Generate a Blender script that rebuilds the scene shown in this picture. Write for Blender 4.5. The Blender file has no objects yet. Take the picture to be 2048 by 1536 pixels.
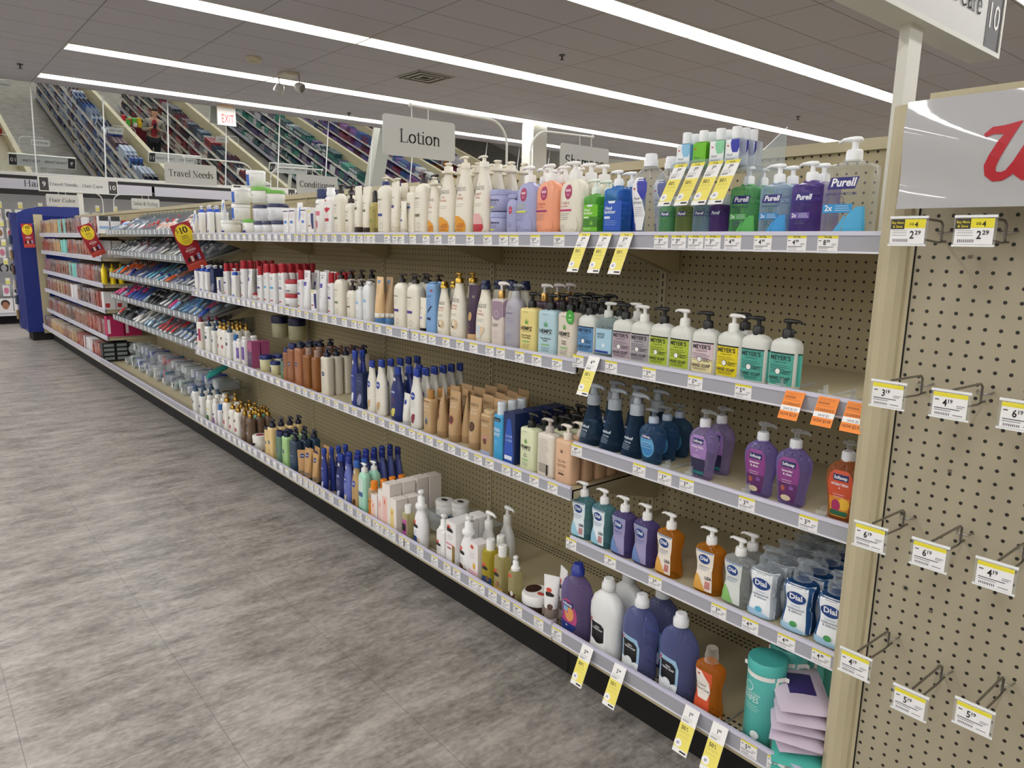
import bpy, bmesh, math, random
from mathutils import Matrix, Vector
random.seed(7)
SC = bpy.context.scene
COL = SC.collection
H = 1.39                                   # height of the lens above the floor
PI = math.pi
# ---------------------------------------------------------------- camera
F = 1456.02; CX, CY = 1024.0, 768.0
_y, _p, _r = 0.7004, 0.1880, -0.0192
_fw = Vector((math.sin(_y)*math.cos(_p), math.cos(_y)*math.cos(_p), -math.sin(_p)))
_rt = Vector((math.cos(_y), -math.sin(_y), 0)); _dn = _fw.cross(_rt)
_c, _s = math.cos(_r), math.sin(_r)
RT = _c*_rt + _s*_dn; DN = -_s*_rt + _c*_dn
cam_data = bpy.data.cameras.new('camera'); cam = bpy.data.objects.new('camera', cam_data); COL.objects.link(cam)
cam.matrix_world = Matrix(((RT.x, -DN.x, -_fw.x, 0), (RT.y, -DN.y, -_fw.y, 0), (RT.z, -DN.z, -_fw.z, H), (0, 0, 0, 1)))
cam_data.sensor_width = 36; cam_data.lens = F/2048*36; cam_data.clip_start = .05; cam_data.clip_end = 200
SC.camera = cam
def ray(px, py): return RT*(px-CX) + DN*(py-CY) + _fw*F
def yat(px, X, z):                          # Y of the point on plane x=X, height z (above floor) seen in column px
    A = z-H
    # solve (RT.(p)) / (fw.(p)) = (px-CX)/F  for y
    k = (px-CX)/F
    a = RT - k*_fw
    return -(a.x*X + a.z*A)/a.y
def xat(px, Y, z):
    A = z-H; k = (px-CX)/F; a = RT - k*_fw
    return -(a.y*Y + a.z*A)/a.x
# ---------------------------------------------------------------- world, exposure
w = bpy.data.worlds.new('world'); SC.world = w; w.use_nodes = True
w.node_tree.nodes['Background'].inputs[0].default_value = (.8, .82, .85, 1)
w.node_tree.nodes['Background'].inputs[1].default_value = .0
SC.view_settings.view_transform = 'Standard'; SC.view_settings.look = 'None'
SC.view_settings.exposure = 0.0; SC.view_settings.gamma = 1; SC.view_settings.use_curve_mapping = False
SC.cycles.max_bounces = 8; SC.cycles.diffuse_bounces = 4; SC.cycles.glossy_bounces = 3; SC.cycles.transparent_max_bounces = 14
LIGHT = 14.8                                # strength of the ceiling diffusers
# ---------------------------------------------------------------- materials
def lin(h):
    h = h.lstrip('#')
    v = [int(h[i:i+2], 16)/255 for i in (0, 2, 4)]
    return tuple((c/12.92 if c <= .04045 else ((c+.055)/1.055)**2.4) for c in v) + (1,)
MATS = {}
def M(code):
    """'p:hex' moulded plastic, 'l:hex' printed label, 'c:hex' clear liquid, 'k:hex' clear plastic shell, 'm:hex' metal, 'd:hex' matte paint, 'e:hex' light"""
    if code in MATS: return MATS[code]
    t, h = code.split(':')[:2]
    m = bpy.data.materials.new({'p': 'plastic ', 'l': 'printed label ', 'c': 'clear liquid ', 'k': 'clear plastic ', 'm': 'metal ', 'd': 'matte paint ', 'e': 'light '}[t]+h)
    m.use_nodes = True; nt = m.node_tree; b = nt.nodes['Principled BSDF']
    b.inputs['Base Color'].default_value = lin(h)
    m.diffuse_color = lin(h)
    if t == 'p': b.inputs['Roughness'].default_value = .33
    elif t == 'l': b.inputs['Roughness'].default_value = .42
    elif t == 'd': b.inputs['Roughness'].default_value = .7
    elif t == 'm': b.inputs['Metallic'].default_value = 1; b.inputs['Roughness'].default_value = .28
    elif t == 'e':
        b.inputs['Emission Color'].default_value = lin(h); b.inputs['Emission Strength'].default_value = float(code.split(':')[2])
    elif t in 'ck':
        tr = nt.nodes.new('ShaderNodeBsdfTransparent'); tr.inputs[0].default_value = tuple(max(.0, c)**(.42 if t == 'c' else .35) for c in lin(h)[:3])+(1,)
        mx = nt.nodes.new('ShaderNodeMixShader')
        b.inputs['Roughness'].default_value = .08
        fr = nt.nodes.new('ShaderNodeLayerWeight'); fr.inputs[0].default_value = .35
        mp = nt.nodes.new('ShaderNodeMapRange')
        mp.inputs[3].default_value = .20 if t == 'c' else .07; mp.inputs[4].default_value = .80 if t == 'c' else .55
        nt.links.new(fr.outputs['Facing'], mp.inputs[0]); nt.links.new(mp.outputs[0], mx.inputs[0])
        nt.links.new(tr.outputs[0], mx.inputs[1]); nt.links.new(b.outputs[0], mx.inputs[2])
        nt.links.new(mx.outputs[0], nt.nodes['Material Output'].inputs[0])
    MATS[code] = m
    return m
class NT:
    """small helper to write node materials"""
    def __init__(s, name, rough=.5):
        s.m = bpy.data.materials.new(name); s.m.use_nodes = True; s.t = s.m.node_tree; s.b = s.t.nodes['Principled BSDF']; s.b.inputs['Roughness'].default_value = rough
        s.tc = s.t.nodes.new('ShaderNodeTexCoord').outputs['Object']
    def n(s, kind, ins={}, **props):
        k = s.t.nodes.new('ShaderNode'+kind)
        for a, v in props.items(): setattr(k, a, v)
        for a, v in ins.items():
            if hasattr(v, 'is_linked') or hasattr(v, 'links'): s.t.links.new(v, k.inputs[a])
            else: k.inputs[a].default_value = v
        return k
    def math(s, op, a, b=0.0, c=None):
        ins = {0: a, 1: b}
        if c is not None: ins[2] = c
        return s.n('Math', ins, operation=op).outputs[0]
    def mix(s, fac, a, b):
        k = s.t.nodes.new('ShaderNodeMix'); k.data_type = 'RGBA'
        for i, v in ((0, fac), (6, a), (7, b)):
            if hasattr(v, 'links'): s.t.links.new(v, k.inputs[i])
            else: k.inputs[i].default_value = v
        return k.outputs[2]
    def noise(s, scale, detail=4, rough=.55, vec=None):
        k = s.n('TexNoise', {'Vector': vec or s.tc, 'Scale': scale, 'Detail': detail, 'Roughness': rough}); return k.outputs[0]
    def ramp(s, fac, stops):
        k = s.t.nodes.new('ShaderNodeValToRGB'); s.t.links.new(fac, k.inputs[0])
        while len(k.color_ramp.elements) < len(stops): k.color_ramp.elements.new(.5)
        for e, (p, c) in zip(k.color_ramp.elements, stops): e.position = p; e.color = c
        return k.outputs[0]
    def scaled(s, v): return s.n('Mapping', {'Vector': s.tc, 'Scale': v}).outputs[0]
    def col(s, sock): s.t.links.new(sock, s.b.inputs['Base Color'])
    def sep(s):
        k = s.n('SeparateXYZ', {0: s.tc}); return k.outputs[0], k.outputs[1], k.outputs[2]
def near_line(n, v, period, off, half):      # 1 on thin lines v = off + k*period
    t = n.math('SUBTRACT', v, off-period*.5); t = n.math('FLOORED_MODULO', t, period); t = n.math('SUBTRACT', t, period*.5)
    return n.math('LESS_THAN', n.math('ABSOLUTE', t), half)
def peg_material(name, hexcol, y0, z0, along='y'):
    n = NT(name, .5); x, y, z = n.sep(); u = y if along == 'y' else x
    def cell(v, o):
        t = n.math('SUBTRACT', v, o-.0127); t = n.math('FLOORED_MODULO', t, .0254); return n.math('SUBTRACT', t, .0127)
    a, b = cell(u, y0), cell(z, z0)
    r = n.math('SQRT', n.math('ADD', n.math('MULTIPLY', a, a), n.math('MULTIPLY', b, b)))
    hole = n.math('LESS_THAN', r, .0034)
    base = n.mix(n.math('MULTIPLY', n.noise(3.0, 5), .5), lin(hexcol), tuple(c*.8 for c in lin(hexcol)[:3])+(1,))
    n.col(n.mix(hole, base, (.012, .01, .008, 1)))
    return n.m
# ---------------------------------------------------------------- mesh helpers
class MB:
    """collects shapes with materials, links them as one mesh object"""
    def __init__(s): s.v = []; s.f = []; s.mi = []; s.mats = []; s.sm = []
    def mat(s, m):
        if isinstance(m, str): m = M(m)
        if m not in s.mats: s.mats.append(m)
        return s.mats.index(m)
    def add(s, vs, fs, m, smooth=False):
        o = len(s.v); s.v += [tuple(v) for v in vs]; i = s.mat(m)
        for f in fs: s.f.append([o+k for k in f]); s.mi.append(i); s.sm.append(smooth)
    def box(s, x0, x1, y0, y1, z0, z1, m):
        vs = [(x, y, z) for x in (x0, x1) for y in (y0, y1) for z in (z0, z1)]
        s.add(vs, [(0, 1, 3, 2), (4, 6, 7, 5), (0, 4, 5, 1), (2, 3, 7, 6), (0, 2, 6, 4), (1, 5, 7, 3)], m)
    def bbox(s, x0, x1, y0, y1, z0, z1, m, b=.003):      # box with chamfered vertical and top edges
        s.prism([(x0+b, y0), (x1-b, y0), (x1, y0+b), (x1, y1-b), (x1-b, y1), (x0+b, y1), (x0, y1-b), (x0, y0+b)], z0, z1, m)
    def prism(s, pts, z0, z1, m, axis='z', smooth=False):
        n = len(pts)
        def P(a, b, c): return {'z': (a, b, c), 'y': (a, c, b), 'x': (c, a, b)}[axis]
        vs = [P(a, b, z0) for a, b in pts]+[P(a, b, z1) for a, b in pts]
        s.add(vs, [tuple(range(n))[::-1], tuple(range(n, 2*n))], m)
        s.add(vs, [(i, (i+1) % n, n+(i+1) % n, n+i) for i in range(n)], m, smooth)
    def loft(s, rings, m, cap=True, smooth=True):
        n = len(rings[0]); vs = [p for r in rings for p in r]; fs = []
        for i in range(len(rings)-1):
            for k in range(n): fs.append((i*n+k, i*n+(k+1) % n, (i+1)*n+(k+1) % n, (i+1)*n+k))
        s.add(vs, fs, m, smooth)
        if cap: s.add(vs, [tuple(range(n))[::-1], tuple((len(rings)-1)*n+k for k in range(n))], m)
    def cyl(s, x, y, z0, z1, r, m, r2=None, n=16):
        r2 = r if r2 is None else r2
        s.loft([[(x+q*math.cos(2*PI*k/n), y+q*math.sin(2*PI*k/n), z) for k in range(n)] for z, q in ((z0, r), (z1, r2))], m)
    def tube(s, pts, r, m, n=8):
        pts = [Vector(p) for p in pts]; rings = []
        for i, p in enumerate(pts):
            d = (pts[min(i+1, len(pts)-1)]-pts[max(i-1, 0)]).normalized()
            a = d.cross(Vector((0, 0, 1))); a = a if a.length > .05 else d.cross(Vector((1, 0, 0))); a.normalize(); b = d.cross(a)
            rings.append([p+a*r*math.cos(2*PI*k/n)+b*r*math.sin(2*PI*k/n) for k in range(n)])
        s.loft(rings, m)
    def quad(s, a, b, c, d, m): s.add([a, b, c, d], [(0, 1, 2, 3)], m)
    def data(s, name):
        me = bpy.data.meshes.new(name); me.from_pydata(s.v, [], s.f)
        for m in s.mats: me.materials.append(m)
        for p, i, q in zip(me.polygons, s.mi, s.sm): p.material_index = i; p.use_smooth = q
        me.update(); return me
    def build(s, name, parent=None):
        return link(name, s.data(name), parent)
def link(name, data, parent=None, loc=None, rz=None):
    o = bpy.data.objects.new(name, data); COL.objects.link(o)
    if parent: o.parent = parent
    if loc is not None: o.location = loc
    if rz is not None: o.rotation_euler = (0, 0, rz)
    return o
def tag(o, label, cat, group=None, kind=None):
    if label: o['label'] = label
    if cat: o['category'] = cat
    if group: o['group'] = group
    if kind: o['kind'] = kind
    return o
def thing(name, label, cat, loc=(0, 0, 0), rz=0, group=None):
    o = bpy.data.objects.new(name, None); COL.objects.link(o); o.location = loc; o.rotation_euler = (0, 0, rz); o.empty_display_size = .05
    return tag(o, label, cat, group)
def struct(o): o['kind'] = 'structure'; return o
# ---------------------------------------------------------------- ceiling strip lights
CZ = H+2.2
ROWY = [(4.87, 5.17), (7.52, 7.86), (10.19, 10.52), (12.25, 12.58), (2.18, 2.48), (-.54, -.24), (-3.26, -2.96), (-5.98, -5.68)]
def ceiling_light(x0, y0, y1, lab):
    t = thing('ceiling_light', lab, 'light', (x0, y0, CZ), 0, 'fluorescent strip lights across the ceiling')
    a = MB(); d = y1-y0; L = 2.438
    f = .012
    for r in ((0, L, 0, f), (0, L, d-f, d), (0, f, f, d-f), (L-f, L, f, d-f)): a.box(r[0], r[1], r[2], r[3], -.012, .004, 'p:E6E4DC')
    a.build('light_frame', t)
    b = MB(); n = NTLIGHT; b.box(f, L-f, f, d-f, -.006, 0, n); b.build('diffuser', t)
_n = NT('lit fluorescent diffuser', .5)
x_, y_, z_ = _n.sep()
_e = _n.math('ABSOLUTE', _n.math('SUBTRACT', x_, 1.219))
_mid = _n.ramp(_n.math('DIVIDE', _e, 1.219), [(0, (.74, .74, .71, 1)), (.05, (1, 1, 1, 1)), (.9, (1, 1, .98, 1)), (.99, (.66, .65, .55, 1))])
_n.t.links.new(_mid, _n.b.inputs['Emission Color']); _n.b.inputs['Emission Strength'].default_value = LIGHT
_n.b.inputs['Base Color'].default_value = (.8, .8, .8, 1)
NTLIGHT = _n.m
for _i, (_a, _b) in enumerate(ROWY):
    for _k in range(-5, 9):
        if _i >= 4 and _k > 4: continue
        _x = 1.80+2.438*_k if _k >= 0 else 0.55+2.438*_k
        ceiling_light(_x, _a, _b, 'long white recessed fluorescent strip light in the grey tiled ceiling')
# ================================================================ lettering
def arc(cx, cy, rx, ry, a0, a1, n=10): return [(cx+rx*math.cos(math.radians(a0+(a1-a0)*i/n)), cy+ry*math.sin(math.radians(a0+(a1-a0)*i/n))) for i in range(n+1)]
B_, T_ = .098, .034                           # stem width, hairline width
def sf(x, y, w=.2): return (T_, [(x-w/2, y), (x+w/2, y)])      # a serif
XH = .47
def stem(x, y0, y1, w=.2): return [(B_, [(x, y0), (x, y1)]), sf(x, y0, w), sf(x, y1, w)]
def bowl(cx, cy=None, rx=.2, ry=None): return [(B_, arc(cx, XH/2 if cy is None else cy, rx, XH/2 if ry is None else ry, 0, 360, 20))]
SG = {
 'L': (.60, stem(.13, 0, .7)+[(T_, [(.1, 0), (.54, 0), (.56, .17)])]),
 'T': (.62, [(B_, [(.31, 0), (.31, .7)]), sf(.31, 0, .24), (T_, [(.04, .54), (.06, .7), (.56, .7), (.58, .54)])]),
 'N': (.72, [(T_, [(.12, 0), (.12, .7)]), (B_, [(.12, .7), (.58, 0)]), (T_, [(.58, 0), (.58, .7)]), sf(.12, 0), sf(.1, .7, .16), sf(.58, .7)]),
 'C': (.66, [(B_, arc(.37, .35, .29, .35, 50, 310, 18)), (T_, [(.56, .62), (.58, .46)])]),
 'H': (.76, stem(.14, 0, .7)+stem(.6, 0, .7)+[(T_, [(.14, .36), (.6, .36)])]),
 'S': (.54, [(B_, arc(.26, .52, .17, .18, 40, 220, 12)+arc(.27, .18, .19, .18, 60, -140, 12)), (T_, [(.42, .68), (.42, .5)]), (T_, [(.08, .2), (.08, .02)])]),
 'J': (.42, [(B_, [(.24, .7), (.24, .05)]+arc(.12, .05, .12, .2, 0, -120, 6)), sf(.24, .7)]),
 'E': (.58, stem(.14, 0, .7)+[(T_, [(.1, 0), (.5, 0), (.52, .16)]), (T_, [(.1, .7), (.48, .7), (.5, .56)]), (T_, [(.14, .36), (.4, .36)])]),
 'R': (.66, stem(.14, 0, .7)+[(B_, arc(.3, .53, .18, .17, -90, 90)), (T_, [(.14, .7), (.3, .7)]), (T_, [(.14, .36), (.3, .36)]), (B_, [(.32, .36), (.56, 0)]), sf(.58, 0, .12)]),
 'G': (.68, [(B_, arc(.37, .35, .29, .35, 50, 330, 18)), (B_, [(.6, .05), (.6, .32)]), sf(.6, .32), (T_, [(.56, .62), (.58, .48)])]),
 '&': (.72, [(B_, arc(.3, .53, .14, .16, -60, 240, 14)+[(.52, .02)]), (B_, arc(.27, .18, .2, .18, 110, 320, 10)+[(.6, .38)]), sf(.6, .4, .16), sf(.56, 0, .14)]),
 'a': (.5, [(B_, [(.36, .3), (.36, .03), (.46, .02)]), (B_, arc(.22, .31, .14, .15, 150, 0, 8)), (B_, arc(.22, .14, .14, .13, 60, 330, 10))]),
 'c': (.45, [(B_, arc(.25, XH/2, .18, XH/2, 55, 310, 14))]),
 'd': (.56, bowl(.23, rx=.17)+[(B_, [(.42, 0), (.42, .74)]), sf(.38, .74, .1), sf(.46, 0, .12)]),
 'e': (.49, [(B_, arc(.25, XH/2, .18, XH/2, 5, 320, 16)), (T_, [(.1, .25), (.42, .25)])]),
 'g': (.52, bowl(.23, .31, .15, .15)+[(T_, [(.33, .43), (.48, .46)]), (B_, arc(.24, -.09, .18, .11, 0, 360, 16)), (T_, [(.13, .18), (.12, .03)])]),
 'h': (.56, stem(.13, 0, .74, .16)+[(B_, arc(.27, .3, .15, .16, 160, 0, 8)+[(.42, 0)]), sf(.42, 0, .16)]),
 'i': (.27, [(B_, [(.13, 0), (.13, XH)]), sf(.13, 0), sf(.1, XH, .1), (B_, [(.13, .62), (.13, .67)])]),
 'l': (.27, [(B_, [(.13, 0), (.13, .74)]), sf(.13, 0), sf(.1, .74, .1)]),
 'm': (.84, stem(.13, 0, XH, .16)+[(B_, arc(.27, .3, .14, .16, 160, 0, 8)+[(.41, 0)]), sf(.41, 0, .15), (B_, arc(.55, .3, .14, .16, 160, 0, 8)+[(.69, 0)]), sf(.69, 0, .15)]),
 'n': (.56, stem(.13, 0, XH, .16)+[(B_, arc(.27, .3, .15, .16, 160, 0, 8)+[(.42, 0)]), sf(.42, 0, .16)]),
 'o': (.52, bowl(.26, rx=.2)),
 'p': (.56, stem(.13, -.2, XH, .16)+[(B_, arc(.3, XH/2, .16, XH/2, 0, 360, 16))]),
 'r': (.4, stem(.13, 0, XH, .16)+[(B_, arc(.28, .3, .13, .15, 160, 50, 6))]),
 's': (.4, [(B_, arc(.2, .35, .12, .11, 40, 220, 9)+arc(.2, .12, .13, .12, 60, -140, 9))]),
 't': (.34, [(B_, [(.15, .6), (.15, .06), (.22, 0), (.3, .03)]), (T_, [(.03, XH), (.3, XH)])]),
 'v': (.5, [(B_, [(.07, XH), (.25, 0)]), (T_, [(.25, 0), (.42, XH)]), sf(.08, XH, .15), sf(.42, XH, .13)]),
 'y': (.5, [(B_, [(.07, XH), (.25, 0)]), (T_, [(.42, XH), (.2, -.16), (.08, -.19)]), sf(.08, XH, .15), sf(.42, XH, .13)]),
 '1': (.4, [(B_*1.5, [(.2, 0), (.2, .7)]), sf(.2, 0, .26), (T_, [(.06, .62), (.2, .69)])]),
 '0': (.58, [(B_*1.6, arc(.29, .35, .19, .35, 0, 360, 20))]),
 '$': (.5, [(B_, arc(.24, .5, .15, .15, 40, 220, 10)+arc(.25, .19, .16, .16, 60, -140, 10)), (T_, [(.245, -.06), (.245, .74)])]),
 ' ': (.25, []),
}
def hull(pts):
    pts = sorted(set((round(a, 5), round(b, 5)) for a, b in pts)); lo, up = [], []
    for L, P in ((lo, pts), (up, pts[::-1])):
        for p in P:
            while len(L) > 1 and (L[-1][0]-L[-2][0])*(p[1]-L[-2][1])-(L[-1][1]-L[-2][1])*(p[0]-L[-2][0]) <= 0: L.pop()
            L.append(p)
    return lo[:-1]+up[:-1]
TCACHE = {}
def text2d(s, font='sans', bold=0.0):
    """2-D polygons of a string, cap height 1, left aligned at 0: (verts, faces, width)"""
    key = (s, font, bold)
    if key in TCACHE: return TCACHE[key]
    if font == 'serif':
        V, Fc, x = [], [], 0
        for ch in s:
            adv, strokes = SG.get(ch, SG[' '])
            for w, pts in strokes:
                for (ax, ay), (bx, by) in zip(pts, pts[1:]):
                    h = hull([(px+i*w/2, py+j*T_/2) for px, py in ((ax, ay), (bx, by)) for i in (-1, 1) for j in (-1, 1)])
                    o = len(V); V += [((x+a)/.7, b/.7) for a, b in h]; Fc.append(list(range(o, o+len(h))))
            x += adv
        r = (V, Fc, x/.7)
    else:
        cu = bpy.data.curves.new('t', 'FONT'); cu.body = s; cu.size = 1; cu.offset = bold*.02; cu.resolution_u = 2
        ob = bpy.data.objects.new('t', cu); COL.objects.link(ob)
        bpy.context.view_layer.update()
        me = bpy.data.meshes.new_from_object(ob.evaluated_get(bpy.context.evaluated_depsgraph_get()))
        V = [(v.co.x, v.co.y) for v in me.vertices]; Fc = [list(p.vertices) for p in me.polygons]
        bpy.data.objects.remove(ob); bpy.data.curves.remove(cu); bpy.data.meshes.remove(me)
        cap = .72; V = [(a/cap, b/cap) for a, b in V]
        x0 = min([a for a, b in V] or [0]); V = [(a-x0, b) for a, b in V]; r = (V, Fc, max([a for a, b in V] or [0]))
    TCACHE[key] = r
    return r
def put_text(mb, s, h, m, fn, cx=0, cz=0, font='sans', bold=0, align='c', fit=None, shear=0, squeeze=1):
    """lettering of cap height h mapped to 3-D by fn(u, v)"""
    V, Fc, W = text2d(s, font, bold); kx = h*squeeze
    if fit and W*kx > fit: kx = fit/W
    u0 = cx-(W*kx/2 if align == 'c' else 0 if align == 'l' else W*kx)
    mb.add([fn(u0+a*kx+shear*b*h, cz+b*h) for a, b in V], Fc, m)
def flat(mb, fn, x0, z0, x1, z1, m): mb.add([fn(x0, z0), fn(x1, z0), fn(x1, z1), fn(x0, z1)], [(0, 1, 2, 3)], m)
# ================================================================ bottles, tubes, jars
PROF = {
 'jerg': (2.3, [(0, .8), (.015, .9), (.06, .97), (.18, 1), (.38, .98), (.55, .9), (.7, .77), (.82, .6), (.92, .42), (.97, .34), (1, .33)]),
 'nivea': (2.4, [(0, .8), (.02, .88), (.06, .94), (.2, 1), (.45, 1), (.6, .95), (.73, .82), (.84, .62), (.92, .47), (.97, .42), (1, .41)]),
 'round': (3.6, [(0, .86), (.02, .95), (.05, 1), (.5, 1), (.8, 1), (.87, .97), (.93, .85), (.97, .62), (.985, .4), (1, .38)]),
 'square': (5, [(0, .9), (.02, .97), (.05, 1), (.5, 1), (.87, 1), (.91, .97), (.94, .82), (.955, .5), (.97, .38), (1, .37)]),
 'waist': (3.2, [(0, .9), (.02, .97), (.06, 1), (.2, .97), (.42, .84), (.58, .84), (.74, .97), (.84, 1), (.91, .93), (.955, .66), (.975, .4), (1, .36)]),
 'oval': (2.4, [(0, .66), (.02, .72), (.06, .76), (.25, .8), (.45, .92), (.62, 1), (.76, 1), (.86, .86), (.93, .6), (.97, .36), (1, .33)]),
 'refill': (2.6, [(0, .86), (.02, .93), (.06, .97), (.25, .92), (.42, .93), (.6, 1), (.74, .98), (.85, .82), (.93, .5), (.965, .24), (1, .2)]),
 'cone': (2.1, [(0, .93), (.03, 1), (.2, .9), (.5, .7), (.8, .52), (.93, .42), (1, .42)]),
 'eos': (2.6, [(0, .78), (.03, .9), (.09, .98), (.2, 1), (.6, 1), (.78, .98), (.88, .88), (.95, .66), (.985, .42), (1, .38)]),
 'flat': (4.5, [(0, .93), (.015, .98), (.04, 1), (.5, 1), (.92, 1), (.96, .96), (.985, .8), (.99, .4), (1, .36)]),
 'can': (2, [(0, .93), (.02, 1), (.5, 1), (.88, 1), (.94, .85), (.985, .5), (1, .46)]),
 'jar': (2, [(0, .9), (.03, .97), (.5, 1), (.97, 1), (1, .96)]),
 'wipes': (2, [(0, .97), (.01, 1), (.5, 1), (.99, 1), (1, .98)]),
 'dialfoam': (2.6, [(0, .93), (.04, 1), (.25, .86), (.45, .72), (.6, .74), (.8, .92), (.92, .86), (1, .5)]),
}
class Body:
    def __init__(s, prof, w, d, h):
        s.n, s.p = PROF[prof]; s.w, s.d, s.h = w, d, h
    def ab(s, t):
        p = s.p
        for (t0, v0), (t1, v1) in zip(p, p[1:]):
            if t <= t1:
                v = v0+(v1-v0)*max(0, (t-t0))/(t1-t0); break
        else: v = p[-1][1]
        a = s.w/2*v; b = s.d/2*v
        if t > .9: b = max(b, min(a, s.w*.17))
        return a, b
    def mesh(s, mb, m, seg=22, t0=0, t1=1):
        rings = []
        for t, v in s.p:
            if t < t0-1e-6 or t > t1+1e-6: continue
            a, b = s.ab(t); r = []
            for k in range(seg):
                q = 2*PI*k/seg; c, q2 = math.cos(q), math.sin(q)
                r.append((a*math.copysign(abs(c)**(2/s.n), c), b*math.copysign(abs(q2)**(2/s.n), q2), t*s.h))
            rings.append(r)
        mb.loft(rings, m)
    def surf(s, eps):
        def fn(x, z):
            t = max(0, min(1, z/s.h)); a, b = s.ab(t); u = min(.999, abs(x)/a) if a > 0 else 0
            return (x, -b*(1-u**s.n)**(1/s.n)-eps, z)
        return fn
class Tube(Body):                                     # cap down, crimped flat end up
    def __init__(s, w, d, h, capf=.14): s.w, s.d, s.h, s.c = w, d, h, capf; s.n = 2.2; s.p = [(capf, 0), (.2, 0), (.35, 0), (.5, 0), (.65, 0), (.8, 0), (.92, 0), (1, 0)]
    def ab(s, t):
        q = max(0, (t-s.c)/(1-s.c)); return s.w/2*(.72+.28*q**.7), s.d/2*max(.06, (1-q**1.6))
class BoxB(Body):
    def __init__(s, w, d, h): s.w, s.d, s.h = w, d, h; s.n = 60; s.p = [(0, 1), (1, 1)]
    def ab(s, t): return s.w/2, s.d/2
    def mesh(s, mb, m, **k): mb.bbox(-s.w/2, s.w/2, -s.d/2, s.d/2, 0, s.h, m, .0012)
    def surf(s, eps): return lambda x, z: (x, -s.d/2-eps, z)
def decals(body, ops, dark=False):
    """printed label pieces wrapped on the front of the body; coordinates: x in half widths, z in body heights"""
    mb = MB(); hw, h = body.w/2, body.h
    for i, op in enumerate(ops):
        fn = body.surf(.0005+.00022*i); k = op[0]
        if k in 're':
            if k == 'r': x0, z0, x1, z1, c = op[1:6]
            else: cx, cz, rx, rz, c = op[1:6]; x0, z0, x1, z1 = cx-rx, cz-rz, cx+rx, cz+rz
            nx, nz = (max(1, int(abs(x1-x0)*5)), max(1, int(abs(z1-z0)*24)))
            if k == 'r':
                V = [fn((x0+(x1-x0)*a/nx)*hw, (z0+(z1-z0)*b/nz)*h) for b in range(nz+1) for a in range(nx+1)]
                mb.add(V, [(b*(nx+1)+a, b*(nx+1)+a+1, (b+1)*(nx+1)+a+1, (b+1)*(nx+1)+a) for b in range(nz) for a in range(nx)], M(c))
            else:
                V = [fn(cx*hw, cz*h)]; N = 20
                for rr in (.5, 1): V += [fn((cx+rx*rr*math.cos(2*PI*q/N))*hw, (cz+rz*rr*math.sin(2*PI*q/N))*h) for q in range(N)]
                mb.add(V, [(0, 1+q, 1+(q+1) % N) for q in range(N)]+[(1+q, 1+N+q, 1+N+(q+1) % N, 1+(q+1) % N) for q in range(N)], M(c))
        elif k == 'g':                               # shape as rows (z, x0, x1), ...
            rows, c = [], op[2]; V = []; nx = 8
            for (za, a0, b0), (zb, a1, b1) in zip(op[1], op[1][1:]):
                ns = max(1, int((zb-za)/.035))
                rows += [(za+(zb-za)*q/ns, a0+(a1-a0)*q/ns, b0+(b1-b0)*q/ns) for q in range(ns)]
            rows.append(op[1][-1])
            for z, a, b2 in rows: V += [fn((a+(b2-a)*q/nx)*hw, z*h) for q in range(nx+1)]
            mb.add(V, [(r*(nx+1)+q, r*(nx+1)+q+1, (r+1)*(nx+1)+q+1, (r+1)*(nx+1)+q) for r in range(len(rows)-1) for q in range(nx)], M(c))
        elif k == 't':                               # ('t', cx, cz, cap height in m, text, colour, {options})
            o = op[6] if len(op) > 6 else {}; o = dict(o)
            if 'fit' in o: o['fit'] *= hw
            put_text(mb, op[4], op[3], M(op[5]), fn, op[1]*hw, op[2]*h, **o)
        elif k == 'f':                               # fine print: ('f', x0, z0, x1, lines, pitch, colour)
            x0, z0, x1, nn, dz, c = op[1:7]; rnd = random.Random(i*7+nn)
            for q in range(nn):
                a = x0+rnd.random()*.1*(x1-x0); e = x1-rnd.random()*.3*(x1-x0); z = (z0-q*dz)*h; nx = 3; th = min(.0009, dz*h*.4)
                V = [fn((a+(e-a)*r/nx)*hw, z+s2*th) for s2 in (0, 1) for r in range(nx+1)]
                mb.add(V, [(r, r+1, nx+2+r, nx+1+r) for r in range(nx)], M(c))
        elif k == 'leaf':                            # seven pointed leaf
            cx, cz, rr, c = op[1:5]; V, Fc = [], []
            for a, l in ((90, 1), (55, .85), (125, .85), (22, .62), (158, .62), (-8, .35), (188, .35)):
                a = math.radians(a); dx, dz = math.cos(a), math.sin(a); px, pz = -dz, dx; o = len(V)
                for u, v in ((0, 0), (.5, .11), (1, 0), (.5, -.11)): V.append(fn(cx*hw+(dx*u*l+px*v*l)*rr, cz*h+(dz*u*l+pz*v*l)*rr))
                Fc.append((o, o+1, o+2, o+3))
            mb.add(V, Fc, M(c))
        elif k == 'ring':
            cx, cz, rr, c = op[1:5]; N = 18; V = []
            for q in range(N):
                a = 2*PI*q/N
                for r2 in (rr, rr*.86): V.append(fn(cx*hw+r2*math.cos(a), cz*h+r2*math.sin(a)))
            mb.add(V, [(2*q, 2*((q+1) % N), 2*((q+1) % N)+1, 2*q+1) for q in range(N)], M(c))
            mb.tube_ = None
    return mb
def sup(a, b, z, n=3, seg=16, ox=0, oy=0):
    return [(ox+a*math.copysign(abs(math.cos(2*PI*k/seg))**(2/n), math.cos(2*PI*k/seg)), oy+b*math.copysign(abs(math.sin(2*PI*k/seg))**(2/n), math.sin(2*PI*k/seg)), z) for k in range(seg)]
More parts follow.
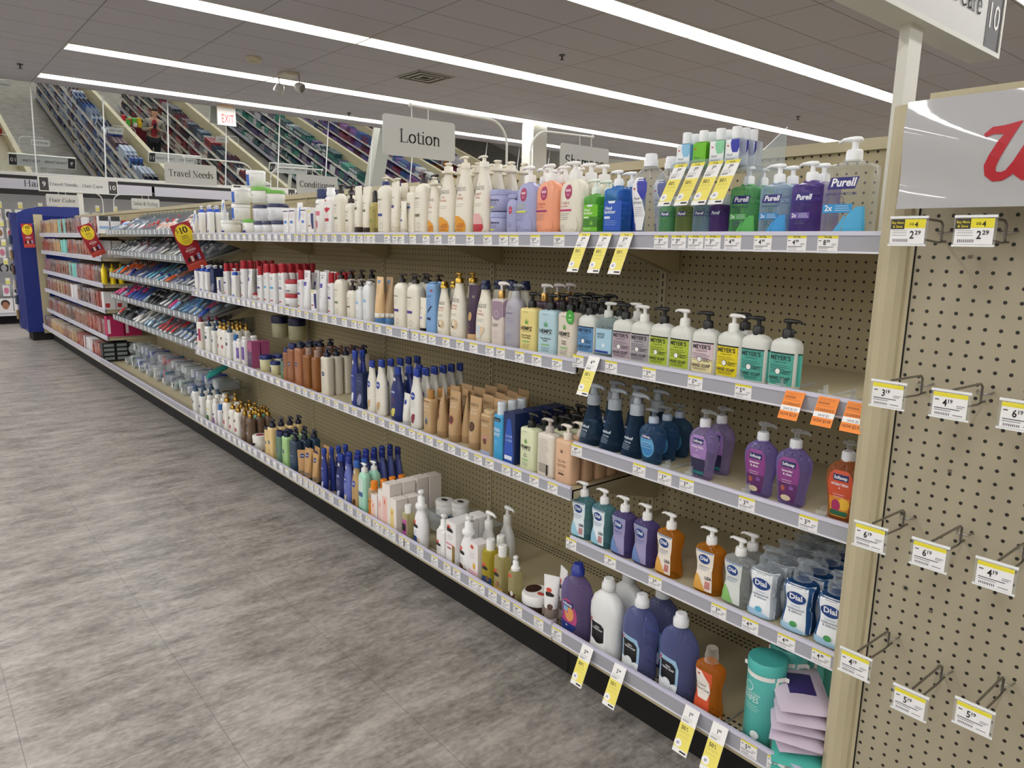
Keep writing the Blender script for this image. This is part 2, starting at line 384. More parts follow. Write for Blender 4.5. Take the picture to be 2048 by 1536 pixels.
def closure(kind, z, r, h, c, c2=None, yaw=0):
    """pump, cap, flip, spray, foam head ... standing on the neck at height z; h total height"""
    mb = MB(); c2 = c2 or c; m, m2 = M(c), M(c2)
    if kind == 'cap': mb.loft([sup(r*q, r*q, z+h*t, 2, 18) for t, q in ((-.12, 1), (.85, 1), (.97, .95), (1, .85))], m)
    elif kind == 'ovalcap': mb.loft([sup(r*q, r*.62*q, z+h*t, 2.4, 18) for t, q in ((-.08, 1), (.85, 1), (.97, .94), (1, .85))], m)
    elif kind == 'flip':
        mb.loft([sup(r*q, r*q, z+h*t, 2, 18) for t, q in ((-.1, 1.1), (.45, 1.08), (.46, .95), (.9, .93), (1, .8))], m)
    elif kind == 'pushdown':                          # locked pump: collar, cylinder, mushroom head
        mb.loft([sup(r*q, r*q, z+h*t, 2, 18) for t, q in ((-.1, 1.5), (.05, 1.55), (.16, 1.45), (.18, 1.0), (.62, .95), (.63, .5), (.76, .5), (.78, .8), (.93, .88), (1, .6))], m)
    elif kind in ('pump', 'foam', 'spray'):
        cr = r*1.0; k = 1.25 if kind == 'foam' else 1
        mb.loft([sup(cr*q, cr*q, z+h*t, 2, 18) for t, q in ((-.06, 1), (.36, .97), (.44, .8))], m)
        if kind != 'spray': mb.loft([sup(r*q, r*q, z+h*t, 2, 12) for t, q in ((.42, .42 if kind == 'pump' else .6), (.62, .38 if kind == 'pump' else .55), (.78, .42))], m2)
        ca, sa = math.cos(yaw), math.sin(yaw); L = (.034 if kind == 'pump' else .03)*(h/.045)**.5*k
        if kind == 'spray':
            mb.loft([sup(r*q, r*q, z+h*t, 2.4, 14) for t, q in ((.42, .75), (.86, .72), (1, .5))], m2); L = .0
        else:
            hb = r*.62; st = []
            for u, wd, zt, zb in ((-.42, .35, .90, .80), (-.3, .8, .98, .74), (0, 1, 1.0, .72), (.35, .8, .99, .76), (.75, .55, .96, .80), (1, .42, .86, .72)):
                ww = hb*wd; ring = []
                for q in range(10):
                    a = 2*PI*q/10; lx = u*L; ly = ww*math.cos(a); lz = z+h*((zt+zb)/2+(zt-zb)/2*math.sin(a))
                    ring.append((lx*ca-ly*sa, lx*sa+ly*ca, lz))
                st.append(ring)
            mb.loft(st, m2)
    elif kind == 'handcap': mb.loft([sup(r*q, r*q, z+h*t, 2, 18) for t, q in ((-.1, 1), (.5, 1), (.55, .8), (.95, .75), (1, .6))], m)
    return mb
KINDS = {}
def kind(key, name, cat, prof, w, d, h, body, cap=None, ops=(), extra=None, desc='', short='', capf=.14, level=None):
    KINDS[key] = dict(name=name, cat=cat, prof=prof, w=w, d=d, h=h, body=body, cap=cap, ops=ops, desc=desc, short=short or desc, capf=capf, extra=extra, level=level, data=None)
def kdata(key):
    K = KINDS[key]
    if K['data']: return K['data']
    parts = []; w, d, h = K['w'], K['d'], K['h']
    if K['prof'] == 'tube': B = Tube(w, d, h, K['capf'])
    elif K['prof'] == 'box': B = BoxB(w, d, h)
    else: B = Body(K['prof'], w, d, h)
    mb = MB()
    if K['level']:                                   # clear bottle filled up to a level: liquid below, empty clear shell above
        B.mesh(mb, M(K['body']))
    else: B.mesh(mb, M(K['body']))
    parts.append(('tube_body' if K['prof'] == 'tube' else 'carton' if K['prof'] == 'box' else 'body', mb.data(key+' body')))
    if K['prof'] == 'tube':
        c = MB(); cc = K['cap'] or ('cap', 'p:EEEEEE'); c.loft([sup(w*.36*q, max(d/2*.98, w*.2)*q, h*K['capf']*t, 2.3, 18) for t, q in ((0, .92), (.08, 1), (1, 1.0))], M(cc[1])); parts.append(('cap', c.data(key+' cap')))
    elif K['cap']:
        ck = K['cap']; nm = {'pump': 'pump', 'foam': 'foam_pump', 'spray': 'spray_pump', 'pushdown': 'pump'}.get(ck[0], 'cap' if K['prof'] not in ('jar', 'wipes') else 'lid')
        if nm == 'lid':
            c = MB(); hh = ck[2]; c.loft([sup(w/2*q, d/2*q, h+hh*t, 2, 24) for t, q in ((-.02, 1.03), (.8, 1.03), (1, .96))], M(ck[1]))
            if len(ck) > 3:
                fn = lambda x, z: (x, z, h+hh+.0005)
                for op in ck[3]:
                    if op[0] == 'e': c.add([fn(op[1]*w/2+op[3]*w/2*math.cos(q*PI/10), op[2]*w/2+op[4]*w/2*math.sin(q*PI/10)) for q in range(20)], [tuple(range(20))], M(op[5]))
            parts.append(('lid', c.data(key+' lid')))
        else:
            parts.append((nm, closure(ck[0], h, ck[2], ck[3], ck[1], ck[4] if len(ck) > 4 else None, math.radians(ck[5]) if len(ck) > 5 else 0).data(key+' '+nm)))
    if K['ops']: parts.append(('label', decals(B, K['ops']).data(key+' label')))
    if K['extra']: parts += K['extra'](B)
    K['data'] = parts
    return parts
def top_of(key):
    K = KINDS[key]; h = K['h']
    if K['cap'] and K['prof'] != 'tube': h += K['cap'][2] if K['prof'] in ('jar', 'wipes') else K['cap'][3]
    return h
def product(key, x, y, z, label, group=None, rz=-90, scale=1, tilt=None):
    K = KINDS[key]
    t = thing(K['name'], label, K['cat'], (x, y, z), math.radians(rz), group)
    if scale != 1: t.scale = (scale,)*3
    if tilt: t.rotation_euler = (math.radians(tilt[0]), math.radians(tilt[1]), math.radians(rz))
    for nm, da in kdata(key): link(nm, da, t)
    return t
# ================================================================ room shell
XW0, XW1, YN, YB = -12.0, 24.0, -7.5, 14.75
n = NT('grey stone look vinyl floor', .34)
x, y, z = n.sep()
sv = n.scaled((1.0, 2.3, 1))
v = n.math('ADD', n.math('MULTIPLY', n.noise(3.2, 3, .5, sv), .5), n.math('MULTIPLY', n.noise(11, 6, .65, sv), .5))
v = n.math('ADD', n.math('MULTIPLY', v, .72), n.math('MULTIPLY', n.noise(38, 4, .6, n.scaled((1, 1.8, 1))), .28))
vv = n.n('MapRange', {0: v, 1: .40, 2: .60, 3: 0.0, 4: 1.0}).outputs[0]
FBASE = n.mix(vv, lin('726C66'), lin('B3ACA4'))
ln = n.math('MAXIMUM', near_line(n, x, .4572, .586, .0011), near_line(n, y, .4572, 2.005, .0011))
n.col(n.mix(n.math('MULTIPLY', ln, .55), FBASE, lin('4A4540')))
n.b.inputs['Roughness'].default_value = .33
FLOORM = n.m
b = MB(); b.box(XW0, XW1, YN, YB, -.1, 0, FLOORM); struct(b.build('floor'))
n = NT('white lay-in ceiling tiles', .9); x, y, z = n.sep()
p = n.math('FLOORED_MODULO', n.math('SUBTRACT', y, 4.87), 2.66)
ly = n.math('MAXIMUM', near_line(n, p, .59, .302, .006), near_line(n, p, 2.66, 0, .006))
lx = near_line(n, x, 1.219, 1.80, .006)
c = n.mix(n.math('MULTIPLY', n.noise(40, 4), .3), lin('BDBAC0'), lin('A7A4AA'))
c = n.mix(n.math('MULTIPLY', n.ramp(n.noise(.9, 2), [(.55, (0, 0, 0, 1)), (.7, (1, 1, 1, 1))]), .12), c, lin('B09484'))
n.col(n.mix(n.math('MULTIPLY', n.math('MAXIMUM', lx, ly), .75), c, lin('6B645D')))
b = MB(); b.box(XW0, XW1, YN, YB, CZ+.002, CZ+.1, n.m); struct(b.build('ceiling'))
def wallm(name, h): n = NT(name, .8); n.col(n.mix(n.math('MULTIPLY', n.noise(2), .3), lin(h), tuple(v*.85 for v in lin(h)[:3])+(1,))); return n.m
WM = wallm('painted store wall', 'C9C3B8')
for nm, r in (('wall_back', (XW0, XW1, YB, YB+.1)), ('wall_near', (XW0, XW1, YN-.1, YN)), ('wall_left', (XW0-.1, XW0, YN, YB)), ('wall_right', (XW1, XW1+.1, YN, YB))):
    b = MB(); b.box(*r, 0, CZ+.1, WM); struct(b.build(nm))
# white square column between ceiling and floor
t = MB(); t.box(9.03, 9.36, 10.25, 10.56, 0, CZ, wallm('painted column', 'DAD7CE')); struct(t.build('trim_1'))
# ---------------------------------------------------------------- leaning mirrors over the back wall
mm = NT('mirror glass', .0); mm.b.inputs['Metallic'].default_value = 1; mm.b.inputs['Base Color'].default_value = (.60, .63, .62, 1); mm.b.inputs['Roughness'].default_value = 0
TI = math.radians(10.6); MT = Vector((0, 13.1, CZ)); MH = 1.29
def onm(x, s, d=0):  # point on the mirror plane: s metres down from the top, d in front
    return (x, MT.y+s*math.sin(TI)-d*math.cos(TI), MT.z-s*math.cos(TI)-d*math.sin(TI))
seams = [-11.6+.935*i for i in range(38)]
off = 1.79-seams[14]; seams = [s+off for s in seams]
for i in range(len(seams)-1):
    x0, x1 = seams[i], seams[i+1]
    if x1 > XW1-.2 or x0 < XW0: continue
    vis = 0.2 < x1 < 16
    t = thing('wall_mirror', 'tall mirror panel leaning out above the back wall display', 'mirror', (0, 0, 0), 0, 'mirror panels leaning out along the top of the back wall')
    g = MB(); a = [onm(x0+.008, .0), onm(x1-.008, .0), onm(x1-.008, MH), onm(x0+.008, MH)]
    bk = [onm(x0+.008, .0, -.006), onm(x1-.008, .0, -.006), onm(x1-.008, MH, -.006), onm(x0+.008, MH, -.006)]
    g.add(a+bk, [(0, 1, 2, 3), (7, 6, 5, 4), (0, 4, 5, 1), (2, 6, 7, 3), (1, 5, 6, 2), (3, 7, 4, 0)], mm.m); g.build('mirror_glass', t)
    g = MB(); q = [onm(x1-.009, 0, .004), onm(x1+.009, 0, .004), onm(x1+.009, MH, .004), onm(x1-.009, MH, .004)]
    g.add(q+[(v[0], v[1]+.02, v[2]) for v in q], [(0, 1, 2, 3), (0, 3, 7, 4), (1, 5, 6, 2)], 'p:C9CBC9'); g.build('mirror_trim', t)
# ledge under the mirrors, dark reveal, fascia with department names
def yb(s): return MT.y+s*math.sin(TI)
ZL = MT.z-MH*math.cos(TI)
b = MB(); b.box(XW0, XW1, yb(MH)-.05, YB, ZL-.045, ZL-.002, 'p:B9B6B0'); b.box(XW0, XW1, 13.26, YB, ZL-.10, ZL-.045, 'd:15120F')
struct(b.build('trim_2'))
b = MB(); b.box(XW0, XW1, 13.30, 13.32, 2.06, 2.11, 'd:15120F'); struct(b.build('trim_3'))
# fascia panels with department names, lamp strip tucked behind them, display wall below
FZ0, FZ1, FY = H+.685, H+.835, 13.24
b = MB(); b.box(XW0, XW1, 13.245, 13.30, 2.0, FZ0, 'd:15120F'); b.box(XW0, XW1, 13.30, YB, 2.10, 2.12, 'p:C9C7C4'); struct(b.build('trim_4'))
def fascia(x0, x1, words, lab):
    t = thing('department_sign', lab, 'sign', (0, FY, 0), 0, 'long department name signs along the back wall')
    a = MB(); a.box(x0+.006, x1-.006, 0, .02, FZ0, FZ1, 'p:A8A5AC'); a.build('sign_panel', t)
    if words:
        m = MB()
        for s, x in words: put_text(m, s, .088, 'l:2A2628', lambda u, v: (u, -.002, v), x, FZ0+.045, font='serif', align='l')
        m.build('sign_lettering', t)
fascia(-1.05, 3.37, [('mes', .975), ('Hair Care', 1.60)], 'grey department sign on the back wall reading Hair Care')
fascia(3.40, 4.75, [], 'blank grey department sign panel right of the Hair Care one')
fascia(-5.4, -1.08, [], 'blank grey department sign panel on the left of the back wall')
fascia(4.78, 12, [], 'long blank grey department sign panel behind the lotion shelves')
t = thing('canopy_light', 'white strip lamp under the back wall fascia', 'light', (0, 0, 0)); b = MB()
b.box(-5, 12, 13.45, 13.52, 2.08, 2.10, 'e:FFFDF6:9'); b.build('lamp_tube', t)
# peg wall, base deck and black kick of the back wall display
b = MB(); b.box(-5.4, 12, 14.30, 14.34, .2, 2.10, peg_material('pale grey slatted display wall', 'B4B4B6', .01, .01, 'x'))
b.box(-5.4, 12, 14.18, 14.70, 0, .14, 'd:121012'); b.box(-5.4, 12, 13.98, 14.7, .14, .19, 'p:C3C1C8')
b.box(-5.4, 12, 13.97, 13.985, .19, .215, 'p:D8D6DE')
tag(b.build('display_wall'), 'long pale wall display unit with pegboard and black kick at the back of the store', 'shelving')
# ================================================================ main gondola
XB, XR, XL, XBL = 1.958, 1.5033, 1.514, 1.451
Y0 = 1.504; S_ = .9144
SH = dict(T=H+.042, B=H-.304, b=H-.326, C=H-.575, c=H-.721, D=H-.877, E=H-1.15)       # tops of the price rails
DK = {k: v-.014 for k, v in SH.items()}; DK['E'] = H-1.195; DK['T'] = SH['T']-.004                         # heights of the shelf decks
_p = ray(1695.9, 504.3); _p = _p*(XB/_p.x)
PEG = peg_material('cream pegboard', 'B2A583', _p.y, _p.z+H)
PEGR = peg_material('cream pegboard of the end panel', 'ABA189', .5324, H+.0183)
n = NT('cream enamelled steel', .42)
n.col(n.mix(n.math('MULTIPLY', n.noise(6, 5), .35), lin('C0B596'), lin('ADA17E'))); CREAM = n.m
n = NT('cream perforated base deck', .45); x, y, z = n.sep()
def cellf(v, o, per):
    t = n.math('FLOORED_MODULO', n.math('SUBTRACT', v, o-per/2), per); return n.math('ABSOLUTE', n.math('SUBTRACT', t, per/2))
hole = n.math('MULTIPLY', n.math('LESS_THAN', cellf(x, XBL+.045, .02), .0042), n.math('LESS_THAN', cellf(y, 0, .0165), .0048))
band = n.math('MAXIMUM', n.math('LESS_THAN', n.math('ABSOLUTE', n.math('SUBTRACT', x, XBL+.065)), .03), n.math('LESS_THAN', n.math('ABSOLUTE', n.math('SUBTRACT', x, XB-.06)), .03))
n.col(n.mix(n.math('MULTIPLY', hole, band), n.mix(n.math('MULTIPLY', n.noise(4, 4), .5), lin('BDB190'), lin('A89C7A')), (.015, .012, .01, 1))); DECKM = n.m
g = thing('shelving_gondola', 'long cream double sided store shelving unit with pegboard back', 'shelving', (XB, Y0, 0))
def loc(mb, name, parent=g):
    ox = Vector(parent.location); mb.v = [tuple(Vector(v)-ox) for v in mb.v]
    o = mb.build(name, parent); return o
def world_obj(mb, name, parent):            # mesh kept in world coordinates so that world based patterns line up
    o = mb.build(name, parent); o.matrix_parent_inverse = Matrix.Translation(parent.location).inverted(); return o
NS = 11
for k in range(-1, NS):
    ya = Y0+.046+S_*k; yb_ = ya+S_
    if k == -1: ya = .60
    m = MB(); m.box(XB, XB+.012, ya+.012, yb_-.012, .19, H+.262, PEG); world_obj(m, 'back_panel', g)
    m = MB(); m.box(XB+.05, XB+.062, ya+.012, yb_-.012, .19, H+.262, PEG); world_obj(m, 'back_panel', g)
    m = MB(); m.box(XBL+.004, XB, ya-.04 if k > -1 else .60, yb_-.044, DK['E']-.02, DK['E'], DECKM); world_obj(m, 'base_deck', g)
    m = MB(); m.box(1.57, 1.585, (ya if k > -1 else .60)-.001, yb_-.004, 0, DK['E']-.022, 'd:0B0A0B'); m.box(XBL+.03, 1.57, (ya if k > -1 else .60)-.001, yb_-.004, DK['E']-.03, DK['E']-.022, 'd:0B0A0B'); world_obj(m, 'kick_plate', g)
    # price rail of the base
    m = MB(); y_a = (Y0+S_*k if k > -1 else .645)+.003; y_b = Y0+S_*(k+1)-.003
    RZ = SH['E']
    m.box(XBL, XBL+.006, y_a, y_b, RZ-.052, RZ, 'p:C2BFD0' if k < 4 else 'p:A5A3BE'); m.box(XBL-.003, XBL, y_a, y_b, RZ-.009, RZ, 'p:CFCBE0'); m.box(XBL-.002, XBL, y_a, y_b, RZ-.052, RZ-.048, 'p:E2E1EA')
    m.box(XBL-.0006, XBL, y_a, y_b, RZ-.047, RZ-.0095, 'p:A2A2AA'); m.box(XBL+.004, XBL+.008, y_a, y_b, RZ-.05, RZ-.012, CREAM); world_obj(m, 'price_rail', g)
for k in range(-1, NS+1):
    yc = Y0+.046+S_*k
    if k == -1: yc = .612
    m = MB(); m.box(XB-.004, XB+.07, yc-.0135, yc+.0135, 0, H+.262, CREAM)
    z = .25
    while z < H+.24: m.box(XB-.0046, XB-.0035, yc-.0022, yc+.0022, z, z+.016, 'd:0D0B09'); z += .0254
    world_obj(m, 'upright', g)
m = MB()
for k in range(-1, NS):
    ya = Y0+.046+S_*k if k > -1 else .60
    m.box(XB-.012, XB+.074, ya+.001, Y0+.046+S_*(k+1)-.001, H+.258, H+.287, CREAM)
world_obj(m, 'top_rail', g)
YE = Y0+.046+S_*NS
# shelves
def rail(m, x, ya, yb_, rz, hue='p:C7C5D3'):
    m.box(x, x+.005, ya, yb_, rz-.045, rz, hue); m.box(x-.003, x, ya, yb_, rz-.009, rz, 'p:D3D1E2')
    m.box(x-.0006, x, ya, yb_, rz-.041, rz-.0095, 'p:A6A6AE'); m.box(x-.002, x, ya, yb_, rz-.045, rz-.041, 'p:E4E3EA')
def shelf(k, code, zt, lab, x=XL, hue='p:C7C5D3'):
    ya = (Y0+S_*k if k > -1 else .657)+.003; yb_ = Y0+S_*(k+1)-.003; dk = zt-.014 if zt < H else zt-.004
    t = thing('shelf', lab, 'shelf', (x, ya, dk-.03), 0, None)
    m = MB(); m.box(x+.006, XB-.002, ya, yb_, dk-.004, dk, CREAM)
    m.box(x+.006, x+.012, ya, yb_, dk-.028, dk-.004, CREAM); m.box(x+.006, XB-.002, ya, ya+.002, dk-.03, dk, CREAM); m.box(x+.006, XB-.002, yb_-.002, yb_, dk-.03, dk, CREAM)
    world_obj(m, 'shelf_deck', t)
    m = MB(); rail(m, x, ya, yb_, zt, hue); world_obj(m, 'price_rail', t)
    for yy in (ya+.012, yb_-.012):
        m = MB(); m.prism([(x+.17, dk-.03), (XB-.004, dk-.03), (XB-.004, dk-.115), (XB-.02, dk-.115), (x+.17, dk-.045)], yy-.0016, yy+.0016, CREAM, axis='y'); world_obj(m, 'bracket', t)
    return t
ordn = ['first', 'second', 'third', 'fourth', 'fifth']
for k in range(0, 4):
    shelf(k, 'T', SH['T'], 'top cream shelf of lotions in the %s bay beyond the hand soap bay' % ordn[k])
    shelf(k, 'b', SH['b'], 'upper middle cream shelf of lotions in the %s bay beyond the hand soap bay' % ordn[k])
    shelf(k, 'c', SH['c'], 'lower middle cream shelf of lotions in the %s bay beyond the hand soap bay' % ordn[k])
shelf(-1, 'T', SH['T'], 'top cream shelf holding hand sanitizer in the bay beside the end panel')
shelf(-1, 'B', SH['B'], 'cream shelf holding the grey hand soap bottles with coloured wraps')
shelf(-1, 'C', SH['C'], 'cream shelf of blue and purple pump soaps in the hand soap bay')
shelf(-1, 'D', SH['D'], 'lowest raised cream shelf of pump soaps in the hand soap bay')
HZ = [H+.042, H-.178, H-.432, H-.675, H-.942]
for j, z in enumerate(HZ):
    for k in range(7, 11):
        shelf(k, 'h', z, '%s cream hair colour shelf counted down from the top, %s bay from the near side' % (ordn[j], ordn[k-7]), hue='p:A9A8C0')
for k in (4, 5, 6): pass
# ================================================================ end panel with hooks
XR = 1.5033
t = thing('end_panel', 'tall cream pegboard end panel with metal hooks at the near end of the shelving', 'panel', (XR, .6, 0))
m = MB(); m.box(XR, XR+.014, -1.6, .590, .1, H+.262, PEGR)
for yy, zz in ((.5324, 2), (.5324, 30)): pass
world_obj(m, 'peg_panel', t)
m = MB()                                     # rolled steel post with rounded front
prof = [(XR-.004, .592), (XR-.004, .600), (XR-.012, .602), (XR-.02, .612), (XR-.026, .627), (XR-.026, .640), (XR-.018, .652), (XR+.002, .658), (XR+.1, .658), (XR+.1, .592)]
m.prism(prof[::-1], 0, H+.272, CREAM, smooth=False); world_obj(m, 'post', t)
m = MB(); m.box(XR-.003, XR+.03, .5905, .5925, .1, H+.262, 'd:1A1510'); world_obj(m, 'seam', t)
m = MB(); m.box(XR-.006, XR+.03, -1.6, .596, H+.262, H+.29, CREAM); world_obj(m, 'cap_rail', t)
m = MB(); m.box(XR+.04, XR+.05, -1.6, .59, 0, .1, 'd:0B0A0B'); world_obj(m, 'kick_plate', t)
m = MB()                                     # torn label remnants and a rivet round single holes
for yv, zv in ((.497, -.0075), (.5085, .0425), (.497, .0425), (.482, -.41), (.482, -.70)):
    m.box(XR-.0012, XR+.001, yv-.004, yv+.003, H+zv, H+zv+.006, 'l:6E6456')
world_obj(m, 'torn_label', t)
m = MB(); m.add([(XR-.001, .5324+.0055*math.cos(a*PI/8)*(1 if r else .72), H-.6675-.127*0+.0055*math.sin(a*PI/8)*(1 if r else .72)) for a in range(16) for r in (0, 1)], [(2*a, (2*a+2) % 32, (2*a+3) % 32, 2*a+1) for a in range(16)], 'm:9A958A'); world_obj(m, 'rivet', t)
# acrylic sign holder with the red script letter
n = NT('glossy grey white acrylic', .06)
n.col(n.mix(n.math('MULTIPLY', n.noise(3), .4), lin('B9B9BA'), lin('A9A7A8')))
n.b.inputs['Coat Weight'].default_value = .6; n.b.inputs['Coat Roughness'].default_value = .02
ACR = n.m
XA = 1.405
t = thing('acrylic_sign', 'glossy pale acrylic sign with a red script letter atop the end panel', 'sign', (XA, .59, H+.17))
def acr(y, z):                               # slightly warped sheet
    u = (.59-y); v = (z-H-.17)
    return XA-.006*math.sin(u*14+.4)*math.cos(v*9)-.004*math.sin(v*38+u*9)
ny, nz = 60, 16; Y1 = -.9; z0, z1 = H+.078, H+.262
m = MB(); V = []; 
for a in range(ny+1):
    for b in range(nz+1):
        yy = .594+(Y1-.594)*(a/ny)**1.6; zz = z0+(z1-z0)*b/nz; V.append((acr(yy, zz), yy, zz))
nn = len(V); V2 = [(v[0]+.004, v[1], v[2]) for v in V]
Fc = [(a*(nz+1)+b, (a+1)*(nz+1)+b, (a+1)*(nz+1)+b+1, a*(nz+1)+b+1) for a in range(ny) for b in range(nz)]
m.add(V+V2, Fc+[tuple(nn+i for i in f[::-1]) for f in Fc], ACR, True)
for b in range(nz): m.add([V[b], V[b+1], V2[b+1], V2[b]], [(0, 1, 2, 3)], 'p:D5D6D8')
for a in range(ny):
    for b in (0, nz): i, j = a*(nz+1)+b, (a+1)*(nz+1)+b; m.add([V[i], V[j], V2[j], V2[i]], [(0, 1, 2, 3)], 'p:D5D6D8')
world_obj(m, 'acrylic_sheet', t)
# red script letter: a broad nib curve
m = MB()
pts = [(.463, .1915), (.452, .199), (.437, .199), (.424, .203), (.414, .211), (.426, .196), (.436, .178), (.446, .157), (.451, .143), (.450, .132), (.443, .126), (.433, .126), (.424, .131), (.414, .145), (.404, .165), (.396, .185), (.404, .160), (.410, .142), (.409, .132), (.402, .126), (.393, .128), (.382, .140), (.37, .165), (.36, .20)]
wd = [.003, .006, .007, .006, .001, .006, .008, .0085, .009, .0085, .008, .007, .006, .006, .006, .005, .007, .0085, .0085, .008, .007, .006, .005, .003]
L_, R_ = [], []
for i, (yy, zz) in enumerate(pts):
    a, b = pts[max(0, i-1)], pts[min(len(pts)-1, i+1)]; dy, dz = b[0]-a[0], b[1]-a[1]; l = math.hypot(dy, dz) or 1; ny_, nz_ = -dz/l, dy/l; w_ = wd[i]
    for S2, sg in ((L_, 1), (R_, -1)): y2, z2 = yy+sg*ny_*w_, H+zz+sg*nz_*w_; S2.append((acr(y2, z2)-.0012, y2, z2))
for i in range(len(pts)-1): m.add([L_[i], R_[i], R_[i+1], L_[i+1]], [(0, 1, 2, 3)], 'l:B5202C')
world_obj(m, 'red_letter', t)
# ---------------------------------------------------------------- price tags
def tag_mesh(price, w=.0445, h=.037, fsa=False, band='l:E9DC3C', blank=False):
    """white card with coloured strip, big price, small print. local: front -Y, width X, hangs down from z=0"""
    m = MB(); m.box(-w/2, w/2, 0, .0006, -h, 0, 'l:F1EFEF')
    f1 = lambda u, v: (u, -.0003, v); f2 = lambda u, v: (u, -.0005, v)
    if band: flat(m, f1, -w/2, -h*.17, w/2, 0, band)
    if fsa: put_text(m, 'FSA Elig', h*.1, 'l:3A372A', f2, 0, -h*.14, bold=1)
    if not blank:
        d, c = price.split('.')
        put_text(m, d, h*.3, 'l:1B1A1E', f2, -w*.08, -h*.55, bold=1, align='r', squeeze=.8)
        put_text(m, c, h*.16, 'l:1B1A1E', f2, -w*.05, -h*.41, bold=1, align='l', squeeze=.9)
        flat(m, f2, -w*.44, -h*.33, -w*.32, -h*.28, 'l:5A5A60'); flat(m, f2, w*.2, -h*.5, w*.44, -h*.47, 'l:8A8A90'); flat(m, f2, w*.2, -h*.57, w*.38, -h*.54, 'l:8A8A90')
    flat(m, f2, -w*.44, -h*.67, w*.3, -h*.635, 'l:55545C'); flat(m, f2, -w*.44, -h*.75, w*.05, -h*.725, 'l:77767C')
    for q in range(9): flat(m, f2, -w*.4+q*w*.05, -h*.93, -w*.4+q*w*.05+w*.02, -h*.83, 'l:3A393F')
    flat(m, f2, w*.12, -h*.9, w*.4, -h*.87, 'l:77767C')
    return m.data('price tag '+price)
TM = {}
def tagd(price, **k):
    key = (price, tuple(sorted(k.items())))
    if key not in TM: TM[key] = tag_mesh(price, **k)
    return TM[key]
def sale_mesh(price, w=.044, h=.118, fsa=True):
    m = MB(); m.box(-w/2, w/2, 0, .0006, -h, 0, 'l:F1EFEC'); f1 = lambda u, v: (u, -.0003, v); f2 = lambda u, v: (u, -.0005, v); Y_ = 'l:EFE06A'
    if fsa: flat(m, f1, -w/2, -h*.075, w/2, 0, 'l:EBDD55'); put_text(m, 'FSA Elig', .0036, 'l:3A372A', f2, 0, -h*.06, bold=1)
    d, c = price.split('.')
    put_text(m, d, .0115, 'l:1B1A1E', f2, -.002, -h*.2, bold=1, align='r', squeeze=.8); put_text(m, c, .006, 'l:1B1A1E', f2, -.001, -h*.155, bold=1, align='l')
    for z in (.235, .26, .29): flat(m, f2, -w*.4, -h*z-.0005, w*.2, -h*z, 'l:77767C')
    for q in range(7): flat(m, f2, -w*.38+q*w*.06, -h*.335, -w*.38+q*w*.06+w*.025, -h*.30, 'l:3A393F')
    flat(m, f1, -w/2, -h*.90, w/2, -h*.37, Y_)
    put_text(m, '50', .0095, 'l:22201A', f2, -.002, -h*.5, bold=1, align='r'); put_text(m, '%', .0045, 'l:22201A', f2, 0, -h*.46, bold=1, align='l'); put_text(m, 'OFF', .0028, 'l:22201A', f2, 0, -h*.5, bold=1, align='l')
    for z in (.54, .57, .64): flat(m, f2, -w*.36, -h*z-.0005, w*.3, -h*z, 'l:8E8644')
    m.add([f2(-w*.26+w*.25*math.cos(a*PI/10), -h*.80+h*.085*math.sin(a*PI/10)) for a in range(20)], [tuple(range(20))], 'l:F4F2EE')
    put_text(m, '$5', .006, 'l:4A3C86', lambda u, v: (u, -.0007, v), -w*.26, -h*.82, bold=1)
    flat(m, f2, -w*.02, -h*.965, w*.42, -h*.93, 'l:22201A')
    return m.data('sale tag '+price)
def clear_mesh(save, now, w=.046, h=.066):
    m = MB(); m.box(-w/2, w/2, 0, .0006, -h, 0, 'l:F58A1F'); f1 = lambda u, v: (u, -.0003, v); f2 = lambda u, v: (u, -.0005, v)
    flat(m, f1, -w/2, -h*.7, w/2, -h*.52, 'l:F4F2F0')
    for z in (.07, .13, .3): flat(m, f2, -w*.42, -h*z-.0005, w*.35, -h*z, 'l:8A4A12')
    for q in range(10): flat(m, f2, -w*.42+q*w*.055, -h*.25, -w*.42+q*w*.055+w*.025, -h*.18, 'l:5A2E0C')
    put_text(m, 'CLEARANCE', .0062, 'l:5A2408', f2, 0, -h*.49, fit=w*.84)
    put_text(m, 'SAVE '+save, .0058, 'l:2A2A2E', f2, 0, -h*.67, squeeze=.85); put_text(m, 'NOW '+now, .0075, 'l:5A2408', f2, 0, -h*.87, fit=w*.84)
    return m.data('clearance tag '+now)
def price_tag(px, code, price, lab, **k):
    X = (XBL if code == 'E' else XL)-.0012; z = SH[code]-.0085
    y = yat(px, X, z-.018)
    o = link('price_tag', tagd(price, **k), None, (X, y, z), -PI/2); tag(o, lab, 'price tag', 'price tags along the shelf edges'); return o
def sale_tag(px, code, price, lab, data=None, out=24, fsa=True, dz=0, X=None, roll=0):
    X = X or (XBL if code == 'E' else XL)-.0045; z = SH[code]-.004+dz
    y = yat(px, X, z-.02)
    key = ('sale', price, fsa)
    if data is None:
        if key not in TM: TM[key] = sale_mesh(price, fsa=fsa)
        data = TM[key]
    o = link('sale_tag', data, None, (X, y, z)); o.rotation_euler = (math.radians(-out), math.radians(roll), -PI/2)
    tag(o, lab, 'price tag', 'hanging sale tags'); return o
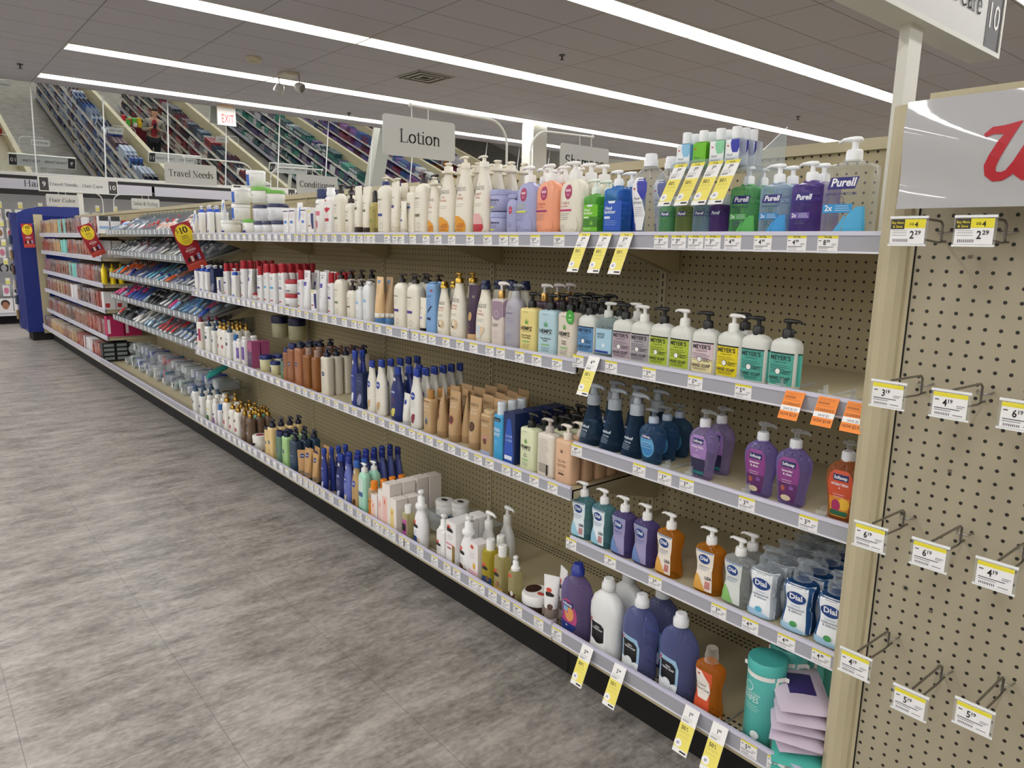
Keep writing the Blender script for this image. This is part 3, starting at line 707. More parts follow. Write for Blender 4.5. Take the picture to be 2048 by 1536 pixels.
# hooks: U shaped wire with a clear tag plate at the end
def hook_mesh():
    m = MB(); r = .0022
    m.tube([(0, .0, -.018), (0, -.012, -.018), (0, -.018, -.010), (0, -.018, .012), (0, -.012, .02)][:1]+[(0, -.016, -.018), (0, -.02, -.012), (0, -.02, .012), (0, -.03, .018), (0, -.16, .022)], r, 'm:8F8D8A')
    m.tube([(0, -.016, -.018), (0, -.03, -.020), (0, -.165, -.012)], r*.9, 'm:8F8D8A')
    m.tube([(-.0127, .004, .002), (-.0127, -.004, 0), (-.008, -.016, -.002), (.008, -.016, -.002), (.0127, -.004, 0), (.0127, .004, .002)], .0016, 'm:A9A7A4')
    return m
HM = hook_mesh().data('peg hook'); 
m = MB(); m.box(-.031, .031, -.0012, 0, -.045, .004, 'k:F2F4F4'); m.box(-.031, .031, -.002, .0012, .0, .004, 'p:EDEFF0'); m.box(-.031, .031, -.002, .0012, -.046, -.043, 'p:EDEFF0'); HOLD = m.data('clear tag plate')
rowsn = ['top row', 'second row', 'third row', 'bottom row']
HK = [(.5413, .040, '2.29', 0, 1), (.4397, .040, '2.29', 0, 1), (.5428, -.246, '3.19', 1, 0), (.4412, -.246, '4.19', 1, 0), (.340, -.246, '6.19', 1, 0),
      (.545, -.516, '6.19', 2, 0), (.442, -.516, '6.19', 2, 0), (.341, -.516, '4.19', 2, 0), (.545, -.776, '4.19', 3, 0), (.442, -.802, '5.19', 3, 0), (.341, -.776, '5.19', 3, 0)]
for i, (yy, zz, pr, row, dbl) in enumerate(HK):
    which = {0: 'beside the cream post', 1: 'second from the post', 2: 'third from the post'}[round((.544-yy)/.1)]
    t = thing('peg_hook', 'bent steel peg hook, %s of the end panel, %s' % (rowsn[row], which), 'hook', (XR-.0005, yy, H+zz), -PI/2, 'steel hooks on the end panel')
    link('wire_hook', HM, t); link('tag_holder', HOLD, t, (0, -.167, .018))
    t2 = thing('price_tag', '%s price tag on the %s of hooks, %s' % (pr, rowsn[row], which), 'price tag', (XR-.170, yy, H+zz+.0165), -PI/2, 'price tags on the end panel hooks')
    if dbl:
        m = MB(); w_, h_ = .056, .041; m.box(-w_/2, w_/2, 0, .0005, -h_, 0, 'l:F1EFEF'); f2 = lambda u, v: (u, -.0005, v); f1 = lambda u, v: (u, -.0003, v)
        flat(m, f1, -w_/2, -h_*.4, -w_*.1, 0, 'l:3A3626'); flat(m, f1, -w_*.1, -h_*.36, w_/2, 0, 'l:E6D82E')
        put_text(m, 'Buy More', .0042, 'l:DCCB3A', f2, -w_*.3, -h_*.18, bold=1, fit=w_*.34); put_text(m, '& Save', .0042, 'l:DCCB3A', f2, -w_*.3, -h_*.34, bold=1, fit=w_*.3)
        put_text(m, '2/$', .004, 'l:22201A', f2, w_*.1, -h_*.24, bold=1); put_text(m, '4', .0085, 'l:22201A', f2, w_*.24, -h_*.31, bold=1)
        put_text(m, '2', .013, 'l:1B1A1E', f2, w_*.2, -h_*.78, bold=1, align='r', squeeze=.8); put_text(m, '29', .007, 'l:1B1A1E', f2, w_*.22, -h_*.62, bold=1, align='l')
        for z in (.46, .54, .64): flat(m, f2, -w_*.44, -h_*z-.0005, -w_*.02, -h_*z, 'l:55545C')
        for q in range(9): flat(m, f2, -w_*.4+q*w_*.05, -h_*.92, -w_*.4+q*w_*.05+w_*.02, -h_*.8, 'l:3A393F')
        link('tag_card', m.data('double price card'), t2)
    else: link('tag_card', tagd(pr, w=.053, h=.041), t2)
# ================================================================ signs on top of the gondola
WHITE = 'p:C9C8C3'
def arch_sign(word, yc, xbase, side, x0, x1, z0, z1, lab, h=.040):
    t = thing('category_sign', lab, 'sign', (xbase, yc, H+.287), 0, None)
    def ob(m, name, par=t): return world_obj(m, name, par)
    zt = z1+.035
    m = MB(); R_ = .09; pts = [(xbase, yc, H+.26), (xbase, yc, zt-R_)]
    pts += [(xbase+side*R_*(1-math.cos(a*PI/16)), yc, zt-R_+R_*math.sin(a*PI/16)) for a in range(1, 9)]
    xe = (x0+x1)/2+side*.04
    pts += [(xe, yc, zt+.006)]; m.tube(pts, .0048, 'p:DDDCD6', 10)
    m.loft([[(xe+side*q, yc+r*math.cos(a*PI/5), zt+.006+r*math.sin(a*PI/5)) for a in range(10)] for q, r in ((-.006, .004), (-.002, .008), (.005, .008), (.008, .004))], M('p:DDDCD6')); ob(m, 'sign_arm')
    for xx in ((x0+x1)/2-side*.0-.035, (x0+x1)/2+.035):
        m = MB(); m.tube([(xx, yc, zt+.004), (xx, yc, z1-.004)], .0022, 'p:DDDCD6', 6); m.tube([(xx, yc-.002, z1-.008), (xx+.006, yc-.003, z1-.006), (xx+.006, yc-.003, z1+.01)], .0015, 'p:DDDCD6', 6); ob(m, 'hanger')
    m = MB(); r = .012; c = []
    for cx_, cz_, a0 in ((x1-r, z1-r, 0), (x0+r, z1-r, 90), (x0+r, z0+r, 180), (x1-r, z0+r, 270)):
        c += [(cx_+r*math.cos(math.radians(a0+a*22.5)), cz_+r*math.sin(math.radians(a0+a*22.5))) for a in range(5)]
    m.prism(c, yc-.0015, yc+.0015, WHITE, axis='y'); pl = ob(m, 'sign_plate')
    m = MB(); put_text(m, word, h, 'l:22221F', lambda u, v: (u, yc-.0022, v), (x0+x1)/2, (z0+z1)/2-h*.45, font='serif', fit=(x1-x0)*.86)
    put_text(m, word, h, 'l:22221F', lambda u, v: (x0+x1-u, yc+.0022, v), (x0+x1)/2, (z0+z1)/2-h*.45, font='serif', fit=(x1-x0)*.86); o = ob(m, 'sign_lettering')
arch_sign('Lotion', 2.35, 1.93, -1, 1.365, 1.675, H+.308, H+.447, 'hanging white sign reading Lotion on a curved pole above the shelves', .044)
arch_sign('Shampoo', 2.33, 2.04, 1, 2.205, 2.505, H+.29, H+.43, 'hanging sign reading Shampoo on a curved pole over the far aisle', .042)
arch_sign('Travel Needs', 5.05, 1.93, -1, 1.365, 1.685, H+.345, H+.475, 'hanging white sign reading Travel Needs on a curved pole', .04)
arch_sign('Conditioner', 5.03, 2.04, 1, 2.225, 2.54, H+.33, H+.465, 'hanging sign reading Conditioner on a curved pole over the far aisle', .04)
arch_sign('Hair Color', 9.72, 1.93, -1, 1.37, 1.685, H+.335, H+.467, 'hanging white sign reading Hair Color above the hair colour boxes', .04)
arch_sign('Salon & Styling', 9.70, 2.04, 1, 2.23, 2.54, H+.345, H+.465, 'hanging sign reading Salon and Styling on a curved pole', .04)
def aisle_sign(yc, xc, zb, wid, hgt, thick, left, words, right, lab, post=.035, zbase=H+.28):
    t = thing('aisle_sign', lab, 'sign', (xc, yc, zbase))
    x0, x1 = xc-wid/2, xc+wid/2
    m = MB(); m.box(xc-post, xc+post, yc-.012, yc+.012, zbase-.25, zb, 'p:D9D7CC'); world_obj(m, 'sign_post', t)
    m = MB(); f = .012
    for r in ((x0, x1, zb, zb+f), (x0, x1, zb+hgt-f, zb+hgt), (x0, x0+f, zb+f, zb+hgt-f), (x1-f, x1, zb+f, zb+hgt-f)): m.box(r[0], r[1], yc-thick/2, yc+thick/2, r[2], r[3], 'p:D9D8CE')
    world_obj(m, 'sign_frame', t)
    m = MB(); m.box(x0+f, x1-f, yc-thick/2+.004, yc+thick/2-.004, zb+f, zb+hgt-f, 'p:CFCDC9'); world_obj(m, 'sign_panel', t)
    m = MB(); bw = .105
    for sgn in (-1, 1):
        yy = yc+sgn*(thick/2-.0028); y2 = yc+sgn*(thick/2-.002)
        F1 = (lambda u, v, yy=yy: (u, yy, v)) if sgn < 0 else (lambda u, v, yy=yy: (2*xc-u, yy, v))
        F2 = (lambda u, v, yy=y2: (u, yy, v)) if sgn < 0 else (lambda u, v, yy=y2: (2*xc-u, yy, v))
        for txt, a, b_ in ((left, x0+f, x0+f+bw), (right, x1-f-bw, x1-f)):
            if txt: flat(m, F1, a, zb+f, b_, zb+hgt-f, 'l:3B3638'); put_text(m, txt, hgt*.34, 'l:F2F0EC', F2, (a+b_)/2, zb+hgt*.33, bold=0)
        for wtxt, cx_, hh in words: put_text(m, wtxt, hh, 'l:46464A', F2, xc+cx_, zb+hgt*.42-.0, font='serif')
    world_obj(m, 'sign_lettering', t)
aisle_sign(11.9, 2.085, H+.603, .965, .195, .05, '9', [('Travel Needs', -.19, .042), ('Hair Care', .165, .042)], '10', 'white aisle sign with 9 and 10 over the far end of the shelving')
aisle_sign(.83, 1.935, H+.535, .965, .195, .075, '9', [('Lotion', -.2, .05), ('Skin Care', .18, .05)], '10', 'white aisle sign with a dark 10 square at the top of the picture', post=.036)
# ================================================================ things on the ceiling
t = thing('exit_sign', 'white exit sign with red letters hanging from the ceiling', 'sign', (4.53, 12.95, CZ))
m = MB(); m.box(4.385, 4.685, 12.93, 12.97, CZ-.31, CZ-.005, 'p:EDEAE4'); world_obj(m, 'sign_box', t)
m = MB(); put_text(m, 'EXIT', .14, 'l:D63A34', lambda u, v: (u, 12.9285, v), 4.55, CZ-.27, fit=.2, squeeze=.55); world_obj(m, 'sign_lettering', t)
m = MB(); m.cyl(4.53, 12.95, CZ-.01, CZ+.003, .14, 'p:C9A468'); world_obj(m, 'ceiling_plate', t)
t = thing('ceiling_vent', 'square ceiling air vent with stepped louvres', 'vent', (5.74, 8.75, CZ))
m = MB()
for i in range(5):
    a = .29-.05*i; b_ = a-.02; z = CZ-.004-.008*(i % 2)
    for r in ((-a, a, -a, -b_), (-a, a, b_, a), (-a, -b_, -b_, b_), (b_, a, -b_, b_)): m.box(5.74+r[0], 5.74+r[1], 8.75+r[2], 8.75+r[3], z-.006, z, 'p:B4ADA4' if i else 'p:C9C2B8')
world_obj(m, 'louvres', t); m = MB(); m.box(5.46, 6.02, 8.47, 9.03, CZ-.001, CZ+.0015, 'd:1B1816'); world_obj(m, 'backing', t)
for i, (x, y, lab) in enumerate(((6.25, 6.62, 'small dark sprinkler head on the ceiling between two light rows'), (1.53, 11.88, 'small sprinkler head on the ceiling above the far mirrors at the left'), (6.31, 12.0, 'small sprinkler head on the ceiling near the farthest light strip'), (11.8, 6.74, 'small sprinkler head on the ceiling above the hand sanitizer'))):
    t = thing('sprinkler', lab, 'sprinkler', (x, y, CZ)); m = MB(); m.cyl(x, y, CZ-.012, CZ, .035, 'p:4A4542'); m.cyl(x, y, CZ-.05, CZ-.012, .010, 'm:6A645E'); m.cyl(x, y, CZ-.056, CZ-.05, .024, 'm:4A4542'); world_obj(m, 'head', t)
t = thing('smoke_detector', 'cream smoke detector on the ceiling', 'detector', (3.64, 9.34, CZ)); m = MB(); m.cyl(3.64, 9.34, CZ-.05, CZ, .085, 'p:C8BFA4', .095, 20); m.cyl(3.64, 9.34, CZ-.065, CZ-.05, .05, 'p:B5AB92', .06, 20); world_obj(m, 'housing', t)
t = thing('emergency_light', 'twin spot emergency light hanging under the ceiling', 'light', (4.3, 9.85, CZ))
m = MB(); m.box(4.2, 4.4, 9.72, 9.98, CZ-.04, CZ, 'p:C9C2AE'); world_obj(m, 'mounting_box', t)
for x, y in ((4.22, 9.98), (4.38, 9.70)):
    m = MB(); m.tube([(x, y, CZ-.03), (x, y, CZ-.13)], .009, 'm:9A958F'); world_obj(m, 'stem', t)
    m = MB(); a = Vector((.5, -.8, -.35)).normalized() if y < 9.8 else Vector((-.3, .3, -.8)).normalized(); u = a.cross(Vector((0, 0, 1))).normalized(); v = a.cross(u); c = Vector((x, y, CZ-.19))
    m.loft([[c+a*d+(u*math.cos(q*PI/8)+v*math.sin(q*PI/8))*r for q in range(16)] for d, r in ((-.07, .02), (-.055, .045), (-.02, .062), (.02, .068), (.05, .066))], M('p:B9B6B2')); 
    m.loft([[c+a*d+(u*math.cos(q*PI/8)+v*math.sin(q*PI/8))*r for q in range(16)] for d, r in ((.05, .055), (.052, .05))], M('m:6E6A68')); world_obj(m, 'lamp_head', t)
# ================================================================ the products
CR, WH, DB = 'p:E9E3D3', 'p:EDECE9', 'p:2B211F'
def meyer(key, wrap, ink, pump, pyaw, desc, top='MEYER\'S', white='p:D9DAD3', grad=None):
    ops = [('r', -1.25, .1, 1.25, .72, 'l:'+wrap), ('r', -1.25, .69, 1.25, .72, 'l:'+ink)]
    if grad: ops.append(('r', -1.25, .1, 1.25, .36, 'l:'+grad))
    ops += [('t', -.02, .58, .0105, top, 'l:'+ink, {'bold': 1.5, 'fit': 1.45}), ('t', 0, .52, .0045, 'CLEAN DAY', 'l:'+ink, {'fit': 1.3}),
            ('f', -.8, .475, .8, 5, .035, 'l:'+ink), ('e', -.12, .36, .2, .062, 'l:'+ink), ('e', -.12, .36, .17, .052, 'l:F0EFEA'), ('f', .15, .38, .85, 3, .03, 'l:'+ink),
            ('t', 0, .2, .0085, 'HAND SOAP', 'l:'+ink, {'bold': 1, 'fit': 1.5}), ('f', -.7, .17, .7, 2, .025, 'l:'+ink)]
    kind(key, 'soap_bottle', 'soap bottle', 'round', .071, .045, .122, white, ('pump', 'p:'+pump, .0135, .043, None, pyaw), ops, desc=desc)
meyer('my_green', '4FA898', '1E3733', '1B1B1C', 0, 'grey hand soap bottle with teal wrap and black pump')
meyer('my_green2', '4FA898', '1E3733', '1B1B1C', 200, 'grey hand soap bottle with teal wrap and black pump')
meyer('my_yellow', 'E8D21C', '1F2D1C', 'E9E8E4', 0, 'grey hand soap bottle with bright yellow wrap and white pump')
meyer('my_plum', 'D9C3C9', '2C2230', '1B1B1C', 180, 'grey hand soap bottle with plum and cream wrap', grad='E9DCA8')
meyer('my_lime', 'AFC23A', '20241A', 'E9E8E4', 180, 'grey hand soap bottle with lime wrap and white pump')
meyer('my_lime2', 'AFC23A', '20241A', '1B1B1C', 190, 'grey hand soap bottle with lime wrap and black pump')
meyer('my_grey', 'A9A2A8', '26222A', 'E9E8E4', 180, 'grey hand soap bottle with silver lilac wrap and white pump')
meyer('my_mauve', 'B3A2AC', '26222A', '1B1B1C', 190, 'grey hand soap bottle with mauve wrap and black pump')
meyer('my_blue', '5E93C4', '1A2440', '1B1B1C', 0, 'grey hand soap bottle with blue wrap and black pump')
kind('rain', 'soap_bottle', 'soap bottle', 'round', .071, .045, .122, 'c:B9CBCB', ('pump', 'p:DCDDD8', .0135, .043, None, 0),
     [('r', -1.2, .14, 1.2, .72, 'l:A9CFE0'), ('t', -.2, .56, .0075, 'HAND', 'l:24365C', {'bold': 1}), ('t', -.2, .49, .0075, 'SOAP', 'l:24365C', {'bold': 1}), ('e', .1, .33, .14, .05, 'l:E6F1F4'), ('r', -1.1, .15, .6, .2, 'l:20409A')], desc='clear hand soap bottle with pale blue label')
def purell(key, w, d, h, shell, pr, ph, tint, desc, band='3E7FC4', words=True, capkind='pump', lvl=None, ts=1.0):
    ops = [('g', [(.60, -.72, .45), (.68, -.66, .52), (.76, -.58, .6)], 'l:2C2A78'), ('t', -.06, .64, .0115*ts, 'Purell', 'l:F2F1F6', {'bold': 1.5, 'fit': 1.0, 'shear': .2})]
    if words: ops += [('t', -.1, .52, .0042*ts, 'HAND SANITIZER', 'l:3B4478', {'fit': 1.3}), ('ring', -.1, .455, .005*ts, 'l:3B4478'), ('r', -.86, .28, .42, .40, 'l:'+band), ('t', -.58, .31, .0085*ts, '2x', 'l:F4F6F8', {'bold': 1}), ('f', -.3, .37, .36, 3, .03, 'l:DDE6EE'), ('f', -.6, .24, .3, 3, .03, 'l:5A6488')]
    if tint: ops += [('g', [(.03, .05, .95), (.12, .1, .95), (.25, .25, .92), (.36, .6, .9)], 'l:'+tint), ('g', [(.03, -.3, .0), (.15, -.05, .12), (.24, .12, .2)], 'l:'+tint)]
    kind(key, 'sanitizer_bottle', 'sanitizer bottle', 'square', w, d, h, shell, (capkind, 'p:F1F2F4', pr, ph, None, 180), ops, desc=desc)
purell('pur_big', .102, .062, .152, 'k:E9ECEA', .017, .048, '4FAEDC', 'big clear sanitizer bottle with white pump', '2F93D0', ts=1.45)
purell('pur_purple', .074, .045, .114, 'c:7C62B4', .0135, .042, None, 'purple sanitizer pump bottle', '6B52A6', ts=1.0)
purell('pur_blue', .074, .045, .114, 'c:BFD4EA', .0135, .042, '3D9BDC', 'pale blue sanitizer pump bottle', '2F86C8', ts=1.0)
purell('pur_green', .074, .045, .114, 'c:7FCE8C', .0135, .042, '58B45C', 'green sanitizer pump bottle', '49A84E', ts=1.0)
for nm, tn, ds in (('sp', '7A5CA8', 'purple'), ('sb', 'A9C6DC', 'pale blue'), ('so', 'A4B476', 'olive'), ('sg', '7CC08C', 'green')):
    purell('small_'+nm, .046, .03, .072, 'c:'+tn, .0105, .024, None, 'small %s sanitizer bottle with a white cap' % ds, '5B6FA8', False, 'flip', ts=.62)
kind('wclear', 'sanitizer_bottle', 'sanitizer bottle', 'oval', .105, .062, .178, 'k:E4E8EC', ('flip', 'p:ECEDF0', .017, .03),
     [('g', [(.05, -.72, .0), (.3, -.72, .18), (.5, -.86, .0), (.74, -.78, .1), (.82, -.5, .0)], 'l:EEEEF0'), ('g', [(.5, -.02, .14), (.62, -.32, .3), (.74, -.38, .3), (.8, -.3, .1)], 'l:3A3FA8'), ('g', [(.04, -.78, -.45), (.14, -.78, -.5), (.2, -.8, -.7)], 'l:5148A8'), ('t', -.55, .64, .009, 'w', 'l:C8443C', {'bold': 2}), ('t', -.36, .5, .007, 'Hand', 'l:5B5C6C'), ('t', -.32, .44, .007, 'Sanitizer', 'l:5B5C6C', {'fit': .8}), ('f', -.6, .38, .1, 5, .03, 'l:8A8A98')],
     desc='tall clear sanitizer bottle with white flip cap')
kind('san_blue', 'sanitizer_bottle', 'sanitizer bottle', 'square', .078, .047, .13, 'c:4B8CE0', ('pump', 'p:EDEFF2', .0135, .043, None, 180),
     [('r', -.9, .06, .9, .68, 'l:1F54B8'), ('g', [(.63, -.25, .25), (.68, -.4, .4)], 'l:E8ECF4'), ('t', -.3, .5, .0095, 'Hand', 'l:E8F0FA', {'bold': 1, 'align': 'c'}), ('t', -.15, .42, .0095, 'Sanitizer', 'l:E8F0FA', {'bold': 1, 'fit': 1.3}), ('r', -.7, .31, -.1, .36, 'l:DCE6F4'), ('f', -.7, .26, .6, 3, .04, 'l:9CC0EE')], desc='blue sanitizer pump bottle')
kind('san_green', 'sanitizer_bottle', 'sanitizer bottle', 'square', .066, .044, .112, 'c:7CD060', ('pump', 'p:E3EBE0', .0125, .042, None, 180),
     [('r', -.9, .06, .9, .72, 'l:6FBF1F'), ('r', -.9, .16, .9, .42, 'l:3F7F22'), ('g', [(.67, -.25, .25), (.72, -.4, .4)], 'l:E8ECF4'), ('t', -.3, .56, .008, 'Hand', 'l:F0F8E0', {'bold': 1}), ('t', -.15, .48, .008, 'Sanitizer', 'l:F0F8E0', {'bold': 1, 'fit': 1.3}), ('r', -.7, .38, -.05, .42, 'l:DFF0C8'), ('leaf', .3, .22, .014, 'l:8FD24A'), ('f', -.7, .13, .5, 2, .04, 'l:DFF0C8')], desc='lime green sanitizer pump bottle')
for nm, c, c2 in (('blue', 'A8D4EC', '8CC4E4'), ('green', '86D43C', '6FBF1F'), ('mint', 'BFE4CC', '8CD0A4'), ('navy', 'DDE3F2', '2E35A4')):
    kind('mini_'+nm, 'sanitizer_bottle', 'sanitizer bottle', 'square', .045, .03, .066, 'c:'+c, ('cap', 'p:F0F2F4', .0115, .024),
         [('r', -.9, .02, .85, .9, 'l:'+('6FBF1F' if nm == 'green' else 'EEF1F2')), ('g', [(.45, .1, .7), (.6, -.1, .85), (.78, -.2, .85), (.9, -.1, .85)], 'l:'+c2), ('t', -.5, .66, .006, 'w', 'l:C8443C', {'bold': 2}), ('t', -.25, .34, .0055, 'Hand', 'l:4C5468'), ('t', -.1, .2, .0055, 'Sanitizer', 'l:4C5468', {'fit': 1.2})], desc='small %s sanitizer bottle in the raised clear rack' % nm)
def eos(key, c, c2, nm, bar, desc):
    kind(key, 'lotion_bottle', 'lotion bottle', 'eos', .103, .055, .158, 'p:'+c, ('pump', 'p:F0EDEA', .019, .052, 'p:F2F0EE', 180 if key != 'eos_cream' else 200),
         [('e', 0, .76, .3, .135, 'l:A8295C'), ('t', 0, .765, .0105, 'eos', 'l:F6DCE6', {'bold': 1.2, 'fit': .46}), ('f', -.15, .72, .17, 2, .03, 'l:F6DCE6'), ('t', -.3, .54, .0075, nm, 'l:'+c2, {'font': 'serif', 'fit': 1.15}), ('t', -.4, .485, .0048, 'BODY LOTION', 'l:'+c2, {'fit': .8}), ('r', -.8, .41, .3, .445, 'l:'+bar), ('f', -.8, .36, .3, 4, .035, 'l:5B5560'),
          ('e', .38, .17, .38, .17, 'p:'+c), ('ring', -.55, .13, .005, 'l:6B6470'), ('ring', -.3, .13, .005, 'l:6B6470')], desc=desc)
eos('eos_cream', 'E6E0CF', 'C0395C', '24H Moisture', 'C2326E', 'cream lotion pump bottle with a berry oval')
eos('eos_orange', 'F0A27F', 'B5283C', '24H Moisture', '9C2A72', 'peach orange lotion pump bottle with a berry oval')
eos('eos_lilac', 'A3A6CE', 'D9DC58', '24H Moisture', 'DCE04A', 'lilac lotion pump bottle with a berry oval')
kind('eos_tube', 'lotion_tube', 'lotion tube', 'eos', .052, .028, .112, 'p:A0A3C9', ('ovalcap', 'p:9A9DC4', .02, .012), [('e', 0, .66, .3, .11, 'l:C0395C'), ('t', 0, .64, .005, 'eos', 'l:F6DCE6'), ('f', -.6, .3, .4, 3, .05, 'l:5B5560')], desc='slim lilac lotion tube with a small oval')
kind('eos_jar', 'cream_jar', 'cream jar', 'jar', .074, .074, .052, 'p:A7A9CF', ('lid', 'p:9FA2CB', .018), [('e', -.72, .6, .2, .26, 'l:C0395C'), ('t', .1, .62, .0085, 'Cashmere', 'l:2C2B45', {'bold': 1, 'font': 'sans', 'fit': 1.1}), ('f', -.5, .5, .6, 2, .1, 'l:4A4968'), ('r', -.5, .2, .2, .28, 'l:DCE04A')], desc='round lilac cream jar')
def jerg(key, h, w, col, cap, cc, cr, ch, art, words, desc, yaw=180, tcol='3B3A42', c2=None, ts=1.0):
    hh = .3*w/.088
    ops = [('ring', -.1, .745, .0045*ts, 'l:9A968C'), ('t', -.05, .655, .0125*ts, 'JERGENS', 'l:'+tcol, {'font': 'serif', 'fit': 1.15})]
    for i, wd in enumerate(words): ops.append(('t', -.1, .58-.055*i, .0078*ts, wd, 'l:C2613A' if art[0] != 'red' else 'l:B5384A', {'font': 'serif', 'fit': .95}))
    ops += [('f', -.55, .445, .5, 2, .03, 'l:6E6A66')]
    if art[0] == 'honey': ops += [('g', [(.03, -.7, .55), (.12, -.8, .66), (.2, -.86, .5), (.27, -.88, -.1)], 'l:DE9A2A'), ('g', [(.05, -.5, .3), (.12, -.4, .5), (.16, -.1, .5)], 'l:C97A18')]
    elif art[0] == 'red': ops += [('g', [(.14, -.8, .55), (.22, -.86, .5), (.3, -.88, .2)], 'l:E2B0AC'), ('g', [(.03, -.7, .4), (.09, -.75, .6), (.14, -.8, .55)], 'l:BF2A3A')]
    elif art[0] == 'shea': ops += [('e', .12, .26, .42, .09, 'l:D9BE94'), ('e', -.08, .27, .3, .075, 'l:3A2A22'), ('e', .02, .285, .28, .062, 'l:E6D8BE')]
    elif art[0] == 'heart': ops += [('g', [(.12, -.05, .05), (.2, -.4, .4), (.28, -.55, .55), (.33, -.35, -.1)], 'l:C9D3DA'), ('g', [(.14, .0, .1), (.22, .0, .45), (.3, .05, .5), (.32, .2, .4)], 'l:E3C7A4')]
    ops += [('f', -.5, .1, .4, 2, .035, 'l:8A8078')]
    kind(key, 'lotion_bottle', 'lotion bottle', 'jerg', w, w*.6, h, col, (cap, cc, cr, ch, c2, yaw), ops, desc=desc)
jerg('jg_red', .222, .088, CR, 'pump', 'p:EFEADD', .017, .038, ('red',), ['Original', 'Scent'], 'tall cream lotion bottle with red cherry print', 180)
jerg('jg_honey', .224, .088, CR, 'pump', 'p:EDE6D4', .0165, .042, ('honey',), ['Ultra', 'Healing'], 'tall cream lotion bottle with honey print and raised pump', 180)
jerg('jg_honey2', .215, .084, CR, 'pushdown', 'p:EDE6D4', .0165, .034, ('honey',), ['Ultra', 'Healing'], 'tall cream lotion bottle with honey print and locked pump')
jerg('jg_small', .178, .066, CR, 'pushdown', 'p:E3DCCB', .013, .026, ('honey',), ['Ultra', 'Healing'], 'shorter cream lotion bottle with honey print', ts=.8)
jerg('jg_shea', .205, .086, CR, 'pump', 'm:C8A24A', .0165, .036, ('shea',), ['Softening', 'Shea Butter'], 'tall cream lotion bottle with gold pump', 180)
jerg('jg_shea2', .182, .066, CR, 'flip', 'm:C8A24A', .014, .022, ('shea',), ['Softening', 'Shea Butter'], 'shorter cream lotion bottle with gold cap', ts=.8)
jerg('jg_firm', .192, .082, CR, 'flip', 'p:1F2747', .0165, .028, ('heart',), ['Skin', 'Firming'], 'cream lotion bottle with navy cap and heart print')
def aveeno(key, w, h, cap, bar, bcol, desc, cy=180, prof='round', body=CR, ring=1):
    ops = [('t', -.35, .69, .0085*w/.08, 'Aveeno', 'l:3A3530', {'fit': 1.0}), ('f', -.7, .62, .1, 3, .045, 'l:6B655C'), ('r', -.85, bar, .2, bar+.055, 'l:'+bcol), ('ring', -.02, .16, .011*w/.08, 'l:9A907C'), ('f', -.75, .045, .5, 1, .03, 'l:6B655C')]
    kind(key, 'lotion_bottle' if prof != 'tube' else 'lotion_tube', 'lotion bottle' if prof != 'tube' else 'lotion tube', prof, w, w*.58, h, body, cap, ops, desc=desc)
aveeno('av_a', .083, .185, ('pump', DB, .015, .04, None, 180), .34, '7A6E58', 'cream lotion bottle with dark brown pump and khaki bar')
aveeno('av_navy', .086, .192, ('pump', 'p:26306E', .0165, .034, 'p:E8E2D0', 180), .36, '3A4A94', 'cream lotion bottle with navy collar pump')
aveeno('av_tube', .062, .2, ('cap', 'p:D8D0BE'), .5, '34357C', 'cream lotion tube with navy patch', prof='tube')
aveeno('av_tubes', .045, .125, ('cap', 'p:D8D0BE'), .38, '4A50A0', 'small cream lotion tube with blue patch', prof='tube')
aveeno('av_tubeb', .065, .2, ('cap', 'p:3A3028'), .5, '5A6048', 'cream lotion tube with black cap and olive patch', prof='tube')
aveeno('av_box', .06, .16, ('ovalcap', 'p:E0D8C6', .02, .02), .6, '3F5F9C', 'flat pale lotion bottle with blue patch', prof='flat')
aveeno('av_green', .08, .175, ('pump', DB, .0155, .042, None, 0), .36, '74845A', 'cream lotion bottle with brown pump and green patch')
aveeno('av_short', .068, .132, ('pump', DB, .0145, .042, None, 0), .4, '6A6A58', 'short cream lotion bottle with black pump')
aveeno('av_purple', .083, .185, ('pump', DB, .0145, .036, None, 0), .37, '4A3C8C', 'cream lotion bottle with black pump and purple bar')
aveeno('av_oval', .05, .135, ('cap', 'p:2A1C20'), .4, '8878C0', 'small cream lotion tube with lilac bar', prof='tube')
kind('oil_spray', 'spray_bottle', 'spray bottle', 'round', .048, .04, .13, 'c:D9CF8E', ('spray', 'p:2A2626', .0125, .045), [('t', -.3, .8, .006, 'Aveeno', 'l:6B6238', {'fit': 1}), ('r', -.8, .36, .2, .44, 'l:6F7A38'), ('ring', -.05, .22, .009, 'l:8A8048')], desc='golden oil spray bottle with black sprayer')
kind('emblem', 'lotion_bottle', 'lotion bottle', 'round', .076, .048, .172, WH, ('flip', 'p:F0F0F0', .019, .034), [('r', -.9, .84, -.1, .88, 'l:C0303A'), ('g', [(.56, -.2, .2), (.62, -.7, .7), (.66, -.8, .8), (.68, -.2, .2)], 'l:C22838'), ('ring', .1, .5, .011, 'l:C22838'), ('r', -.6, .32, .5, .4, 'l:B42436'), ('f', -.6, .25, .4, 4, .045, 'l:8A7078')], desc='white lotion bottle with red winged emblem')
kind('navycap', 'lotion_can', 'lotion bottle', 'can', .062, .062, .165, WH, ('cap', 'p:24305E', .024, .04), [('t', -.1, .8, .008, 'Aquaphor', 'l:24305E', {'bold': 1, 'fit': 1.5}), ('r', -.2, .5, .7, .62, 'l:D87C92'), ('e', 0, .25, .3, .12, 'l:CF4A6C'), ('f', -.7, .44, .1, 3, .04, 'l:7A8FA8')], desc='white spray can with navy cap')
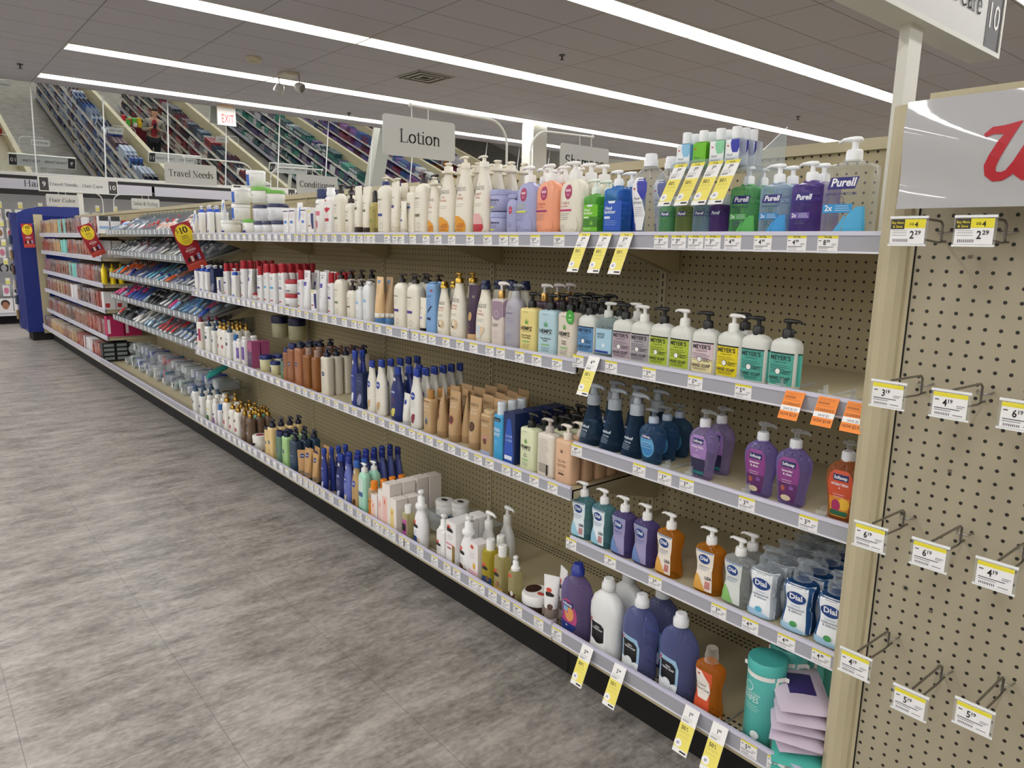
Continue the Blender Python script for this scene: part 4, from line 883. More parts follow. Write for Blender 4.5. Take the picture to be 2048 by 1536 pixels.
kind('whitebox', 'carton', 'carton', 'box', .055, .03, .125, 'l:EFEDED', None, [('r', -1, .86, 1, .9, 'l:2B2F5C'), ('f', -.8, .75, .7, 3, .06, 'l:9A4A5C'), ('r', -.6, .4, .4, .5, 'l:3F78C8'), ('f', -.8, .3, .5, 3, .06, 'l:7A7A8C')], desc='small white lotion carton')
kind('whitebox2', 'carton', 'carton', 'box', .06, .035, .11, 'l:EDEBEA', None, [('g', [(.2, .4, 1), (.5, .1, 1), (.85, .1, 1)], 'l:2B2F6C'), ('r', -.8, .3, .0, .36, 'l:A05A4C'), ('r', -1, .9, .2, .97, 'l:D8D06A'), ('f', -.8, .7, 0, 4, .07, 'l:6A5A5C')], desc='white carton with navy corner')
def tub(key, w, h, body, lid, ops, desc, lh=.018): kind(key, 'cream_tub', 'cream tub', 'jar', w, w, h, body, ('lid', lid, lh), ops, desc=desc)
tub('tub_blue', .105, .074, WH, 'p:F1F1F0', [('g', [(.1, -.4, .35), (.5, -.8, .35), (.92, -.9, .35)], 'l:2F63C0'), ('f', .45, .7, .85, 3, .12, 'l:3A3A44')], 'white cream tub with cobalt blue patch')
tub('tub_green', .11, .07, 'p:E6E6E0', 'p:6DB33F', [('t', 0, .6, .01, 'CeraVe', 'l:4A5A38', {'fit': .7}), ('f', -.4, .4, .4, 3, .12, 'l:7A8A6A')], 'white cream tub with green lid')
tub('tub_navy', .11, .07, 'p:DFE0E4', 'p:20264E', [('ring', -.1, .6, .014, 'l:5A5F78'), ('f', -.9, .6, -.45, 3, .12, 'l:3A3A54'), ('f', .4, .75, .9, 6, .09, 'l:8A8C98'), ('r', -.9, .42, -.5, .5, 'l:9A3A44')], 'grey white cream tub with navy lid')
tub('tub_navy_s', .085, .048, 'p:DFE0E4', 'p:20264E', [('ring', -.1, .5, .012, 'l:5A5F78'), ('f', -.9, .6, -.45, 3, .14, 'l:3A3A54')], 'small cream tub with navy lid')
tub('tub_green_s', .095, .062, WH, 'p:6DB33F', [('g', [(.05, -.9, .5), (.2, -.9, .2), (.3, -.4, .4)], 'l:22348C'), ('f', -.3, .75, .3, 4, .1, 'l:6A7A4A')], 'white cream tub with bright green lid')
tub('tub_flat', .115, .06, WH, 'p:ECECE6', [('r', -.2, .15, .5, .3, 'l:22348C'), ('f', -.6, .6, .5, 3, .12, 'l:3A3A54')], 'wide white cream tub')
kind('cera_pump', 'lotion_bottle', 'lotion bottle', 'flat', .064, .038, .135, WH, ('pump', 'p:1F4FC0', .0165, .04, 'p:E8EAF0', 180), [('g', [(.35, -.55, -.5), (.9, -.9, -.35)], 'l:5C6CC0'), ('f', -.2, .8, .6, 6, .06, 'l:5A5E70'), ('r', -.1, .05, .5, .15, 'l:3A5FC0')], desc='white lotion bottle with bright blue pump')
kind('cera_tube', 'lotion_tube', 'lotion tube', 'tube', .06, .04, .15, WH, ('cap', 'p:E6E8EE'), [('g', [(.4, .35, .5), (.85, .1, .9)], 'l:6C8CD0'), ('f', -.6, .7, .1, 4, .06, 'l:5A6EA0')], desc='white lotion tube with pale blue patch')
def redcap(key, w, h, desc, flip='p:B01E2E', c2='6FB4D0', tube=False, ch=.045):
    ops = [('t', -.1, .84, .0075, 'Eucerin', 'l:2E2A2E', {'fit': 1.3}), ('g', [(.78, -.05, .05), (.81, -.3, .3)], 'l:2E2A2E'), ('f', -.7, .72, .5, 3, .05, 'l:7A7478'), ('r', -.8, .5, .5, .57, 'l:'+c2), ('f', -.7, .4, .5, 4, .05, 'l:7A7478'), ('r', -.5, .12, .2, .16, 'l:B0202E')]
    kind(key, 'lotion_bottle', 'lotion bottle', 'flat', w, w*.5, h, 'p:E7E6E6', None if not flip else ('cap', flip, w*.26, ch), ops, desc=desc)
redcap('rc_a', .066, .172, 'white lotion bottle with red cap', c2='5FA8CC')
redcap('rc_b', .07, .18, 'white lotion bottle with red cap and grey print', c2='8A8C94')
redcap('rc_c', .055, .155, 'slim white lotion bottle with red cap', c2='4A3C90')
kind('eu_tube', 'lotion_tube', 'lotion tube', 'tube', .068, .045, .2, 'p:EAE9EA', ('cap', 'p:E2E0E4'), [('t', 0, .9, .008, 'Eucerin', 'l:2E2A2E', {'fit': 1.1}), ('g', [(.84, -.05, .05), (.87, -.3, .3)], 'l:2E2A2E'), ('r', -.8, .62, .3, .72, 'l:5A4CA8'), ('f', -.6, .56, .4, 5, .05, 'l:8A8890')], desc='tall white lotion tube with violet patch')
kind('eu_jar', 'cream_jar', 'cream jar', 'jar', .085, .085, .052, 'p:E6E5E5', ('lid', 'p:B01E2E', .02), [('t', -.2, .62, .007, 'Eucerin', 'l:2E2A2E', {'fit': .8}), ('r', -.7, .2, .5, .36, 'l:8A8C94')], desc='white cream jar with red lid')
kind('gold_b', 'lotion_tube', 'lotion tube', 'tube', .062, .05, .2, 'p:E2BE8E', ('cap', 'p:5F8FC8'), [('r', -1.1, .16, 1.1, .24, 'l:EDEBE6'), ('g', [(.86, -.1, .1), (.9, -.45, .45), (.93, -.2, .3)], 'l:5F8FC0'), ('f', -.3, .78, .4, 4, .04, 'l:4A3A28')], desc='amber lotion tube with blue cap')
kind('gold_c', 'lotion_tube', 'lotion tube', 'tube', .062, .05, .2, 'p:B59A78', ('cap', 'p:5F8FC8'), [('r', -1.1, .16, 1.1, .24, 'l:E4E2DC'), ('g', [(.86, -.1, .1), (.9, -.45, .45), (.93, -.2, .3)], 'l:5F8FC0'), ('f', -.3, .78, .4, 4, .04, 'l:4A3A28')], desc='tan lotion tube with blue cap')
kind('white_t', 'lotion_tube', 'lotion tube', 'round', .062, .045, .165, 'p:E6E8E8', ('ovalcap', 'p:E0E4E6', .018, .012), [('r', -.6, .52, .4, .6, 'l:9CC0DC'), ('ring', 0, .26, .011, 'l:9CB4C8'), ('f', -.6, .7, .4, 3, .05, 'l:8A9098')], desc='white oat lotion bottle with pale blue patch')
kind('sky_t', 'lotion_tube', 'lotion tube', 'flat', .06, .036, .195, 'p:7FA8D6', ('ovalcap', 'p:7FA8D6', .02, .004), [('r', .1, .84, .6, .87, 'l:B0304C'), ('t', -.1, .72, .009, 'OVC', 'l:3A5A9C'), ('f', -.6, .66, .4, 4, .04, 'l:3A5A9C'), ('r', -.5, .28, .2, .33, 'l:24365C'), ('g', [(.42, -.5, -.4), (.5, -.2, .1), (.56, .3, .5)], 'l:24283C')], desc='sky blue lotion bottle')
kind('plum_t', 'lotion_tube', 'lotion tube', 'tube', .062, .045, .2, 'p:3A2440', ('cap', 'p:D8B48A'), [('t', .2, .78, .008, 'GIS', 'l:D8C0A0'), ('e', 0, .45, .3, .08, 'l:C8A070'), ('f', -.5, .3, .3, 5, .04, 'l:B09080')], desc='dark plum lotion tube')
kind('olay', 'lotion_bottle', 'lotion bottle', 'flat', .062, .046, .165, 'p:D9CCC4', ('pump', 'm:C9A060', .0125, .056, 'p:E4DEDC', 0), [('r', -1.1, .62, 1.1, .97, 'l:9C8496'), ('e', 0, .63, .6, .08, 'l:9C8496'), ('ring', 0, .68, .01, 'l:D8CCD0'), ('t', -.2, .42, .011, 'OLAY', 'l:3A2E34', {'fit': .9}), ('f', -.4, .3, .3, 3, .05, 'l:8A7A78')], desc='mauve and blush lotion bottle with gold collar pump')
kind('olay_d', 'lotion_bottle', 'lotion bottle', 'flat', .062, .046, .165, 'p:4E3A48', ('pump', 'm:C9A060', .0125, .056, 'p:D4CECC', 0), (), desc='dark plum bottle with gold collar pump')
kind('method', 'lotion_bottle', 'lotion bottle', 'eos', .08, .052, .172, 'p:A7A4AE', ('pump', 'p:B9BABC', .0145, .046, 'k:D8DCE0', 0), [('ring', -.1, .8, .006, 'l:6B6A74'), ('t', -.2, .68, .007, 'method', 'l:4A5A8C', {'fit': .9}), ('f', -.6, .6, .5, 3, .04, 'l:6C7AA0'), ('f', -.6, .3, .4, 4, .035, 'l:6C7AA0')], desc='tall grey lavender lotion bottle with clear pump')
def hempz(key, c, leaf, desc, name='HEMPZ', pump='p:161616', ink='2B2B26', lines=('Sweet Pineapple', '& Honey Melon')):
    kind(key, 'lotion_bottle', 'lotion bottle', 'flat', .078, .048, .145, c, ('pump', pump, .0145, .05, None, 0),
         [('leaf', 0, .64, .019, 'l:'+leaf), ('f', -.4, .9, .4, 1, .03, 'l:'+ink), ('t', 0, .5, .0125, name, 'l:'+ink, {'bold': 1, 'fit': 1.35}), ('f', -.6, .47, .6, 1, .03, 'l:'+ink), ('t', 0, .37, .005, lines[0], 'l:'+ink, {'fit': 1.2, 'bold': 1}), ('t', 0, .32, .005, lines[1], 'l:'+ink, {'fit': 1.1, 'bold': 1}), ('r', -.4, .23, .4, .265, 'l:8FC07A'), ('f', -.5, .18, .5, 3, .035, 'l:'+ink)], desc=desc)
hempz('hz_y', 'p:E6D48A', '5DA83A', 'yellow lotion bottle with green leaf and black pump')
hempz('hz_b', 'p:B3D0DA', '4FA050', 'pale blue lotion bottle with green leaf', lines=('Triple Moisture', 'Herbal'))
hempz('hz_c', 'p:DDD3C3', '5DA83A', 'blush lotion bottle with green leaf', lines=('Original', 'Herbal'))
hempz('hz_d', 'p:3B3E38', '3B5A34', 'dark bottle with black pump standing deeper on the shelf')
hempz('hz_l', 'p:DFE3BE', '5FA03C', 'pale green lotion bottle with leaf', lines=('Fresh', 'Fusions'))
kind('hz_back', 'lotion_bottle', 'lotion bottle', 'flat', .078, .048, .145, 'p:E2D9CC', ('pump', 'p:BEB4AC', .0145, .046, None, 180), [('f', -.7, .85, .6, 16, .042, 'l:5A524A'), ('r', -.6, .1, .6, .3, 'l:A59C90'), ('r', .3, .05, .5, .3, 'l:2A2624')], desc='blush lotion bottle turned to show its back label')
kind('glow', 'lotion_bottle', 'lotion bottle', 'flat', .08, .05, .142, 'p:DFB795', ('pump', 'p:E6DCD0', .015, .046, None, 180), [('leaf', -.05, .7, .014, 'l:6E5040'), ('t', 0, .48, .0085, 'GLOW', 'l:6E5040', {'font': 'sans', 'fit': 1}), ('t', 0, .38, .0085, 'GETTER', 'l:6E5040', {'fit': 1.2}), ('r', -.35, .2, .3, .235, 'l:3A2A22'), ('f', -.4, .3, .4, 2, .04, 'l:8A6A54')], desc='tan peach lotion bottle with pale pump')
kind('neutro', 'lotion_bottle', 'lotion bottle', 'flat', .056, .04, .162, 'p:3FA2D4', ('cap', 'p:D6DEE4', .0165, .042), [('r', -.9, .84, .6, .92, 'l:16202C'), ('t', -.1, .86, .0045, 'Neutrogena', 'l:C8D8E4', {'fit': 1.2}), ('t', -.1, .62, .012, 'HYDRO', 'l:E8F4FA', {'bold': 1, 'fit': 1.3}), ('t', -.1, .52, .012, 'BOOST', 'l:E8F4FA', {'bold': 1, 'fit': 1.3}), ('f', -.6, .4, .2, 3, .04, 'l:BFE0F0')], desc='bright blue lotion bottle with pale cap')
kind('cloud', 'lotion_carton', 'carton', 'box', .058, .075, .178, 'l:1F2F5E', None, [('g', [(.0, -.75, .75), (.2, -.8, .8), (.6, -.6, .6), (.88, -.3, .3)], 'l:2A55B4'), ('t', 0, .52, .009, 'CLOVER', 'l:BCD0F0', {'fit': 1.2}), ('t', 0, .44, .009, 'on SKIN', 'l:BCD0F0', {'fit': 1.1}), ('r', -.7, .08, .6, .16, 'l:E4EAF4')], desc='navy carton with blue bottle picture')
kind('ng_bot', 'lotion_bottle', 'lotion bottle', 'flat', .062, .042, .15, 'p:C3A57C', ('ovalcap', 'p:C9AE84', .024, .012), [('r', -.8, .1, .8, .93, 'l:B5946A'), ('t', 0, .8, .0085, 'JERGENS', 'l:3A2A1E', {'font': 'serif', 'fit': 1.3}), ('t', 0, .7, .0085, 'GLOW', 'l:EFE2CC', {'fit': 1}), ('r', -1, .0, 1, .1, 'l:A8B8DC'), ('e', 0, .35, .3, .09, 'l:6A4232'), ('r', -.35, .4, .35, .46, 'l:C88494')], desc='tan lotion bottle with pale blue base')
kind('ng_pump', 'lotion_bottle', 'lotion bottle', 'flat', .062, .042, .14, 'p:BFA077', ('ovalcap', 'p:A87A3C', .018, .034), [('r', -.7, .9, .7, .94, 'l:8A5C3C'), ('t', 0, .75, .008, 'JERGENS', 'l:EDE0CA', {'font': 'serif', 'fit': 1.2}), ('t', 0, .65, .0085, 'GLOW', 'l:EDE0CA', {'fit': 1}), ('e', 0, .35, .3, .1, 'l:4F8FBC'), ('e', 0, .33, .25, .06, 'l:5A4232')], desc='tan lotion bottle with bronze cap')
for nm, c, dsc in (('a', 'C05A4A', 'coral'), ('b', '4A2A20', 'brown'), ('c', '2A221E', 'black')):
    kind('ng_t'+nm, 'lotion_tube', 'lotion tube', 'tube', .072, .05, .195, 'p:BC9B72', ('cap', 'p:A88A66'), [('t', 0, .82, .009, 'JERGENS', 'l:3A2A1E', {'font': 'serif', 'fit': 1.3}), ('t', 0, .74, .006, 'NATURAL', 'l:EADBC2', {'fit': 1}), ('t', 0, .67, .0105, 'GLOW', 'l:EADBC2', {'fit': 1.1}), ('e', 0, .44, .42, .09, 'l:'+c), ('e', 0, .44, .36, .075, 'l:5A3C2C'), ('f', -.3, .32, .3, 2, .03, 'l:EADBC2')], desc='tan self tan lotion tube with %s badge' % dsc)
def nivea(key, w, h, c, cap, ink, desc, ov='1F3C98', prof='nivea', stick=None, ch=.03, cr=.0155):
    ops = [('e', -.1, .62, .42, .075, 'l:'+ov), ('t', -.1, .605, .0075, 'NIVEA', 'l:F0F2F8', {'bold': 1, 'fit': .65}), ('f', -.5, .5, .4, 3, .045, 'l:'+ink), ('g', [(.1, -.35, .05), (.2, -.4, .3), (.28, -.1, .35)], 'l:'+(stick or ink))]
    kind(key, 'lotion_bottle', 'lotion bottle', prof, w, w*.52, h, c, ('ovalcap', cap, cr*1.2, ch), ops+[('r', -.35, .86, .15, .93, 'l:E4E0DC')], desc=desc)
nivea('nv_w', .075, .213, 'p:E4E2DC', 'p:1F3C98', '8A2A48', 'white lotion bottle with blue cap and blue oval')
nivea('nv_w2', .075, .213, 'p:E8E4D8', 'p:1F3C98', 'C8A470', 'ivory lotion bottle with blue cap and gold print')
nivea('nv_n', .09, .198, 'p:1F2C66', 'p:1F3C98', 'C9503A', 'navy lotion bottle with yellow swirl', ov='2A3A80', stick='D9CE6A')
nivea('nv_blue', .062, .225, 'p:2A3A88', 'p:1F3C98', 'E4E6F0', 'royal blue slim lotion bottle', ov='24348A', stick='E8EAF4')
nivea('nv_per', .072, .205, 'p:6470B8', 'p:24348A', 'E0E0F0', 'periwinkle lotion bottle with dark blue cap', stick='D8D4B0')
nivea('nv_tan', .066, .205, 'p:B99A68', 'p:2A58A8', '6A4A2C', 'tan lotion bottle with blue cap', stick='5A3020')
nivea('nv_deep', .072, .2, 'p:1B2660', 'p:1F3C98', 'C8CCE0', 'dark navy lotion bottle', ov='26357E')
kind('men_box', 'carton', 'carton', 'box', .06, .05, .16, 'l:1B2A54', None, [('ring', 0, .78, .017, 'l:4A6AA8'), ('t', 0, .76, .006, 'NIVEA', 'l:8CA4D0', {'fit': .7}), ('g', [(.08, -.5, .1), (.2, -.7, .5), (.35, -.3, .7), (.42, .1, .5)], 'l:8A8CA8'), ('f', -.7, .62, .4, 3, .04, 'l:5A7AB4')], desc='navy carton with grey splash print')
kind('tin_w', 'cream_tin', 'cream tin', 'jar', .062, .062, .016, 'p:DCE6EA', ('lid', 'p:EDEEEC', .008), (), desc='round white cream tin')
kind('tin_b', 'cream_tin', 'cream tin', 'jar', .066, .066, .02, 'p:1F3C98', ('lid', 'p:24409C', .008), (), desc='round blue cream tin')
kind('nv_stand', 'lotion_tube', 'lotion tube', 'tube', .05, .04, .13, 'p:E8E6E0', ('cap', 'p:C9CCD2'), [('e', 0, .72, .4, .08, 'l:1F3C98'), ('f', -.3, .5, .3, 3, .05, 'l:8A6A4A')], desc='white lotion tube standing on grey cap')
def vas(key, c, cap, w, h, desc, cy=0, txt='l:E8D8B8', cc='p:1B2238'):
    kind(key, 'lotion_bottle', 'lotion bottle', 'flat', w, w*.6, h, c, cap, [('e', -.15, .55, .42, .055, 'l:1B2A5C'), ('t', -.15, .54, .0058, 'Vaseline', 'l:E8ECF4', {'bold': 1, 'fit': .75}), ('r', -.62, .68, -.54, .92, 'l:20202A'), ('f', -.5, .4, .4, 6, .05, txt)], desc=desc)
vas('vs_yel', 'p:E2C58A', ('pump', 'p:1B2238', .0165, .048, None, 0), .072, .19, 'pale amber lotion bottle with navy pump', txt='l:9A7A4A')
vas('vs_yelc', 'p:E2C58A', ('ovalcap', 'p:1B2238', .026, .012), .05, .17, 'slim pale amber lotion bottle', txt='l:9A7A4A')
vas('vs_grn', 'p:5F8068', ('ovalcap', 'p:1B2450', .032, .026), .066, .165, 'sage green lotion bottle with navy cap', txt='l:B8C8A8')
vas('vs_lime', 'p:A6CC8A', ('pump', 'p:1B2238', .0165, .042, None, 0), .07, .18, 'light green lotion bottle with navy pump', txt='l:3A5A34')
vas('vs_navy', 'p:2C4257', ('pump', 'p:1B2238', .0165, .045, None, 0), .074, .18, 'slate blue lotion bottle with navy pump', txt='l:8CA4B8')
vas('vs_cocoa', 'p:96603F', ('ovalcap', 'p:1F2A5C', .03, .026), .07, .18, 'cocoa brown lotion bottle with navy cap', txt='l:D8A880')
vas('vs_cocop', 'p:A36A48', ('pump', 'p:1B2238', .0175, .036, None, 0), .082, .195, 'cocoa brown lotion bottle with navy pump', txt='l:D8A880')
vas('vs_white', 'p:DAD2C2', ('pump', 'p:1B2238', .0165, .042, None, 0), .072, .19, 'cream lotion bottle with navy pump', txt='l:8A7A6A')
kind('palm_br', 'lotion_bottle', 'lotion bottle', 'flat', .066, .05, .172, 'p:8A5426', ('cap', 'p:A08478', .0165, .034), [('t', -.75, .82, .008, 'P', 'l:E8DCB0', {'bold': 2}), ('t', -.75, .72, .008, 'A', 'l:E8DCB0', {'bold': 2}), ('t', -.75, .62, .008, 'L', 'l:E8DCB0', {'bold': 2}), ('r', -.8, .15, -.7, .45, 'l:3A2418')], desc='chestnut brown lotion bottle with taupe cap')
kind('vs_tubet', 'lotion_tube', 'lotion tube', 'tube', .062, .042, .165, 'p:C39A68', ('cap', 'p:22242C'), [('e', 0, .8, .5, .075, 'l:1B2A6C'), ('t', 0, .785, .0065, 'Vaseline', 'l:E8ECF4', {'bold': 1, 'fit': .85}), ('f', -.4, .55, .4, 3, .05, 'l:7A5A38'), ('r', -1, .2, 1, .3, 'l:8A7A68')], desc='tan lotion tube with navy oval')
kind('vs_jar', 'cream_jar', 'petroleum jelly jar', 'jar', .07, .07, .07, 'p:D8D3A8', ('lid', 'p:1B2A6C', .022), [('r', -.8, .2, .1, .8, 'l:1B2A6C'), ('e', -.35, .5, .4, .15, 'l:2A409A')], desc='pale jelly jar with navy lid')
kind('vs_jarbig', 'cream_jar', 'petroleum jelly jar', 'jar', .12, .1, .09, 'p:C9C8A2', ('lid', 'p:141E50', .045), [('e', -.6, .5, .25, .3, 'l:22367E')], desc='large jelly jar with deep navy lid')
kind('cet_pump', 'lotion_bottle', 'lotion bottle', 'flat', .07, .045, .17, 'p:E9E8E4', ('pump', 'p:2C4A66', .016, .038, None, 180), [('t', -.2, .72, .009, 'Cetaphil', 'l:3A4A5C', {'fit': 1.1}), ('r', -.8, .5, .2, .62, 'l:2C4A66'), ('f', -.6, .4, .3, 3, .05, 'l:8A9098')], desc='white lotion bottle with slate blue pump')
kind('cet_mag', 'lotion_bottle', 'lotion bottle', 'flat', .075, .045, .185, 'p:E7E3DA', ('pump', 'p:7A1E3A', .016, .034, None, 180), [('r', .0, .3, .9, .75, 'l:A8285C'), ('r', -.9, .48, 0, .56, 'l:4A1E30'), ('f', -.6, .3, -.1, 3, .05, 'l:8A9098')], desc='white lotion bottle with magenta panel')
kind('gold_w', 'lotion_bottle', 'lotion bottle', 'round', .07, .045, .178, 'p:E9E5DC', ('pump', 'm:B08C44', .0155, .042, None, 180), [('g', [(.62, -.9, -.3), (.72, -.7, .0)], 'l:2E3440'), ('r', -.4, .32, .3, .44, 'l:B0405C'), ('f', -.5, .26, .3, 3, .05, 'l:9A8A78')], desc='white lotion bottle with bronze gold pump')
kind('gold_br', 'lotion_bottle', 'lotion bottle', 'round', .068, .045, .18, 'p:6B5645', ('pump', 'm:B08C44', .0155, .042, None, 180), [('g', [(.66, -.6, -.2), (.78, -.4, .3)], 'l:3A3028'), ('r', -.7, .46, .4, .5, 'l:C0A8C8'), ('f', -.6, .3, .4, 4, .05, 'l:A08C78')], desc='taupe brown lotion bottle with bronze pump')
kind('gold_gr', 'lotion_bottle', 'lotion bottle', 'round', .068, .045, .18, 'p:4F9C80', ('pump', 'm:B08C44', .0155, .042, None, 180), [('g', [(.56, -.5, -.1), (.72, -.3, .4)], 'l:2E6A54'), ('r', -.8, .1, .6, .34, 'l:A8C4B8')], desc='sea green lotion bottle with bronze pump')
kind('gb_a', 'lotion_bottle', 'lotion bottle', 'round', .066, .042, .165, 'p:E9E6DC', ('flip', 'p:E4E2DC', .016, .024), [('r', -.7, .1, .5, .36, 'l:3F6A34'), ('t', -.1, .46, .008, 'GOLD', 'l:6A7A4A', {'fit': 1}), ('r', -.2, .6, .7, .64, 'l:D8CE4A')], desc='white lotion bottle with forest green panel')
kind('gb_p', 'lotion_bottle', 'lotion bottle', 'round', .066, .042, .165, 'p:E6E2E0', ('flip', 'p:E4E2DC', .016, .024), [('r', -.7, .12, .5, .4, 'l:8A4A98'), ('g', [(.48, -.6, .2), (.56, -.3, .5)], 'l:2E2A40'), ('f', -.4, .7, .4, 3, .05, 'l:9A8A98')], desc='white lotion bottle with violet panel')
kind('blue_tip', 'lotion_bottle', 'lotion bottle', 'round', .045, .035, .135, 'p:E9E9EA', ('cap', 'p:2A6CB0', .014, .032), [('f', -.5, .6, .5, 5, .06, 'l:8A98A8')], desc='slim white bottle with bright blue cap')
kind('purp_jar', 'lotion_bottle', 'lotion bottle', 'round', .062, .045, .16, 'p:E8E6E4', ('flip', 'p:E8E6E4', .02, .012), [('r', -.8, .2, .8, .68, 'l:6A4A9C'), ('ring', 0, .8, .01, 'l:2A2A34'), ('f', -.6, .58, .5, 4, .06, 'l:D8CCE8')], desc='white lotion bottle with purple panel')
kind('purp_box', 'carton', 'carton', 'box', .075, .05, .155, 'l:A8527C', None, [('r', -1, .0, 1, .62, 'l:5C4468'), ('f', -.6, .85, .6, 3, .06, 'l:E8C8D8'), ('ring', -.4, .4, .009, 'l:C8B0C8'), ('ring', .2, .4, .009, 'l:C8B0C8')], desc='rose and purple carton')
kind('udder', 'cream_tub', 'cream tub', 'jar', .085, .085, .072, 'p:EAE6E0', ('lid', 'p:EDEBE6', .018, [('e', 0, 0, .55, .55, 'l:A82C34')]), [('r', -1.2, .06, 1.2, .12, 'l:B0303A'), ('r', -.9, .45, -.2, .8, 'l:9A2A34'), ('g', [(.4, -.1, .1), (.5, -.4, .3), (.6, -.3, .5), (.68, .2, .5)], 'l:1E1A1A')], desc='white tub with red band and cow picture')
kind('mint', 'lotion_bottle', 'lotion bottle', 'round', .066, .042, .2, 'p:A6DCC4', ('pump', 'p:EEF0EE', .0145, .038, None, 180), [('r', -.8, .55, .6, .86, 'l:D4E6DC'), ('r', -.8, .44, .5, .54, 'l:3F5E94'), ('e', -.1, .3, .25, .09, 'l:C4D4D0'), ('r', -.8, .1, .5, .18, 'l:6FA48C'), ('f', -.6, .8, .3, 3, .05, 'l:5A7A70')], desc='mint green lotion bottle with white pump')
kind('witch', 'lotion_bottle', 'oil bottle', 'flat', .058, .04, .145, 'c:E9C9A4', ('cap', 'p:F08C1E', .0155, .034), [('r', -.95, .02, .95, .7, 'l:DE8A28'), ('t', 0, .58, .008, 'DICKINSON', 'l:2A1C10', {'bold': 1, 'fit': 1.5}), ('f', -.7, .5, .6, 4, .06, 'l:4A2A14'), ('r', -.8, .12, .8, .2, 'l:A8521E')], desc='clear amber bottle with orange cap and orange label')
def oilbox(key, w, d, h, side, desc):
    kind(key, 'carton', 'carton', 'box', w, d, h, 'l:EFE6E0', None, [('g', [(.0, -1, .3), (.5, -1, .3), (.72, -1, .3)], 'l:'+side), ('e', -.35, .6, .14, .06, 'l:D9604A'), ('f', -.7, .48, .1, 5, .05, 'l:D99A84')], desc=desc)
oilbox('bo_s', .045, .045, .13, 'F0CFC4', 'short white and pink oil carton'); oilbox('bo_m', .048, .045, .165, 'F0CFC4', 'medium white and pink oil carton')
oilbox('bo_l', .055, .06, .205, 'EEC4B8', 'tall white and pink oil carton'); oilbox('bo_y', .05, .055, .155, 'EAD78C', 'white carton with yellow panel')
kind('pinkoil', 'oil_bottle', 'oil bottle', 'flat', .055, .036, .122, 'c:D9D2A0', ('cap', 'p:F0F0EE', .0145, .032), [('r', -1, .06, .5, .76, 'l:B8559C'), ('r', -.8, .36, .3, .62, 'l:1E161C')], desc='small clear oil bottle with pink label')
PL = [('e', -.45, .62, .3, .05, 'l:D2503E'), ('g', [(.5, -.75, .2), (.54, -.75, .3), (.58, -.75, .1)], 'l:1E1814')]
kind('pl_coc', 'lotion_bottle', 'lotion bottle', 'nivea', .078, .056, .165, 'p:EFEEEC', ('pushdown', 'p:F0EFED', .0165, .062), PL+[('g', [(.05, -.8, .7), (.2, -.86, .5), (.28, -.86, -.2)], 'l:4A2A22'), ('e', .3, .24, .2, .05, 'l:D8CCC0'), ('f', -.6, .42, .2, 3, .04, 'l:5A5450')], desc='white lotion bottle with brown coconut print')
kind('pl_blue', 'lotion_bottle', 'lotion bottle', 'nivea', .076, .05, .172, 'p:EFEFF0', ('pushdown', 'p:F0EFED', .0155, .066), PL+[('g', [(.05, -.8, .6), (.2, -.86, .4), (.3, -.86, .0)], 'l:27457E'), ('e', .35, .22, .18, .05, 'l:E0CC9C'), ('f', -.6, .42, .2, 3, .04, 'l:4A6A94')], desc='white lotion bottle with blue panel and locked pump')
kind('pl_plain', 'lotion_bottle', 'lotion bottle', 'nivea', .076, .05, .16, 'p:E4E3E0', ('pump', 'p:E8E7E4', .0165, .066, None, 0), (), desc='plain white lotion bottle with a tall pump')
kind('pl_green', 'lotion_bottle', 'lotion bottle', 'flat', .058, .04, .13, 'p:EDEBE8', ('pushdown', 'p:EFEEEC', .0135, .06), PL+[('r', -1, .02, 1, .2, 'l:7DAE6C'), ('r', -1, .2, 1, .225, 'l:D2503E'), ('f', -.6, .44, .4, 3, .05, 'l:7A6A68')], desc='white and green lotion bottle')
kind('pl_box', 'carton', 'carton', 'box', .066, .048, .185, 'l:EEEBE9', None, [('e', -.4, .88, .34, .04, 'l:D2503E'), ('g', [(.78, -.75, .4), (.82, -.75, .5), (.86, -.75, .2)], 'l:1E1814'), ('f', -.6, .7, .5, 3, .035, 'l:5A5450'), ('r', -.9, .5, .8, .54, 'l:E0A0A4'), ('r', .35, .1, .9, .52, 'l:8A7038'), ('r', -.6, .42, .1, .45, 'l:A83A4A')], desc='tall white skin oil carton')
kind('pl_boxe', 'carton', 'carton', 'box', .056, .05, .15, 'l:EFE9E8', None, [('e', -.3, .88, .36, .05, 'l:D2503E'), ('r', -1, .0, 1, .3, 'l:E6B8C4'), ('e', .2, .42, .28, .08, 'l:E8B23C'), ('f', -.6, .72, .5, 3, .05, 'l:8A7A78')], desc='white and pink vitamin carton')
kind('pl_oil1', 'oil_bottle', 'oil bottle', 'flat', .056, .042, .148, 'c:D9C84A', ('cap', 'p:F0EFEC', .0155, .036), PL+[('r', -.9, .08, .9, .34, 'l:2B4A78'), ('e', .3, .3, .3, .07, 'l:7A5A48')], desc='golden oil bottle with blue label')
kind('pl_oil2', 'oil_bottle', 'oil bottle', 'flat', .058, .042, .148, 'c:D8CE98', ('cap', 'p:F0EFEC', .0155, .036), PL+[('r', -.9, .08, .9, .24, 'l:E0AE4C'), ('e', 0, .33, .3, .06, 'l:9A6A50')], desc='pale oil bottle with orange label')
kind('pl_spray', 'spray_bottle', 'spray bottle', 'round', .046, .04, .125, 'c:D4CC9A', ('pushdown', 'p:EFEEEC', .0105, .045), [('e', -.3, .82, .4, .05, 'l:D2503E'), ('r', -.8, .08, .8, .34, 'l:5A3A2C'), ('e', .2, .34, .3, .07, 'l:E4E0DC')], desc='slim pale oil spray bottle')
